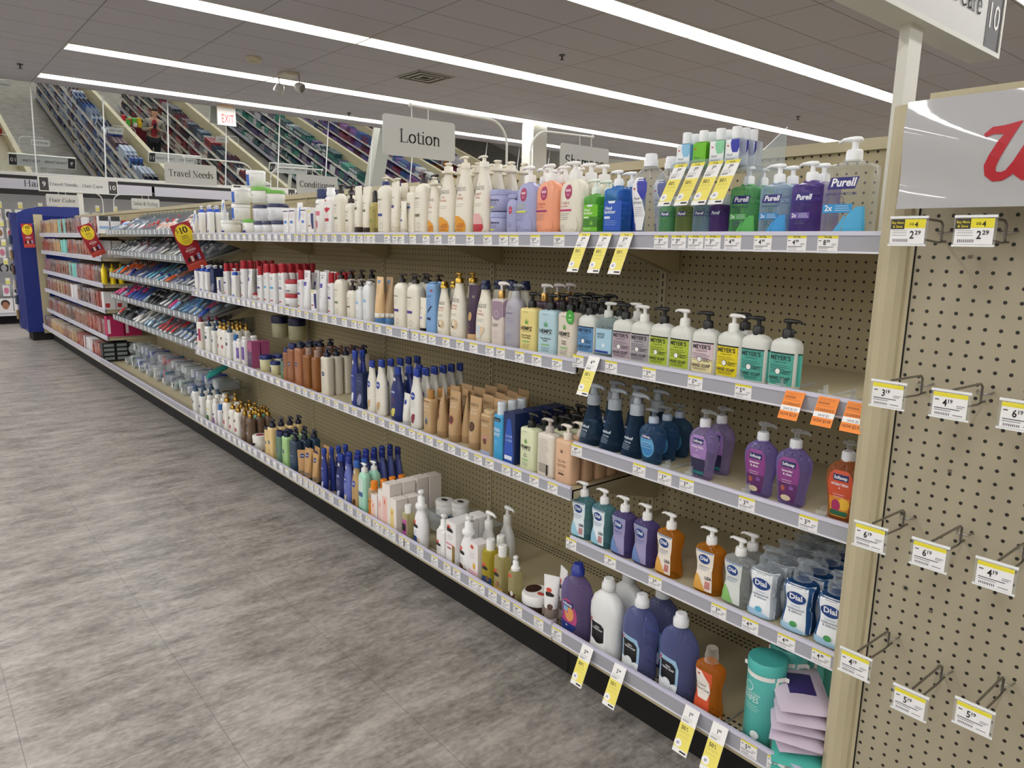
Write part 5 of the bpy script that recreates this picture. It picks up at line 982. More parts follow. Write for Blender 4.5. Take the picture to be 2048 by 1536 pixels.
kind('pl_jar', 'cream_jar', 'cream jar', 'jar', .1, .1, .032, 'p:33211C', ('lid', 'p:EFEDEA', .032, [('g',), ('e', -.45, .1, .5, .62, 'l:3A221C'), ('e', .35, .3, .45, .3, 'l:EFEDEA'), ('e', .45, -.1, .3, .2, 'l:C9503E')]), (), desc='wide white lidded brown jar of body butter')
kind('pl_jars', 'cream_jar', 'cream jar', 'jar', .074, .074, .05, 'p:E6E4E0', ('lid', 'p:DAD8D6', .02, [('e', 0, 0, .5, .3, 'l:33302E')]), [('r', -1.2, .0, 1.2, .22, 'l:3C5478'), ('f', -.3, .7, .6, 2, .14, 'l:3A3A44')], desc='white and blue cream jar')
kind('pl_tube', 'lotion_tube', 'lotion tube', 'tube', .056, .046, .165, 'p:EDEBE8', ('cap', 'p:F0EEEC'), [('e', -.2, .72, .36, .045, 'l:D2503E'), ('g', [(.6, -.5, .4), (.64, -.6, .5), (.68, -.6, .1)], 'l:1E1814'), ('r', -1.1, .16, 1.1, .36, 'l:8A7C72'), ('e', .1, .4, .35, .06, 'l:5A4238')], desc='white lotion tube with brown band')
# soaps of the near bay
def softsoap(key, w, h, shell, lab, desc, l2, words, prof='oval', art=None, pump='p:D8DADF'):
    kind(key, 'soap_bottle', 'soap bottle', prof, w, w*.56, h, shell, ('pump', pump, .0145, .044, 'k:DDE0E4', 0),
         [('g', [(.08, -.5, .4), (.3, -.6, .5), (.6, -.74, .62), (.76, -.66, .54), (.84, -.4, .3)], 'l:'+lab)]+([('g', [(.08, -.5, .4), (.3, -.6, .5), (.4, -.62, .52)], 'l:'+l2)] if l2 else [])+(art or [])+
         [('g', [(.68, -.42, .38), (.78, -.44, .4)], 'l:1F2A5E'), ('t', -.02, .705, .0078, 'Softsoap', 'l:F2F2F6', {'bold': 1, 'fit': .7})]+[('t', -.04, .6-.06*i, .0058, wd, 'l:F0E8F0', {'fit': .95, 'bold': 1}) for i, wd in enumerate(words)]+[('f', -.4, .45, .3, 2, .04, 'l:E8DCE8')], desc=desc)
softsoap('ss_lav', .086, .14, 'c:9C8CD0', '8A3F86', 'lavender pump soap with purple flower label', '5C2A60', ['lavender', '& shea'], art=[('e', -.3, .3, .14, .05, 'l:A8584A'), ('leaf', .2, .3, .012, 'l:9C6CC0'), ('e', -.1, .14, .3, .05, 'l:D8C8A8')])
softsoap('ss_anti', .084, .14, 'c:B0A0D0', 'A07CB8', 'pale purple pump soap with berry label', '2E2A4A', ['ANTIBACTERIAL', '+'], art=[('r', -.5, .1, .42, .16, 'l:2E7C7C')])
softsoap('ss_or', .084, .14, 'c:C87A4A', 'C9502E', 'orange red pump soap with citrus label', 'D88A2A', ['ANTIBACTERIAL', '+'], art=[('e', .2, .3, .3, .1, 'l:E8B83A'), ('e', -.2, .26, .25, .1, 'l:A83060'), ('r', -.5, .1, .42, .18, 'l:2E6A4C')])
kind('ss_blue', 'soap_bottle', 'soap bottle', 'oval', .086, .05, .115, 'c:4A7098', ('pump', 'p:A8B4C4', .0145, .038, 'k:C8D0D8', 180), [('e', -.05, .45, .62, .3, 'l:5FA4D0'), ('e', -.05, .36, .5, .16, 'l:3F84C0'), ('g', [(.62, -.42, .34), (.74, -.42, .34)], 'l:1F2A5E'), ('t', -.04, .65, .007, 'Softsoap', 'l:F2F2F6', {'bold': 1, 'fit': .65}), ('f', -.5, .52, .4, 3, .06, 'l:DCECF6')], desc='small blue oval pump soap')
kind('foam_d', 'soap_bottle', 'soap bottle', 'cone', .088, .082, .125, 'c:3A5676', ('foam', 'p:A6AEB6', .021, .062, None, 0), [('t', -.1, .42, .0085, 'method', 'l:DDE4EC', {'bold': 1, 'fit': .8}), ('t', -.05, .34, .0055, 'foaming', 'l:DDE4EC', {'fit': .6}), ('f', -.5, .3, .3, 4, .035, 'l:B4C0CC')], desc='dark blue cone shaped foaming soap bottle')
def dial(key, shell, lab, accent, desc, txt='antibacterial', usa=True, pump='p:E9E8E6'):
    ops = [('g', [(.06, -.85, .55), (.2, -.85, .52), (.45, -.72, .42), (.7, -.82, .52), (.86, -.85, .55)], 'l:'+lab), ('r', -.8, .83, .5, .87, 'l:8A98B0'), ('e', -.15, .7, .42, .1, 'l:1F4488'), ('t', -.15, .675, .0105, 'Dial', 'l:F4F6FA', {'bold': 1.5, 'fit': .62}), ('t', -.15, .53, .0045, txt, 'l:2A4A84', {'fit': .95}), ('f', -.6, .5, .2, 2, .03, 'l:5A78A8'), ('g', [(.06, -.85, .1), (.2, -.85, -.2), (.3, -.8, -.4), (.36, -.74, -.6)], 'l:'+accent)]
    if usa: ops += [('t', .22, .3, .0085, 'USA', 'l:2A2A3A', {'bold': 1.5, 'fit': .48})]+[('r', .04+q*.1, .12, .09+q*.1, .27, 'l:C04A4A') for q in range(4)]
    kind(key, 'soap_bottle', 'soap bottle', 'waist', .08, .046, .135, shell, ('pump', pump, .0145, .043, None, 180), ops, desc=desc)
dial('dl_teal', 'c:6FA8B4', 'E4EEF2', '9CCBE0', 'teal antibacterial pump soap with white label')
dial('dl_purp', 'c:7264A8', '9C96BC', '6E8CC0', 'purple antibacterial pump soap', usa=False)
dial('dl_amb', 'c:D98A28', 'EDE3D6', 'E0A850', 'amber antibacterial pump soap with white label')
dial('dl_clr', 'c:C9CCCA', 'D6DAD6', '8CC070', 'clear antibacterial pump soap with aloe label', usa=False)
for nm, sc, ac, ds in (('a', 'c:C9D0D6', '5FB4D4', 'clear'), ('b', 'c:2F5E98', '4F9E58', 'dark blue')):
    kind('df_'+nm, 'soap_bottle', 'soap bottle', 'waist', .076, .062, .13, sc, ('foam', 'k:D8DEE4', .022, .05, None, 0),
         [('g', [(.02, -.95, .95), (.2, -.95, .95), (.5, -.8, .8), (.78, -.92, .92), (.93, -.95, .95)], 'l:EEF1F4'), ('r', -.9, .84, .9, .92, 'l:DDE2E6'), ('f', -.8, .905, .8, 2, .03, 'l:2A2A34'), ('e', 0, .68, .62, .12, 'l:1F4488'), ('t', 0, .645, .0145, 'Dial', 'l:F4F6FA', {'bold': 1.5, 'fit': .9}), ('t', 0, .5, .004, 'FOAMING', 'l:6A9AC0', {'fit': .6}), ('t', 0, .44, .0058, 'antibacterial', 'l:2A3A5C', {'fit': 1.25}), ('t', 0, .385, .0058, '& defense', 'l:2A3A5C', {'fit': .9}), ('g', [(.03, -.9, .9), (.1, -.9, .6), (.16, -.9, -.2)], 'l:A8CCE4'), ('e', 0, .18, .24, .055, 'l:'+ac)], desc='foaming soap with white wrap and %s base' % ds)
def refill(key, shell, cap, desc, lab, w=.118, h=.21):
    kind(key, 'refill_bottle', 'soap bottle', 'refill', w, w*.56, h, shell, ('handcap', cap, .021, .032), lab, desc=desc)
refill('rf_soft', 'c:8C7CB4', 'p:22338C', 'big purple soap refill bottle with navy cap', [('e', -.15, .36, .7, .26, 'l:B8487C'), ('e', .0, .4, .34, .12, 'l:E09A5A'), ('g', [(.12, -.5, .2), (.18, -.72, .42), (.25, -.82, .5)], 'l:24367E'), ('r', -.45, .42, -.1, .5, 'l:7FB8D8'), ('g', [(.50, -.6, .3), (.58, -.55, .34)], 'l:1F2A6E'), ('t', -.13, .52, .011, 'Softsoap', 'l:F2F2F6', {'bold': 1, 'fit': .72}), ('t', -.15, .2, .006, '6x', 'l:F2F2F6', {'bold': 1})])
WL = [('t', -.55, .5, .006, 'w', 'l:F2ECEC', {'bold': 2}), ('g', [(.2, -.2, .0), (.24, -.6, .3), (.46, -.6, .3), (.5, -.6, .1)], 'l:17161A'), ('t', -.14, .39, .0058, 'HAND SOAP', 'l:EDEDED', {'fit': .72, 'bold': 1}), ('t', -.14, .43, .0045, 'FRESH', 'l:EDEDED', {'fit': .4, 'bold': 1})]
refill('rf_white', 'p:E2E3E2', 'p:D9D9D8', 'big pearl white soap refill bottle with black label', [('g', [(.06, -.7, .35), (.2, -.75, .4), (.45, -.75, .4), (.52, -.7, .1)], 'l:EFEFED'), ('e', -.62, .5, .1, .04, 'l:B83A44')]+WL+[('t', -.25, .1, .004, '56 FL OZ (1.65 L)', 'l:3A3A3A', {'fit': .8})])
refill('rf_clear', 'c:7E86BC', 'p:DCDCDE', 'big clear lilac soap refill bottle with black label', [('g', [(.06, -.7, .35), (.2, -.76, .42), (.45, -.78, .45), (.56, -.72, .3)], 'l:9CC0DC'), ('g', [(.06, -.7, .35), (.14, -.73, .39), (.22, -.76, .42)], 'l:EDF0F2'), ('e', -.62, .5, .1, .035, 'l:B83A44')]+WL+[('e', -.2, .2, .26, .07, 'l:E4E8EC'), ('e', .12, .15, .12, .035, 'l:D4DAE0'), ('t', -.25, .085, .004, '56 FL OZ (1.65 L)', 'l:3A3A3A', {'fit': .8})])
kind('wliq', 'soap_bottle', 'soap bottle', 'waist', .08, .046, .16, 'c:E0862A', ('flip', 'k:E8E4DC', .0165, .035), [('g', [(.08, -.8, .45), (.3, -.8, .4), (.5, -.7, .36), (.7, -.8, .5), (.84, -.8, .5)], 'l:D95A38'), ('g', [(.34, -.5, .2), (.5, -.68, .4), (.66, -.78, .3), (.82, -.78, -.3)], 'l:EFE6DC'), ('t', -.5, .74, .009, 'w', 'l:C03A34', {'bold': 2}), ('t', -.25, .56, .0075, 'Liquid', 'l:3A4A5C', {'fit': .7}), ('t', -.15, .49, .0075, 'Hand Soap', 'l:3A4A5C', {'fit': 1})], desc='orange liquid hand soap bottle with clear cap')
kind('wipes', 'wipes_canister', 'wipes canister', 'wipes', .09, .09, .2, 'p:53AFA6', ('lid', 'p:4FB3AB', .026, [('e', 0, 0, .99, .99, 'l:3F9C96')]), [('r', -1.3, .93, 1.3, .985, 'l:E8E6E2'), ('r', .84, .02, .92, .93, 'l:E8E6E2'), ('ring', -.45, .8, .012, 'l:E4EEEC'), ('t', -.25, .7, .0075, 'ANTIBACTERIAL', 'l:D4ECE8', {'fit': 1.05}), ('t', -.3, .62, .015, 'WIPES', 'l:E4F2F0', {'fit': .95}), ('f', -.7, .57, .3, 3, .03, 'l:CDE8E4'), ('e', .1, .2, .24, .055, 'l:E8EEEC'), ('r', -1.2, 0, 1.2, .03, 'l:E8E6E2')], desc='teal disinfecting wipes canister')
kind('boxw', 'carton', 'carton', 'box', .07, .05, .17, 'l:DAD5D2', None, [('f', -.6, .8, .5, 4, .05, 'l:B0A4A0')], desc='plain pale carton')
kind('orgel', 'lotion_bottle', 'lotion bottle', 'flat', .07, .05, .14, 'p:2A5E44', ('ovalcap', 'p:2A5E44', .02, .02), [('f', -.6, .7, .4, 3, .06, 'l:5AA07C')], desc='dark green bottle')
SHN = {'T': 'top shelf', 'B': 'second shelf', 'b': 'second shelf', 'C': 'third shelf', 'c': 'third shelf', 'D': 'fourth shelf', 'E': 'bottom shelf'}
USED = {}
def pick(*cands):
    """first label that is short enough and not taken yet"""
    ok = [c for c in cands if 4 <= len(c.split()) <= 16]
    for c in ok:
        if c not in USED: USED[c] = 1; return c
    return ok[-1] if ok else ' '.join(cands[-1].split()[:16])
NTH = ['', 'second', 'third', 'fourth', 'fifth', 'sixth', 'seventh', 'eighth']
def row(code, items, start='the end post'):
    """items from right to left: (kind, column in the photograph, how many behind it, options)"""
    prev = start
    for it in items:
        key, px = it[0], it[1]; nb = it[2] if len(it) > 2 else 0; o = it[3] if len(it) > 3 else {}
        K = KINDS[key]; X = (XBL if code == 'E' else XL)+.028+K['d']/2+o.get('back', 0)
        z = DK[code]+o.get('up', 0); h = top_of(key); y = yat(px, X, z+h*.5)
        desc = o.get('desc', K['desc']); sn = SHN[code]; sh = desc.split(' with ')[0]; rel = 'above' if o.get('on') else 'left of'
        lab = pick(o.get('lab', ''), '%s, %s, %s %s' % (desc, sn, rel, prev), '%s, %s' % (desc, sn), '%s, %s, %s %s' % (sh, sn, rel, prev), '%s on the %s, left of its twin' % (sh, sn))
        grp = 'goods along the %s' % sn; rz = -90+o.get('rz', random.uniform(-5, 5))
        product(key, X, y, z, lab, grp, rz=rz, scale=o.get('s', 1))
        dd = o.get('step', K['d']*1.08+.003)
        sp = ' '.join(w_ for w_ in sh.split() if w_ not in ('bottle', 'lotion', 'tall', 'cream')) or sh
        for q in range(1, nb+1):
            xx = X+dd*q
            if xx+K['d']/2 > XB-.006: break
            kk = o.get('bkind', key); s2 = KINDS[kk]['desc'].split(' with ')[0]
            product(kk, xx, y+random.uniform(-.003, .003)+o.get('dy', 0)*q, z, pick('%s behind the %s, %s of its file, %s' % (s2, sp, NTH[q], sn), '%s, %s of its file behind %s, %s' % (s2, NTH[q], prev, sn)), 'files of goods on the %s' % sn, rz=-90+random.uniform(-6, 6), scale=o.get('s', 1))
        if o.get('noprev') is None: prev = 'the '+' '.join(sp.split()[:5])
# top shelf, hand sanitizer bay then lotions
row('T', [('pur_big', 1703, 0, {'rz': 0}), ('pur_purple', 1621, 1), ('pur_blue', 1556, 1, {'step': .055}), ('pur_green', 1495, 1, {'step': .055}),
          ('small_sp', 1440, 1), ('small_sb', 1406, 1), ('small_so', 1371, 1), ('small_sg', 1338, 1),
          ('wclear', 1299, 1, {'rz': 0, 'step': .085}), ('san_blue', 1236, 1), ('san_green', 1191, 2),
          ('eos_cream', 1150, 2, {'rz': -2}), ('eos_orange', 1101, 2, {'rz': -2}), ('eos_lilac', 1060, 2, {'rz': -2}), ('eos_tube', 1027, 0), ('eos_jar', 1003, 2, {'noprev': 1})], 'the end post')
row('T', [('eos_jar', 1003, 2, {'up': .073, 'on': 1, 'lab': 'round lilac cream jar stacked on the lower jar, top shelf'})], 'the lilac cream jar')
row('T', [('jg_red', 968, 3, {'bkind': 'jg_honey2'}), ('jg_honey', 931, 3, {'bkind': 'jg_honey2'}), ('jg_honey2', 897, 2), ('jg_small', 869, 1), ('av_a', 848, 1), ('av_box', 827, 0, {'back': .02}),
          ('av_tubes', 808, 0), ('av_tube', 792, 1), ('av_navy', 773, 1), ('oil_spray', 751, 0), ('av_tubeb', 734, 1, {'desc': 'small cream tube with olive patch', 's': .9}), ('av_tubeb', 718, 1), ('av_short', 703, 0), ('av_green', 682, 2), ('emblem', 663, 0), ('navycap', 645, 1),
          ('whitebox2', 628, 1), ('whitebox', 612, 2), ('cera_tube', 601, 0, {'desc': 'slim white lotion tube'}), ('whitebox', 589, 2, {'desc': 'white carton with blue patch'}), ('whitebox', 577, 1, {'desc': 'white carton with navy stripe'})], 'the lilac jars')
Z1, Z2 = .068, .075
row('T', [('tub_navy_s', 560, 1), ('tub_navy_s', 541, 1, {'desc': 'small navy lidded cream tub'}), ('tub_navy_s', 524, 1, {'desc': 'small grey cream tub'}), ('tub_green_s', 504, 1), ('tub_flat', 462, 1), ('cera_pump', 421, 2), ('cera_pump', 404, 2, {'desc': 'white pump bottle with blue collar'}), ('cera_tube', 391, 1)], 'the white cartons')
row('T', [('tub_navy', 556, 0, {'up': .067, 'on': 1, 'noprev': 1}), ('tub_navy', 527, 0, {'up': .067, 'on': 1, 'desc': 'second grey white tub with navy lid', 'noprev': 1})], 'the small navy lidded tubs')
row('T', [('tub_green', 550, 0, {'up': .156, 'back': .11, 'on': 1, 'noprev': 1, 'desc': 'right hand green lidded cream tub'}), ('tub_green', 523, 0, {'up': .17, 'back': .05, 'on': 1, 'noprev': 1, 'desc': 'left hand green lidded cream tub'})], 'the navy lidded tubs')
row('T', [('tub_blue', 482, 0, {'up': .081, 'back': .03, 'on': 1, 'noprev': 1, 'desc': 'lowest white tub with cobalt patch'}), ('tub_blue', 482, 0, {'up': .174, 'back': .03, 'on': 1, 'noprev': 1, 'desc': 'middle white tub with cobalt patch'}),
          ('tub_blue', 512, 0, {'up': .262, 'back': .05, 'on': 1, 'noprev': 1, 'desc': 'topmost white tub with cobalt patch'}), ('cera_tube', 447, 0, {'up': .079, 's': .8, 'on': 1, 'noprev': 1, 'desc': 'white lotion tube with pale blue label'})], 'the stack at the left end')
# second shelf
row('B', [('my_green', 1573), ('my_green2', 1514), ('my_yellow', 1465, 1, {'bkind': 'my_plum'}), ('my_plum', 1414), ('my_lime', 1368), ('my_lime2', 1327), ('my_grey', 1288), ('my_mauve', 1251, 1, {'bkind': 'my_grey'}), ('rain', 1216, 1, {'bkind': 'my_mauve'}), ('my_blue', 1180, 1)], 'the empty shelf end')
row('b', [('hz_c', 1141, 3, {'bkind': 'hz_d'}), ('hz_b', 1102, 3, {'bkind': 'hz_d'}), ('hz_y', 1064, 3, {'bkind': 'olay_d'}), ('method', 1032, 0), ('olay', 1003, 2, {'bkind': 'jg_firm'}), ('jg_firm', 971, 2), ('plum_t', 948, 1), ('jg_shea', 919, 1), ('jg_shea2', 889, 1),
          ('sky_t', 867, 1), ('av_oval', 848, 0), ('av_purple', 832, 2), ('av_purple', 805, 2, {'desc': 'cream black pump bottle with purple bar'}), ('gold_c', 780, 0, {'back': .03}), ('gold_b', 761, 0), ('white_t', 739, 0), ('white_t', 722, 1, {'desc': 'plain white lotion tube', 's': .85}), ('av_short', 706, 2, {'desc': 'short cream lotion bottle with olive bar'}), ('av_green', 683, 3, {'desc': 'cream black pump bottle with olive patch'}),
          ('rc_c', 664, 3), ('eu_tube', 648, 1, {'desc': 'plain white lotion tube with pale cap'}), ('whitebox2', 634, 0), ('eu_tube', 616, 2), ('rc_c', 603, 1, {'desc': 'slim white red capped bottle'}), ('eu_jar', 588, 2), ('rc_b', 567, 4), ('rc_a', 549, 4), ('rc_a', 536, 4, {'desc': 'white red capped bottle with blue patch'}), ('rc_c', 522, 4, {'desc': 'slim bottle with red cap'}), ('eu_jar', 511, 1, {'desc': 'small white jar with red lid', 's': .6}),
          ('eu_tube', 502, 1, {'s': .9, 'desc': 'white lotion tube with blue patch'}), ('rc_b', 489, 4, {'desc': 'white and blue red capped bottle'}), ('cera_pump', 471, 2, {'desc': 'white bottle with sky blue pump'}), ('rc_c', 454, 2, {'desc': 'slim white bottle with pale cap'}), ('whitebox2', 443, 1, {'desc': 'navy and white carton'}), ('men_box', 432, 1, {'desc': 'narrow navy carton'}), ('cera_pump', 416, 2, {'desc': 'third white bottle with blue pump'}), ('cera_pump', 406, 2, {'desc': 'second white bottle with blue pump'}), ('cera_pump', 396, 2, {'desc': 'leftmost white bottle with blue pump'})], 'the blue wrapped soap')
row('b', [('eu_jar', 588, 0, {'up': .073, 'on': 1})], 'the red lidded jar')
# third shelf, near bay
row('C', [('ss_or', 1692, 0, {'rz': 0}), ('ss_lav', 1588, 0, {'rz': 0}), ('ss_lav', 1523, 0, {'desc': 'lavender pump soap farther from the post', 'rz': -3}), ('ss_anti', 1408, 1, {'rz': -4, 'step': .07}), ('ss_blue', 1306, 2), ('foam_d', 1273, 1, {'desc': 'cone shaped blue foaming soap nearest the oval ones'}), ('foam_d', 1229, 1, {'desc': 'middle dark blue foaming soap bottle'}), ('foam_d', 1187, 1, {'desc': 'farthest dark blue foaming soap bottle'})], 'the end post')
row('c', [('glow', 1136, 4), ('hz_back', 1099, 4, {'bkind': 'hz_l'}), ('hz_l', 1063, 4, {'bkind': 'hz_d'}), ('cloud', 1034, 2), ('neutro', 1004, 2), ('ng_bot', 979, 3, {'bkind': 'ng_ta'}), ('ng_tc', 952, 4), ('ng_tb', 936, 0, {'rz': -40, 'desc': 'turned tan lotion tube with dark badge', 'back': .03, 'noprev': 1}), ('ng_ta', 911, 4), ('ng_ta', 887, 2, {'desc': 'tan lotion tube with coral ring', 'rz': -30}), ('ng_pump', 862, 3), ('nv_w', 834, 5, {'dy': 0.004}), ('nv_stand', 815, 0), ('nv_n', 796, 2), ('nv_w2', 764, 4), ('nv_w2', 745, 0, {'desc': 'white lotion bottle with slim blue cap', 's': .94}),
          ('men_box', 728, 1), ('nv_blue', 711, 1), ('vs_white', 655, 4), ('palm_br', 636, 4), ('palm_br', 619, 4, {'desc': 'chestnut brown bottle with white letters'}), ('vs_cocop', 602, 3), ('vs_cocoa', 586, 3), ('vs_cocoa', 575, 2, {'desc': 'slim brown bottle with navy cap', 's': .85}), ('vs_grn', 567, 1, {'desc': 'small navy and white tube', 's': .6}), ('vs_jar', 551, 1, {'desc': 'small navy jelly jar', 's': .8}), ('vs_jar', 532, 1), ('purp_box', 508, 1), ('purp_jar', 492, 1), ('purp_jar', 480, 1, {'desc': 'slim white bottle with purple stripe', 's': .85}), ('blue_tip', 473, 0),
          ('cet_pump', 461, 2, {'desc': 'tall white lotion bottle with bronze pump', 'bkind': 'gold_w'}), ('gold_w', 451, 2, {'desc': 'white lotion bottle with dark stripe'}), ('gold_w', 443, 2, {'desc': 'slim white lotion bottle with blue label'}), ('cet_pump', 431, 2, {'desc': 'short white bottle with teal blue pump', 's': .9}), ('cet_pump', 419, 2), ('cet_mag', 403, 2)], 'the foaming soaps')
row('c', [('vs_jarbig', 560, 0, {'back': .25, 'up': .135, 'desc': 'large jelly jar with navy lid at the back', 'noprev': 1}), ('vs_jarbig', 594, 0, {'back': .28, 'up': .135, 'desc': 'second large jelly jar at the back'})], 'the brown bottles')
row('E', [('wipes', 1529, 3), ('wliq', 1420, 0), ('rf_clear', 1358, 0, {'rz': -4}), ('rf_clear', 1281, 1, {'desc': 'clear lilac refill bottle farther from the post', 'rz': -4, 'step': .09}), ('rf_white', 1215, 1, {'rz': -3, 'step': .09}), ('rf_soft', 1154, 0, {'rz': -3}),
          ('pl_tube', 1103, 0, {'rz': 25}), ('pl_tube', 1127, 0, {'desc': 'second white tube half behind the first', 'back': .07, 'rz': -20}), ('pl_jar', 1074, 0), ('pl_spray', 1031, 0), ('pl_oil2', 1005, 0), ('pl_oil1', 981, 1, {'bkind': 'pl_oil2'}), ('pl_boxe', 958, 0), ('pl_coc', 938, 2, {'bkind': 'pl_plain', 'step': .09}), ('pl_box', 912, 2), ('pl_green', 888, 0), ('pl_blue', 843, 0, {'back': .0}), ('pinkoil', 817, 0), ('bo_y', 798, 1), ('bo_l', 784, 3), ('bo_m', 771, 1), ('bo_s', 757, 1), ('witch', 749, 3), ('mint', 730, 1), ('nv_tan', 714, 1), ('nv_per', 698, 6), ('nv_deep', 683, 6),
          ('nv_blue', 649, 3, {'s': .85, 'desc': 'royal blue slim lotion bottle standing alone'}), ('vs_tubet', 633, 1), ('vs_tubet', 618, 2, {'desc': 'tan lotion tube beside the slate bottles', 's': 1.05}), ('vs_tubet', 606, 1, {'desc': 'narrow turned tan tube', 'rz': 50, 's': .9}), ('vs_navy', 592, 2), ('vs_lime', 575, 2), ('vs_grn', 562, 1), ('vs_yel', 546, 3), ('vs_yelc', 537, 1), ('udder', 521, 0), ('gold_gr', 514, 1, {'back': .06}), ('gold_br', 502, 2, {'desc': 'dark taupe bottle with bronze pump'}), ('gold_br', 491, 2), ('gold_w', 478, 2), ('gold_w', 467, 2, {'desc': 'white bottle with rose patch and bronze pump'}), ('gold_w', 456, 1, {'desc': 'tall white bottle with lime sticker', 's': 1.15}), ('blue_tip', 442, 0), ('gb_p', 433, 1), ('gb_a', 421, 2), ('cet_pump', 406, 2, {'s': .93, 'desc': 'white bottle with slate blue cap'}), ('cet_pump', 393, 2)], 'the pile of wipes packs')
row('D', [('df_b', 1672, 2), ('df_b', 1603, 4), ('df_a', 1534, 4), ('dl_clr', 1479, 1), ('dl_amb', 1421, 0), ('dl_amb', 1341, 0, {'desc': 'amber antibacterial pump soap beside the purple ones'}), ('dl_purp', 1293, 0), ('dl_purp', 1249, 0, {'desc': 'purple antibacterial pump soap beside the teal ones'}), ('dl_teal', 1208, 0), ('dl_teal', 1168, 0, {'desc': 'teal antibacterial pump soap at the shelf end'})], 'the end post')
# ================================================================ price tags and sale tags on the shelf rails
ORD = ['first', 'second', 'third', 'fourth', 'fifth', 'sixth', 'seventh', 'eighth', 'ninth', 'tenth', 'eleventh', 'twelfth', 'thirteenth', 'fourteenth', 'fifteenth', 'sixteenth', 'seventeenth', 'eighteenth', 'nineteenth', 'twentieth']
def tags(code, lst, where, **k):
    for i, (px, pr) in enumerate(lst): price_tag(px, code, pr, '%s price tag on the %s rail, %s tag from %s' % (pr, SHN[code], ORD[i] if i < 20 else 'late', where), **k)
tags('T', [(1655, '8.99'), (1593, '4.99'), (1525, '4.99'), (1465, '4.99'), (1425, '3.19'), (1391, '3.19'), (1357, '3.19'), (1322, '3.19')], 'the end post', fsa=True)
tags('T', [(1118, '10.99'), (1070, '10.99'), (1028, '10.99'), (1007, '14.99'), (975, '14.99'), (940, '9.99'), (903, '11.99'), (876, '9.99'), (852, '9.99'), (825, '17.99'), (802, '14.99'), (791, '9.99'), (774, '14.99'), (744, '10.99'), (733, '13.99'), (720, '10.99')], 'the rail joint')
tags('B', [(1486, '5.99'), (1390, '5.99'), (1298, '5.99'), (1222, '5.99'), (1156, '5.99')], 'the clearance tags')
tags('b', [(1114, '21.99'), (1073, '21.99'), (1039, '21.99'), (1001, '14.99'), (979, '12.99'), (947, '9.99'), (920, '10.99'), (892, '13.99'), (864, '9.99'), (847, '11.99'), (830, '9.99'), (808, '14.99'), (778, '14.99'), (756, '10.99'), (739, '10.99'), (721, '14.99'), (708, '13.99'), (689, '9.99')], 'the rail joint')
tags('C', [(1616, '3.79'), (1493, '3.79'), (1373, '3.79'), (1329, '2.49'), (1278, '2.49'), (1153, '4.99')], 'the end post')
tags('c', [(1105, '21.99'), (1068, '21.99'), (1034, '21.99'), (1012, '21.99'), (979, '14.99'), (956, '12.99'), (929, '12.99'), (903, '12.99'), (880, '12.99'), (859, '12.99'), (840, '14.99'), (824, '9.99'), (804, '11.99'), (784, '11.99'), (763, '10.99'), (744, '9.99'), (729, '9.99'), (709, '12.99')], 'the rail joint')
tags('D', [(1642, '4.49'), (1572, '4.49'), (1500, '4.49'), (1437, '3.49'), (1310, '3.49'), (1220, '3.49'), (1142, '3.49')], 'the end post')
tags('E', [(1551, '2.99'), (1497, '5.99'), (1113, '6.99')], 'the end post')
tags('E', [(1077, '11.99'), (1035, '14.99'), (1011, '9.99'), (985, '9.99'), (961, '9.99'), (945, '8.99'), (913, '8.99'), (894, '14.99'), (869, '9.99'), (840, '9.99'), (813, '8.99'), (803, '7.99'), (785, '24.99'), (772, '22.99'), (762, '23.99'), (751, '13.99'), (736, '7.99'), (718, '11.99')], 'the rail joint')
for code, lst in (('T', [705, 688, 668, 650, 635, 620, 606, 592, 578, 564, 551, 538, 525, 512, 500, 488, 476, 464, 452, 440, 429, 418, 407, 396]),
                  ('b', [668, 650, 631, 613, 598, 586, 574, 562, 551, 540, 529, 518, 507, 497, 487, 477, 467, 457, 447, 437, 428, 419, 410, 401, 393]),
                  ('c', [692, 672, 655, 640, 625, 610, 597, 584, 570, 556, 543, 530, 517, 504, 492, 480, 468, 457, 446, 435, 425, 415, 405, 396]),
                  ('E', [700, 682, 662, 645, 633, 622, 611, 600, 589, 574, 562, 549, 536, 524, 510, 499, 488, 479, 469, 458, 447, 436, 425, 414, 403, 393])):
    X = (XBL if code == 'E' else XL)-.0012
    for i, px in enumerate(lst):
        z = SH[code]-.0085; yl = i > 9
        pr = ['9.99', '11.99', '12.99', '14.99'][i % 4]
        o = link('price_tag', tagd(pr) if i < 8 else tagd(pr, band=None, blank=True) if i % 3 else tagd(pr, blank=True), None, (X, yat(px, X, z-.018), z), -PI/2)
        tag(o, 'small price tag on the far stretch of the %s rail' % SHN[code], 'price tag', 'far price tags along the %s rail' % SHN[code])
for px, pr, lab in ((1254, '5.49', 'hanging yellow half price sale tag under the clear sanitizer, nearest the end post'), (1212, '3.49', 'middle of three yellow sale tags under the sanitizer bottles'), (1170, '3.49', 'yellow sale tag at the top rail joint under the green sanitizer')): sale_tag(px, 'T', pr, lab)
sale_tag(1189, 'B', '4.49', 'single yellow sale tag hanging from the second shelf rail', fsa=False)
sale_tag(1241, 'E', '5.49', 'yellow sale tag under the clear lilac refill bottles', fsa=False); sale_tag(1176, 'E', '5.49', 'yellow sale tag under the purple refill bottle', fsa=False)
sale_tag(1441, 'E', '1.99', 'yellow 1.99 sale tag under the teal wipes canister', fsa=False); sale_tag(1385, 'E', '1.99', 'yellow 1.99 sale tag under the orange hand soap', fsa=False)
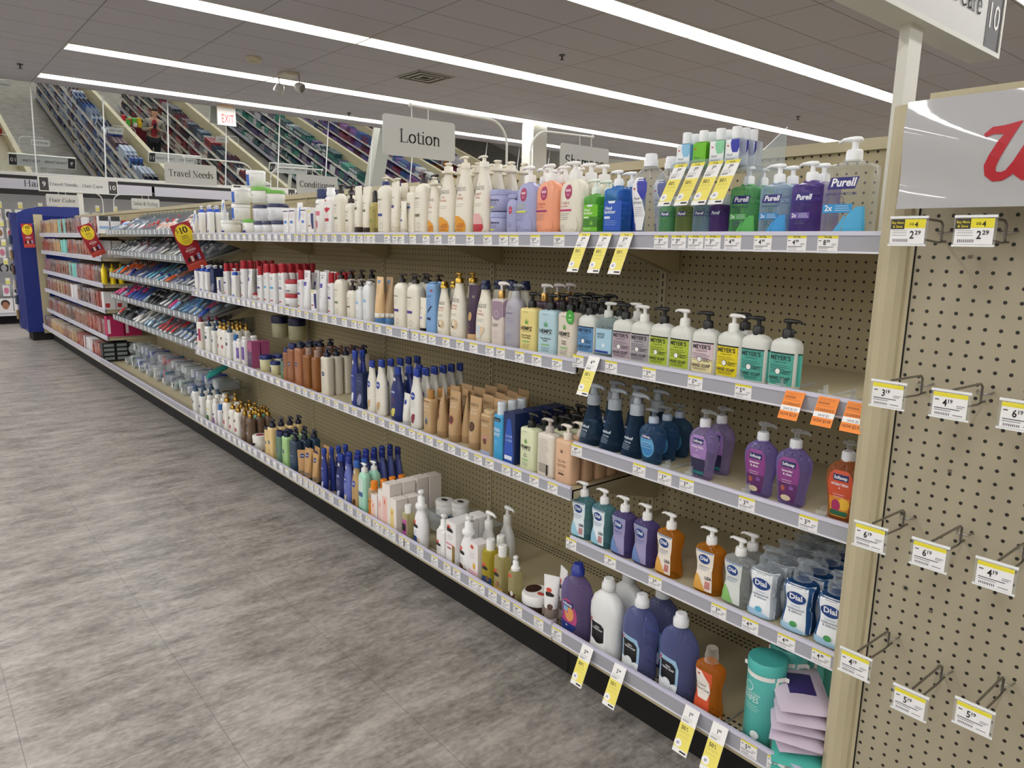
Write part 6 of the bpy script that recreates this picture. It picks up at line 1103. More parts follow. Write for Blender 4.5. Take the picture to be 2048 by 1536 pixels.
for px, sv, nw, lab in ((1590, '$2.20', '$3.29', 'orange clearance tag reading NOW 3.29'), (1657, '$2', '$3.49', 'orange clearance tag reading NOW 3.49'), (1716, '$2', '$2.99', 'orange clearance tag partly hidden by the end post')):
    sale_tag(px, 'B', nw, lab, data=clear_mesh(sv, nw), out=26)
# clear plastic shelf dividers
dv = MB(); dv.box(-.001, .001, 0, .16, 0, .006, 'k:DDE2E4'); dv.box(-.001, .001, 0, .02, .006, .03, 'k:EEF2F4'); dv.box(-.012, .012, 0, .0015, 0, .02, 'k:EEF2F4'); DV = dv.data('clear divider')
for i, (px, code) in enumerate(((1645, 'B'), (1700, 'B'), (1560, 'B'), (1478, 'B'), (1330, 'C'), (1375, 'C'), (1490, 'C'), (1640, 'C'), (1330, 'E'), (1430, 'E'), (1485, 'E'))):
    z = DK[code]; X = (XBL if code == 'E' else XL)+.014
    o = link('shelf_divider', DV, None, (X, yat(px, X, z), z), -PI/2); tag(o, 'clear plastic divider on the %s near column %d of its goods' % (SHN[code], i+1) if False else 'small clear plastic pusher divider standing on the %s' % SHN[code], 'divider', 'clear dividers on the %s' % SHN[code])
# ---------------------------------------------------------------- raised clear rack of small sanitizers with four tags
xr, zr = XL+.03, DK['T']+.158
ya, yb_ = yat(1490, xr, zr+.03), yat(1350, xr, zr+.03)
t = thing('acrylic_rack', 'clear acrylic riser rack holding the small sanitizers above the top shelf', 'rack', (xr, (ya+yb_)/2, DK['T']))
m = MB(); m.box(xr, xr+.16, ya-.01, yb_+.01, zr-.003, zr, 'k:DDE4E8'); m.box(xr-.003, xr, ya-.01, yb_+.01, zr-.003, zr+.02, 'k:E8EEF0')
for y in (ya-.01, yb_+.008):
    m.prism([(xr, DK['T']), (xr+.16, DK['T']), (xr+.16, zr+.10), (xr+.05, zr+.03), (xr, zr+.015)], y, y+.0025, 'k:DDE4E8', axis='y')
world_obj(m, 'rack_body', t)
for i, (px, k) in enumerate(((1472, 'mini_navy'), (1440, 'mini_mint'), (1406, 'mini_green'), (1373, 'mini_blue'))):
    for q in range(3):
        X = xr+.02+q*.034; y = yat(px, xr+.02, zr+.04)
        product(k, X, y, zr+.0005, '%s%s' % (KINDS[k]['desc'], '' if q == 0 else ', %s in its file' % ORD[q]), 'small sanitizers in the raised rack', rz=-90+random.uniform(-4, 4))
for i, px in enumerate((1462, 1428, 1392, 1358)):
    key = ('sale', '1.29', True)
    if key not in TM: TM[key] = sale_mesh('1.29')
    y = yat(px+4, xr-.006, zr); o = link('sale_tag', TM[key], None, (xr-.0048, y, zr+.012)); o.rotation_euler = (math.radians(-28), 0, -PI/2-.12)
    tag(o, 'yellow 1.29 sale tag on the raised rack, %s from the post side' % ORD[i], 'price tag', 'sale tags on the raised rack')
# ---------------------------------------------------------------- second level clear shelf with two jars on the bottom shelf
zc = DK['E']+.075; yc = yat(905, 1.66, zc)
t = thing('acrylic_rack', 'clear acrylic riser carrying two cream jars above the bottom shelf', 'rack', (1.62, yc, DK['E']))
m = MB(); m.box(1.60, 1.80, yc-.17, yc+.17, zc-.003, zc, 'k:D8DDDD'); m.box(1.597, 1.60, yc-.17, yc+.17, zc-.045, zc+.03, 'k:E0E4E4'); m.box(1.60, 1.80, yc-.17, yc-.167, DK['E'], zc, 'k:D8DDDD'); m.box(1.60, 1.80, yc+.167, yc+.17, DK['E'], zc, 'k:D8DDDD'); world_obj(m, 'rack_body', t)
for px, X, lab in ((889, 1.66, 'nearer white and navy cream jar on the clear riser'), (921, 1.70, 'farther white and blue cream jar on the clear riser')): product('pl_jars', X, yat(px, X, zc+.03), zc+.0005, lab, 'cream jars on the clear riser')
price = link('price_tag', tagd('7.99'), None, (1.5955, yc+.13, zc+.0), -PI/2); tag(price, 'grey shaded price tag on the clear riser of the bottom shelf', 'price tag')
# ---------------------------------------------------------------- soft wipes packs stacked beside the post
def pouch_mesh(w, d, h, c, c2, seed, name, words=None):
    rnd = random.Random(seed); nx, ny = 14, 8; V = []; Fc = []
    for s in (1, -1):
        for a in range(nx+1):
            for b in range(ny+1):
                u, v = a/nx*2-1, b/ny*2-1; e = max(0, (1-abs(u)**4))*max(0, (1-abs(v)**4))
                V.append((u*w/2*(1+.03*rnd.uniform(-1, 1)*(abs(v) > .9)), v*d/2*(1-.05*abs(u)**3), h/2+s*h/2*e**.5*(.92+.08*rnd.random())))
    n1 = (nx+1)*(ny+1)
    for s in (0, 1):
        for a in range(nx):
            for b in range(ny):
                f = (a*(ny+1)+b, (a+1)*(ny+1)+b, (a+1)*(ny+1)+b+1, a*(ny+1)+b+1); Fc.append(tuple(i+s*n1 for i in (f if s == 0 else f[::-1])))
    m = MB(); m.add(V, Fc, c, True)
    for f, i in zip(m.f, range(len(m.f))):
        a, b = divmod(i % (nx*ny), ny)
        if i < nx*ny and 4 <= a <= 9 and 2 <= b <= 5: m.mi[i] = m.mat(M(c2))
    return m.data(name)
PK = pouch_mesh(.20, .12, .03, 'p:CDBFCF', 'l:3A2E6A', 3, 'lilac wipes pack'); PK2 = pouch_mesh(.20, .12, .03, 'p:4FB3A4', 'l:2E7A70', 5, 'teal wipes pack')
zp = DK['E']; yp = yat(1600, 1.54, zp+.05)+.012
for i in range(7):
    pk = link('wipes_pack', PK2 if i < 2 else PK, None, (1.545+random.uniform(-.006, .006), yp+(-.012 if i < 2 else 0)+random.uniform(-.01, .01), zp+.0258*i)); pk.rotation_euler = (0, 0, math.radians(random.uniform(20, 42)))
    tag(pk, ['lowest teal wipes pack under the lilac packs by the end post', 'second teal wipes pack in the soft stack by the post', 'lowest lilac wipes pack of the stack', 'second lilac wipes pack counted from the lowest lilac one', 'third lilac wipes pack of the stack', 'fourth lilac wipes pack, one below the top', 'topmost lilac wipes pack of the stack by the end post'][i], 'wipes pack', 'soft wipes packs stacked by the post')
# green hang tag on the blush bottle
m = MB(); r = .017; m.loft([[(r*math.cos(a*PI/12), q, .0+r*1.25*math.sin(a*PI/12)) for a in range(24)] for q in (0, -.0008)], 'p:3FA53A'); 
for a, l in ((90, 1), (50, .8), (130, .8), (15, .5), (165, .5)):
    a = math.radians(a); dx, dz = math.cos(a), math.sin(a); L = .009*l; m.add([(0, -.0012, .002), (dx*L/2-dz*.0012, -.0012, .002+dz*L/2+dx*.0012), (dx*L, -.0012, .002+dz*L), (dx*L/2+dz*.0012, -.0012, .002+dz*L/2-dx*.0012)], [(0, 1, 2, 3)], M('l:CDE8C0'))
flat(m, lambda u, v: (u, -.0012, v), -.009, -.008, .009, -.006, 'l:CDE8C0'); flat(m, lambda u, v: (u, -.0012, v), -.007, -.012, .007, -.0105, 'l:CDE8C0')
yv = yat(1143, XL+.03, DK['b']+.13); o = m.build('hang_tag'); o.location = (XL+.024, yv, DK['b']+.132); o.rotation_euler = (0, 0, -PI/2); tag(o, 'round green paper tag hung on the blush lotion bottle with the leaf', 'tag')
# ================================================================ travel size bins
BINZ = [H+.035, H-.15, H-.355, H-.555, H-.755]
XF = 1.56
bw = .1255
def bin_mesh():
    m = MB(); c = 'k:D5DADE'; w_ = bw-.004; t_ = .0015; L = .36; r = .13; fh = .035; bh = .075       # r: rise to the back
    def Q(a, b, c2, d): m.add([a, b, c2, d], [(0, 1, 2, 3)], c)
    for s in (-1, 1):
        x = s*w_/2; m.add([(x, 0, 0), (x, L, r), (x, L, r+bh), (x, 0, fh), (x-s*t_, 0, 0), (x-s*t_, L, r), (x-s*t_, L, r+bh), (x-s*t_, 0, fh)], [(0, 1, 2, 3), (7, 6, 5, 4), (3, 2, 6, 7), (0, 3, 7, 4)], c)
    m.add([(-w_/2, 0, 0), (w_/2, 0, 0), (w_/2, L, r), (-w_/2, L, r), (-w_/2, 0, -t_), (w_/2, 0, -t_), (w_/2, L, r-t_), (-w_/2, L, r-t_)], [(0, 1, 2, 3), (4, 7, 6, 5)], c)
    m.add([(-w_/2, 0, -.004), (w_/2, 0, -.004), (w_/2, 0, fh), (-w_/2, 0, fh), (-w_/2, t_, -.004), (w_/2, t_, -.004), (w_/2, t_, fh), (-w_/2, t_, fh)], [(0, 1, 2, 3), (7, 6, 5, 4), (3, 2, 6, 7)], c)
    return m
BIN = bin_mesh().data('clear travel bin')
m = MB(); m.box(-.013, .013, -.003, -.0015, -.004, .034, 'l:E4E4E6'); m.box(-.013, .013, -.0034, -.003, .022, .034, 'l:D8D8DE'); BT = m.data('bin label')
def mini(kind_, c, c2):
    m = MB()
    if kind_ == 'bottle': m.loft([sup(.018*q, .012*q2, z, 2.6, 12) for z, q, q2 in ((0, .9, .9), (.004, 1, 1), (.06, 1, 1), (.068, .6, .7), (.07, .45, .6))], M(c)); m.loft([sup(.011*q, .011*q, z, 2, 12) for z, q in ((.07, 1), (.09, 1), (.092, .8))], M(c2)); flat(m, lambda u, v: (u, -.0128, v), -.011, .012, .011, .05, 'l:'+c2.split(':')[1])
    elif kind_ == 'tube': m.loft([sup(a, b, z, 2.2, 12) for z, a, b in ((0, .012, .012), (.018, .012, .012), (.02, .016, .013), (.06, .019, .008), (.095, .021, .0012))], M(c)); m.loft([sup(.0125, .0125, z, 2, 12) for z in (-.001, .018)], M(c2))
    elif kind_ == 'can': m.loft([sup(.017*q, .017*q, z, 2, 14) for z, q in ((0, .95), (.003, 1), (.075, 1), (.082, .8), (.083, .8), (.1, .78), (.102, .6))], M(c)); m.loft([sup(.0135*q, .0135*q, z, 2, 12) for z, q in ((.083, 1), (.104, 1), (.106, .8))], M(c2))
    elif kind_ == 'pack': m.bbox(-.03, .03, -.008, .008, 0, .085, c, .004); flat(m, lambda u, v: (u, -.0085, v), -.022, .03, .022, .07, c2)
    return m.data('travel '+kind_)
MINI = {}
def minid(k, c, c2):
    if (k, c, c2) not in MINI: MINI[(k, c, c2)] = mini(k, c, c2)
    return MINI[(k, c, c2)]
PAL = [[('pack', 'p:D9DADC', 'l:7FA4D8'), ('tube', 'p:E8E8EC', 'p:C8CCD4'), ('bottle', 'k:DDE0E6', 'p:C23A40'), ('pack', 'p:E6DAD4', 'l:D8A08C'), ('bottle', 'p:E4E4E8', 'p:A8ACB8')],
       [('bottle', 'k:E0E0E0', 'p:E8E8E8'), ('can', 'p:D9D9DC', 'p:B01E2E'), ('pack', 'p:E4DCE0', 'l:B0A0B8'), ('tube', 'p:E8E4DA', 'p:D8D0B8'), ('bottle', 'p:DDE0E4', 'p:8A8CA8')],
       [('can', 'p:E8641E', 'p:E8E8E8'), ('bottle', 'p:1F3FA8', 'p:1B2E80'), ('tube', 'p:3FA8C8', 'p:E0E8EC'), ('bottle', 'p:E6E6E8', 'p:2A3FA0'), ('tube', 'p:E4E2DE', 'p:B8B8C0')],
       [('can', 'p:D42A78', 'p:E8E8E8'), ('bottle', 'p:2A5CC8', 'p:1F49A8'), ('can', 'p:1E1E22', 'p:D8D8DC'), ('tube', 'p:E8E8E6', 'p:2A2A2E'), ('pack', 'p:7FB0D8', 'l:3F78B8'), ('bottle', 'p:CFE0EC', 'p:4A8CC8')],
       [('can', 'p:202024', 'p:E8E8E8'), ('can', 'p:ECEAE4', 'p:ECEAE4'), ('bottle', 'p:9CC4E4', 'p:E8ECF0'), ('tube', 'p:C8242C', 'p:E8E8E8'), ('bottle', 'p:E8ECF0', 'p:4A74B8'), ('pack', 'p:D8D4DC', 'l:8AA4C8')]]
CN = {'C23A40': 'red', 'B01E2E': 'red', 'E8641E': 'orange', '1F3FA8': 'blue', '3FA8C8': 'aqua', 'D42A78': 'pink', '2A5CC8': 'blue', '1E1E22': 'black', '7FB0D8': 'pale blue', '202024': 'black', '9CC4E4': 'pale blue', 'C8242C': 'red', 'CFE0EC': 'pale blue'}
SLOPE = math.atan2(.13, .36)
RN = ['top', 'second', 'third', 'fourth', 'fifth']
for j, z in enumerate(BINZ):
    n_ = 21; nitem = 0
    for i in range(n_):
        y = 5.20+bw/2+i*bw
        b = thing('travel_bin', 'clear sloping travel size bin in the %s bin row' % RN[j], 'bin', (XF, y, z), -PI/2, 'clear travel size bins in the %s row' % RN[j])
        link('bin_tray', BIN, b); link('bin_label', BT, b)
        seq = PAL[j]; q = min(len(seq)-1, int((n_-1-i)/n_*len(seq)+random.uniform(-.25, .25))); q = max(0, q)
        for dpt in range(3):
            k, c, c2 = seq[q] if random.random() < .8 else random.choice(seq)
            o = link('travel_item', minid(k, c, c2)); L = .018+.085*dpt+random.uniform(0, .02)
            o.location = (XF+L+.0, y+random.uniform(-.012, .012), z+L*.361+.013+.004)
            o.rotation_euler = (0, 0, 0)
            o.matrix_world = Matrix.Translation(o.location) @ Matrix.Rotation(-PI/2+random.uniform(-.35, .35), 4, 'Z') @ Matrix.Rotation(-random.uniform(.75, 1.1), 4, 'X')
            cn = CN.get(c.split(':')[1], 'white')
            tag(o, '%s travel size %s lying in the %s row of clear bins' % (cn, {'bottle': 'bottle', 'tube': 'tube', 'can': 'can', 'pack': 'packet'}[k], RN[j]), 'travel %s' % k, 'travel goods in the %s bin row, %s %s' % (RN[j], cn, k))
    # bin carrier shelf under the row
    t = thing('bin_shelf', 'sloping cream carrier shelf under the %s row of travel bins' % RN[j], 'shelf', (XF, 5.2, z-.01))
    m = MB(); m.prism([(XF+.01, z-.012), (XB-.01, z+.115), (XB-.01, z+.108), (XF+.01, z-.018)], 5.19, 7.86, 'p:9A968F', axis='y'); m.prism([(XF+.2, z+.0), (XB-.006, z+.02), (XB-.006, z+.1)], 5.2, 5.203, CREAM, axis='y'); world_obj(m, 'carrier', t)
# zip pouches of travel kits at the bottom
def bag_mesh(c, c2, seed):
    rnd = random.Random(seed); m = MB(); rings = []
    for a in range(9):
        u = a/8; w_ = .12*(1-.35*abs(u*2-1)**3); h_ = .085*math.sin(PI*min(1, u+.12))**.6; rings.append([(w_*math.copysign(abs(math.cos(q*PI/7))**.8, math.cos(q*PI/7))*(1+.05*rnd.uniform(-1, 1)), u*.26, max(0, h_*(.55+.55*math.sin(q*PI/7))*(1+.07*rnd.uniform(-1, 1)))+(.0)) for q in range(14)])
    m.loft(rings, M('k:CDD3D6')); 
    return m.data('clear travel pouch')
def bag_in(c, seed):
    rnd = random.Random(seed); m = MB()
    for q in range(3):
        x = -.06+.06*q; m.bbox(x-.022, x+.022, .04+rnd.random()*.03, .2, .008, .06+rnd.random()*.02, c[q % len(c)], .006)
    return m.data('pouch contents')
zb = DK['E']
for i in range(10):
    y = 5.38+i*.255; cs = [('p:E4E2DE', 'p:B8BCC4'), ('p:D8D6D2', 'p:2A3FA0'), ('p:2A3FA0', 'p:E8E8EC'), ('p:2E5E44', 'p:E4E4E0'), ('p:8A8CA0', 'p:D8D0D4'), ('p:3A7A9C', 'p:D4545C')][i % 6]
    t = thing('travel_pouch', 'clear zip travel pouch of toiletries above the empty bottom deck', 'pouch', (1.615, y, zb+.001), -PI/2, 'clear travel pouches under the bins')
    link('pouch_shell', bag_mesh(*cs, i), t); link('contents', bag_in(cs, i), t)
    m2 = MB(); m2.box(-.016, .016, -.006, -.004, .02, .06, 'l:E4E4E6'); link('pouch_label', m2.data('pouch label'), t)
    t = thing('travel_pouch', 'clear zip travel pouch lying on the lower pouch row', 'pouch', (1.66, y+.02, zb+.112), -PI/2, 'upper layer of clear travel pouches'); link('pouch_shell', bag_mesh(*cs, i+20), t); link('contents', bag_in(cs[::-1], i+9), t)
# teal comb packs lying near the left end of the lotion bay
CB = MB(); CB.loft([sup(.02*q, .006, z, 2, 12) for z, q in ((0, .6), (.02, 1), (.12, .8), (.2, .5))], M('p:2E9C94')); CBD = CB.data('teal travel brush')
for i in range(5):
    o = link('travel_brush', CBD); o.matrix_world = Matrix.Translation((1.60+.02*i % .2, 5.22+.05*i, zb+.24)) @ Matrix.Rotation(-PI/2+.5, 4, 'Z') @ Matrix.Rotation(-1.35, 4, 'X'); tag(o, 'teal travel hairbrush in the loose pile above the pouches', 'brush', 'teal travel brushes')
# ================================================================ hair colour boxes
def hairmat(name, c1, c2, band):
    n = NT(name, .4); rnd = n.n('ObjectInfo').outputs['Random']
    v = n.n('VectorMath', {0: n.tc, 1: n.n('CombineXYZ', {0: rnd, 1: rnd, 2: n.math('MULTIPLY', rnd, 7)}).outputs[0]}, operation='ADD').outputs[0]
    v = n.n('Mapping', {'Vector': v, 'Scale': (42, 42, 13)}).outputs[0]
    hair = n.ramp(n.noise(1.0, 5, .65, v), [(.38, lin(c1)), (.5, lin(c2)), (.585, lin('C0A08A')), (.64, lin(c1))])
    x, y, z = n.sep(); top = n.math('GREATER_THAN', z, .125); low = n.math('LESS_THAN', z, .02)
    c = n.mix(n.math('MAXIMUM', top, low), hair, n.mix(n.math('MULTIPLY', rnd, .55), lin(band), lin('C4BEBA')))
    n.col(c); return n.m
HM_ = {'brown': hairmat('brown hair colour carton print', '4A2A20', '8A5238', '8A7060'), 'blonde': hairmat('blonde hair colour carton print', '8A6238', 'C8A468', 'A8946C'), 'red': hairmat('red hair colour carton print', '6A1E1C', 'A8382C', '8A3A30'),
       'dark': hairmat('dark hair colour carton print', '2A1E20', '5A3E3C', '5E5462'), 'mauve': hairmat('mauve hair colour carton print', '4E2E3A', '9C6A74', '7A5A6C')}
BXD = {}
def hbox(w_, h_, d_, mat_, name):
    m = MB(); m.bbox(-w_/2, w_/2, -d_/2, d_/2, 0, h_, mat_, .0012); return m.data(name)
for k_, mt in HM_.items(): BXD[k_] = hbox(.066, .165, .085, mt, k_+' hair colour carton')
BXD['teal'] = hbox(.066, .16, .085, M('l:7CC8C0'), 'teal carton'); BXD['white'] = hbox(.066, .16, .085, M('l:D8D6D8'), 'white carton')
seqs = [['dark', 'white', 'mauve', 'dark', 'teal', 'blonde', 'blonde', 'brown'], ['mauve', 'red', 'brown', 'red', 'teal', 'blonde', 'brown', 'red'], ['dark', 'red', 'mauve', 'teal', 'brown', 'brown', 'dark', 'mauve'],
        ['red', 'mauve', 'dark', 'white', 'brown', 'blonde', 'brown', 'mauve'], ['mauve', 'red', 'brown', 'brown', 'dark', 'brown', 'mauve', 'dark'], ['red', 'white', 'red', 'blonde', 'brown', 'blonde', 'blonde', 'dark']]
FN = {'brown': 'brown haired', 'blonde': 'blonde', 'red': 'reddish', 'dark': 'dark', 'mauve': 'mauve toned', 'teal': 'teal', 'white': 'white'}
cnt = 0
for j in range(6):
    z = (HZ[j]-(.014 if j else .004)) if j < 5 else DK['E']; X = (XL if j < 5 else XBL)+.02+.0425
    y = 8.14 if j < 5 else 8.05
    while y < 11.5:
        f = (y-8.0)/3.5; q = seqs[j][min(7, int(f*8))]
        if random.random() < .18: q = random.choice(['brown', 'red', 'dark', 'mauve'])
        o = link('hair_color_box', BXD[q], None, (X+random.uniform(-.004, .004), y, z), -PI/2+random.uniform(-.03, .03)); s = random.uniform(.95, 1.04); o.scale = (1, 1, s)
        w1 = 'top' if j == 0 else 'bottom' if j == 5 else ORD[j]
        tag(o, '%s hair colour carton in the packed row on the %s hair colour shelf' % (FN[q], w1), 'hair color box', '%s hair colour cartons, %s shelf' % (FN[q], w1)); y += .0745; cnt += 1
# special goods at the near end of the hair colour shelves
def special(data, name, cat, X, y, z, lab, grp=None, rz=-PI/2): o = link(name, data, None, (X, y, z), rz); tag(o, lab, cat, grp); return o
yel = MB(); yel.loft([sup(.026*q, .026*q, zz, 2, 16) for zz, q in ((0, .95), (.01, 1), (.14, 1), (.158, .6), (.16, .42), (.185, .42), (.187, .3))], M('p:F0D81E')); yel.tube([(0, 0, .185), (0, 0, .2)], .006, 'p:F0D81E')
YD = yel.data('yellow bottle'); zz = HZ[2]-.014
for i, px in enumerate((214, 224, 234)): special(YD, 'squeeze_bottle', 'bottle', XL+.04+.02*i, 8.06-.06*i*0-.0+.0, zz, 'bright yellow bottle at the near end of the third hair colour shelf', 'yellow bottles', 0).location.x = XL+.045+.075*i
for j in (0, 1):
    for i in range(2):
        m = MB(); m.bbox(-.045, .045, -.04, .04, 0, .165, 'l:E4E4E6', .002); 
        flat(m, lambda u, v: (-.0455, u, v), -.036, .045, .036, .06, 'l:9CBCE0' if j == 0 else 'l:CFCBCB'); flat(m, lambda u, v: (u, -.0405, v), -.04, .045, .04, .07, 'l:8FB4DC' if j == 0 else 'l:CFCBCB')
        if j == 0: flat(m, lambda u, v: (u, -.0405, v), -.04, .12, .04, .165, 'l:3A3A3E')
        special(m.data('kit carton'), 'carton', 'carton', XL+.07+.1*i, 8.04, HZ[j]-(.004 if j == 0 else .014), 'white and grey kit carton at the near end of hair colour shelf %s' % ('one' if j == 0 else 'two'), 'white cartons at the hair shelf ends', 0)
for i in range(3):
    m = MB(); m.bbox(-.04, .04, -.04, .04, 0, .13, 'l:B02A30', .002); flat(m, lambda u, v: (u, -.0405, v), -.036, .05, .036, .09, 'l:3A1A1C')
    special(m.data('red carton'), 'carton', 'carton', XL+.27+.085*i, 8.04, HZ[0]-.004, 'red carton with dark band at the end of the top hair colour shelf', 'red cartons on the top hair shelf', 0)
for i in range(2):
    m = MB(); m.bbox(-.075, .075, -.05, .05, 0, .2, 'l:B8205C', .003); flat(m, lambda u, v: (u, -.0505, v), -.07, .03, -.045, .17, 'l:F0E4E8'); 
    special(m.data('magenta carton'), 'carton', 'carton', XL+.09+.16*i, 8.02, HZ[4]-.014, 'large magenta carton at the near end of the fifth hair colour shelf', 'magenta cartons', 0)
m = MB(); m.bbox(-.05, .05, -.05, .05, 0, .17, 'l:E2E0E2', .002); flat(m, lambda u, v: (u, -.0505, v), -.04, .02, .0, .06, 'l:C03A40')
MD_ = m.data('white carton')
for i in range(2): special(MD_, 'carton', 'carton', XL+.06+.105*i, 8.03, HZ[3]-.014, 'white carton with red corner at the near end of the fourth hair colour shelf', 'white cartons on the fourth hair shelf', 0)
m = MB(); m.bbox(-.055, .055, -.06, .06, 0, .185, 'l:1A1A1C', .002)
for q in range(4): flat(m, lambda u, v: (u, -.0605, v), -.045, .02+q*.043, .045, .045+q*.043, 'l:8A9494')
BK = m.data('black carton')
for i in range(3): special(BK, 'carton', 'carton', XBL+.07+.115*i, 7.98, DK['E'], 'black and silver striped carton at the near end of the bottom hair colour shelf', 'black striped cartons', 0)
# cards on the hair colour rails: far past three hundred tags in all, these smallest ones as one object
HT = MB()
for j in range(6):
    z = (HZ[j] if j < 5 else SH['E'])-.0085; X = (XL if j < 5 else XBL)-.0012; y = 8.0
    while y < 11.5: HT.box(X-.0006, X, y-.021, y+.021, z-.034, z, 'l:D9D8E2'); y += .085
tag(HT.build('rail_cards'), 'small lilac white price cards along all the hair colour shelf rails', 'price tag', None, 'stuff')
# ================================================================ blue endcap at the far end
t = thing('blue_endcap', 'tall royal blue end unit at the far end of the shelving', 'shelving', (1.7, 11.9, 0))
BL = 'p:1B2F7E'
m = MB(); m.box(1.29, 1.30, 11.64, 12.1, .12, H+.27, BL); world_obj(m, 'side_panel', t)
m = MB(); m.box(1.29, 1.47, 11.625, 11.64, .12, H+.28, BL); world_obj(m, 'side_panel', t)
m = MB(); m.prism([(1.25, H+.27), (1.40, H+.35), (1.56, H+.39), (2.02, H+.40), (2.02, H+.27)], 11.67, 11.70, BL, axis='y'); world_obj(m, 'header', t)
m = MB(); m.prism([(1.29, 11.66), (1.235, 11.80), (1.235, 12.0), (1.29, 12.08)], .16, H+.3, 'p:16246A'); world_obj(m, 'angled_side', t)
m = MB(); m.box(1.34, 2.4, 11.66, 12.05, 0, .12, 'd:0B0A0B'); world_obj(m, 'kick_plate', t)
m = MB(); m.box(1.42, 2.5, 12.1, 12.14, .12, H+.28, BL); world_obj(m, 'back_panel', t)
m = MB(); m.box(1.47, 1.57, 11.60, 11.63, .1, H+.285, CREAM); world_obj(m, 'end_upright', t)
for i in range(7):
    m = MB(); m.bbox(-.012, .012, -.05, .05, 0, .12, ['p:8A7048', 'p:3A4A5C', 'p:B8B0A4', 'p:5A4636'][i % 4], .003); o = link('hanging_pack', m.data('side pack'), None, (1.22, 11.92, .28+i*.2)); tag(o, 'small hanging pack on the far side of the blue end unit', 'pack', 'hanging packs on the blue end unit')
# ================================================================ ten dollar danglers
def dangler(x, y, z, roll, lab):
    w_, h_ = .125, .305
    m = MB(); t = thing('hanging_sign', lab, 'sign', (x, y, z)); t.rotation_euler = (0, math.radians(roll), 0)
    m.box(-w_/2, w_/2, -.0008, .0008, -h_, 0, 'l:A81E30'); f1 = lambda u, v: (u, -.0012, v); f2 = lambda u, v: (u, -.0016, v)
    flat(m, f1, -w_/2, -h_, w_/2, -h_*.86, 'l:CC4A3A'); m.build('sign_card', t)
    m = MB(); N = 28; m.add([(.056*math.cos(q*2*PI/N), -.0014, -.078+.068*math.sin(q*2*PI/N)) for q in range(N)], [tuple(range(N))], 'l:EFD42A')
    put_text(m, '$', .026, 'l:1A1612', lambda u, v: (u, -.0018, v), -.034, -.056, font='serif'); put_text(m, '10', .038, 'l:1A1612', lambda u, v: (u, -.0018, v), .006, -.066, font='serif', bold=1)
    put_text(m, 'Register', .009, 'l:4A3C12', lambda u, v: (u, -.0018, v), 0, -.088, bold=1); put_text(m, 'Rewards', .009, 'l:4A3C12', lambda u, v: (u, -.0018, v), 0, -.102, bold=1)
    for q in range(3): flat(m, f2, -.03+.004*q, -.115-.008*q, .03-.004*q, -.112-.008*q, 'l:A8942A')
    m.build('yellow_disc', t)
    m = MB(); put_text(m, 'BEAUTY', .009, 'l:E8C8C4', f2, 0, -.168); put_text(m, 'SAVINGS', .012, 'l:F4ECE8', f2, 0, -.184, bold=1.5); put_text(m, 'EVENT', .009, 'l:E8C8C4', f2, 0, -.198)
    for cx_, c, hh in ((-.035, 'l:2A2A20', .03), (-.012, 'l:E8DCD0', .036), (.012, 'l:2A201C', .032), (.034, 'l:9CA8D0', .042)): flat(m, f2, cx_-.008, -.252, cx_+.008, -.252+hh, c)
    flat(m, f2, -.045, -.268, .045, -.2655, 'l:E8A898'); m.build('print', t)
    m = MB(); m.tube([(w_/2-.01, 0, -.01), (w_/2+.04, 0, .004)], .0015, 'p:DDDDDD', 6); m.build('clip_arm', t)
dangler(1.435, 5.06, H+.10, -20, 'red sale dangler with 10 dollar yellow circle, nearest and largest of three')
dangler(1.40, 7.95, H+.115, -22, 'red 10 dollar dangler at the start of the hair colour boxes')
dangler(1.365, 11.45, H+.16, -3, 'red 10 dollar dangler beside the far blue end unit')
# ================================================================ hanging goods on the back wall
PK_ = []
for c1, c2 in (('E4E2E0', '6A5A8C'), ('DEDCDA', '2A2A30'), ('E6E4E2', 'C87A94'), ('D8D6D4', '3A6A5C'), ('E2DEDC', 'A83A44'), ('DAD8DC', '8A6A4A')):
    m = MB(); m.box(-.045, .045, 0, .002, -.17, 0, 'l:'+c1); m.loft([[(.032*math.cos(q*PI/6), -yy, -.085+.05*math.sin(q*PI/6)) for q in range(12)] for yy in (0, .014, .018)], M('p:'+c2)); PK_.append(m.data('carded hair accessory'))
hb = MB(); hb.tube([(.05*math.cos(a*PI/10)*(1-.08*0), -.01, .065*math.sin(a*PI/10)) for a in range(-3, 14)], .012, 'p:16161A'); HBD = hb.data('black headband')
tg = MB(); tg.box(-.03, .03, 0, .001, -.10, 0, 'l:EDE9DC'); tg.box(-.028, .028, -.0004, 0, -.095, -.04, 'l:E2DC7C'); TGD = tg.data('yellow wall tag')
wallrows = [1.80, 1.52, 1.22, .93, .62]
for r_, z in enumerate(wallrows):
    for q in range(17 if r_ < 2 else 9):
        x = .78+.135*q; y = 14.06
        if r_ == 3: o = link('headband', HBD, None, (x, y, z-.04)); tag(o, 'thick black hair band hanging on the back wall display', 'hair band', 'black hair bands on the back wall')
        else:
            o = link('hanging_card', PK_[(q*5+r_*3) % 6], None, (x, y, z)); tag(o, 'carded hair accessory hanging in the %s row of the back wall' % ORD[r_], 'hanging pack', 'carded goods on the back wall, %s row' % ORD[r_])
        if q % 2 == 0: o = link('price_tag', TGD, None, (x+.03, y-.03, z+.115)); tag(o, 'yellow and white tag above the %s row of the back wall display' % ORD[r_], 'price tag', 'yellow tags on the back wall display')
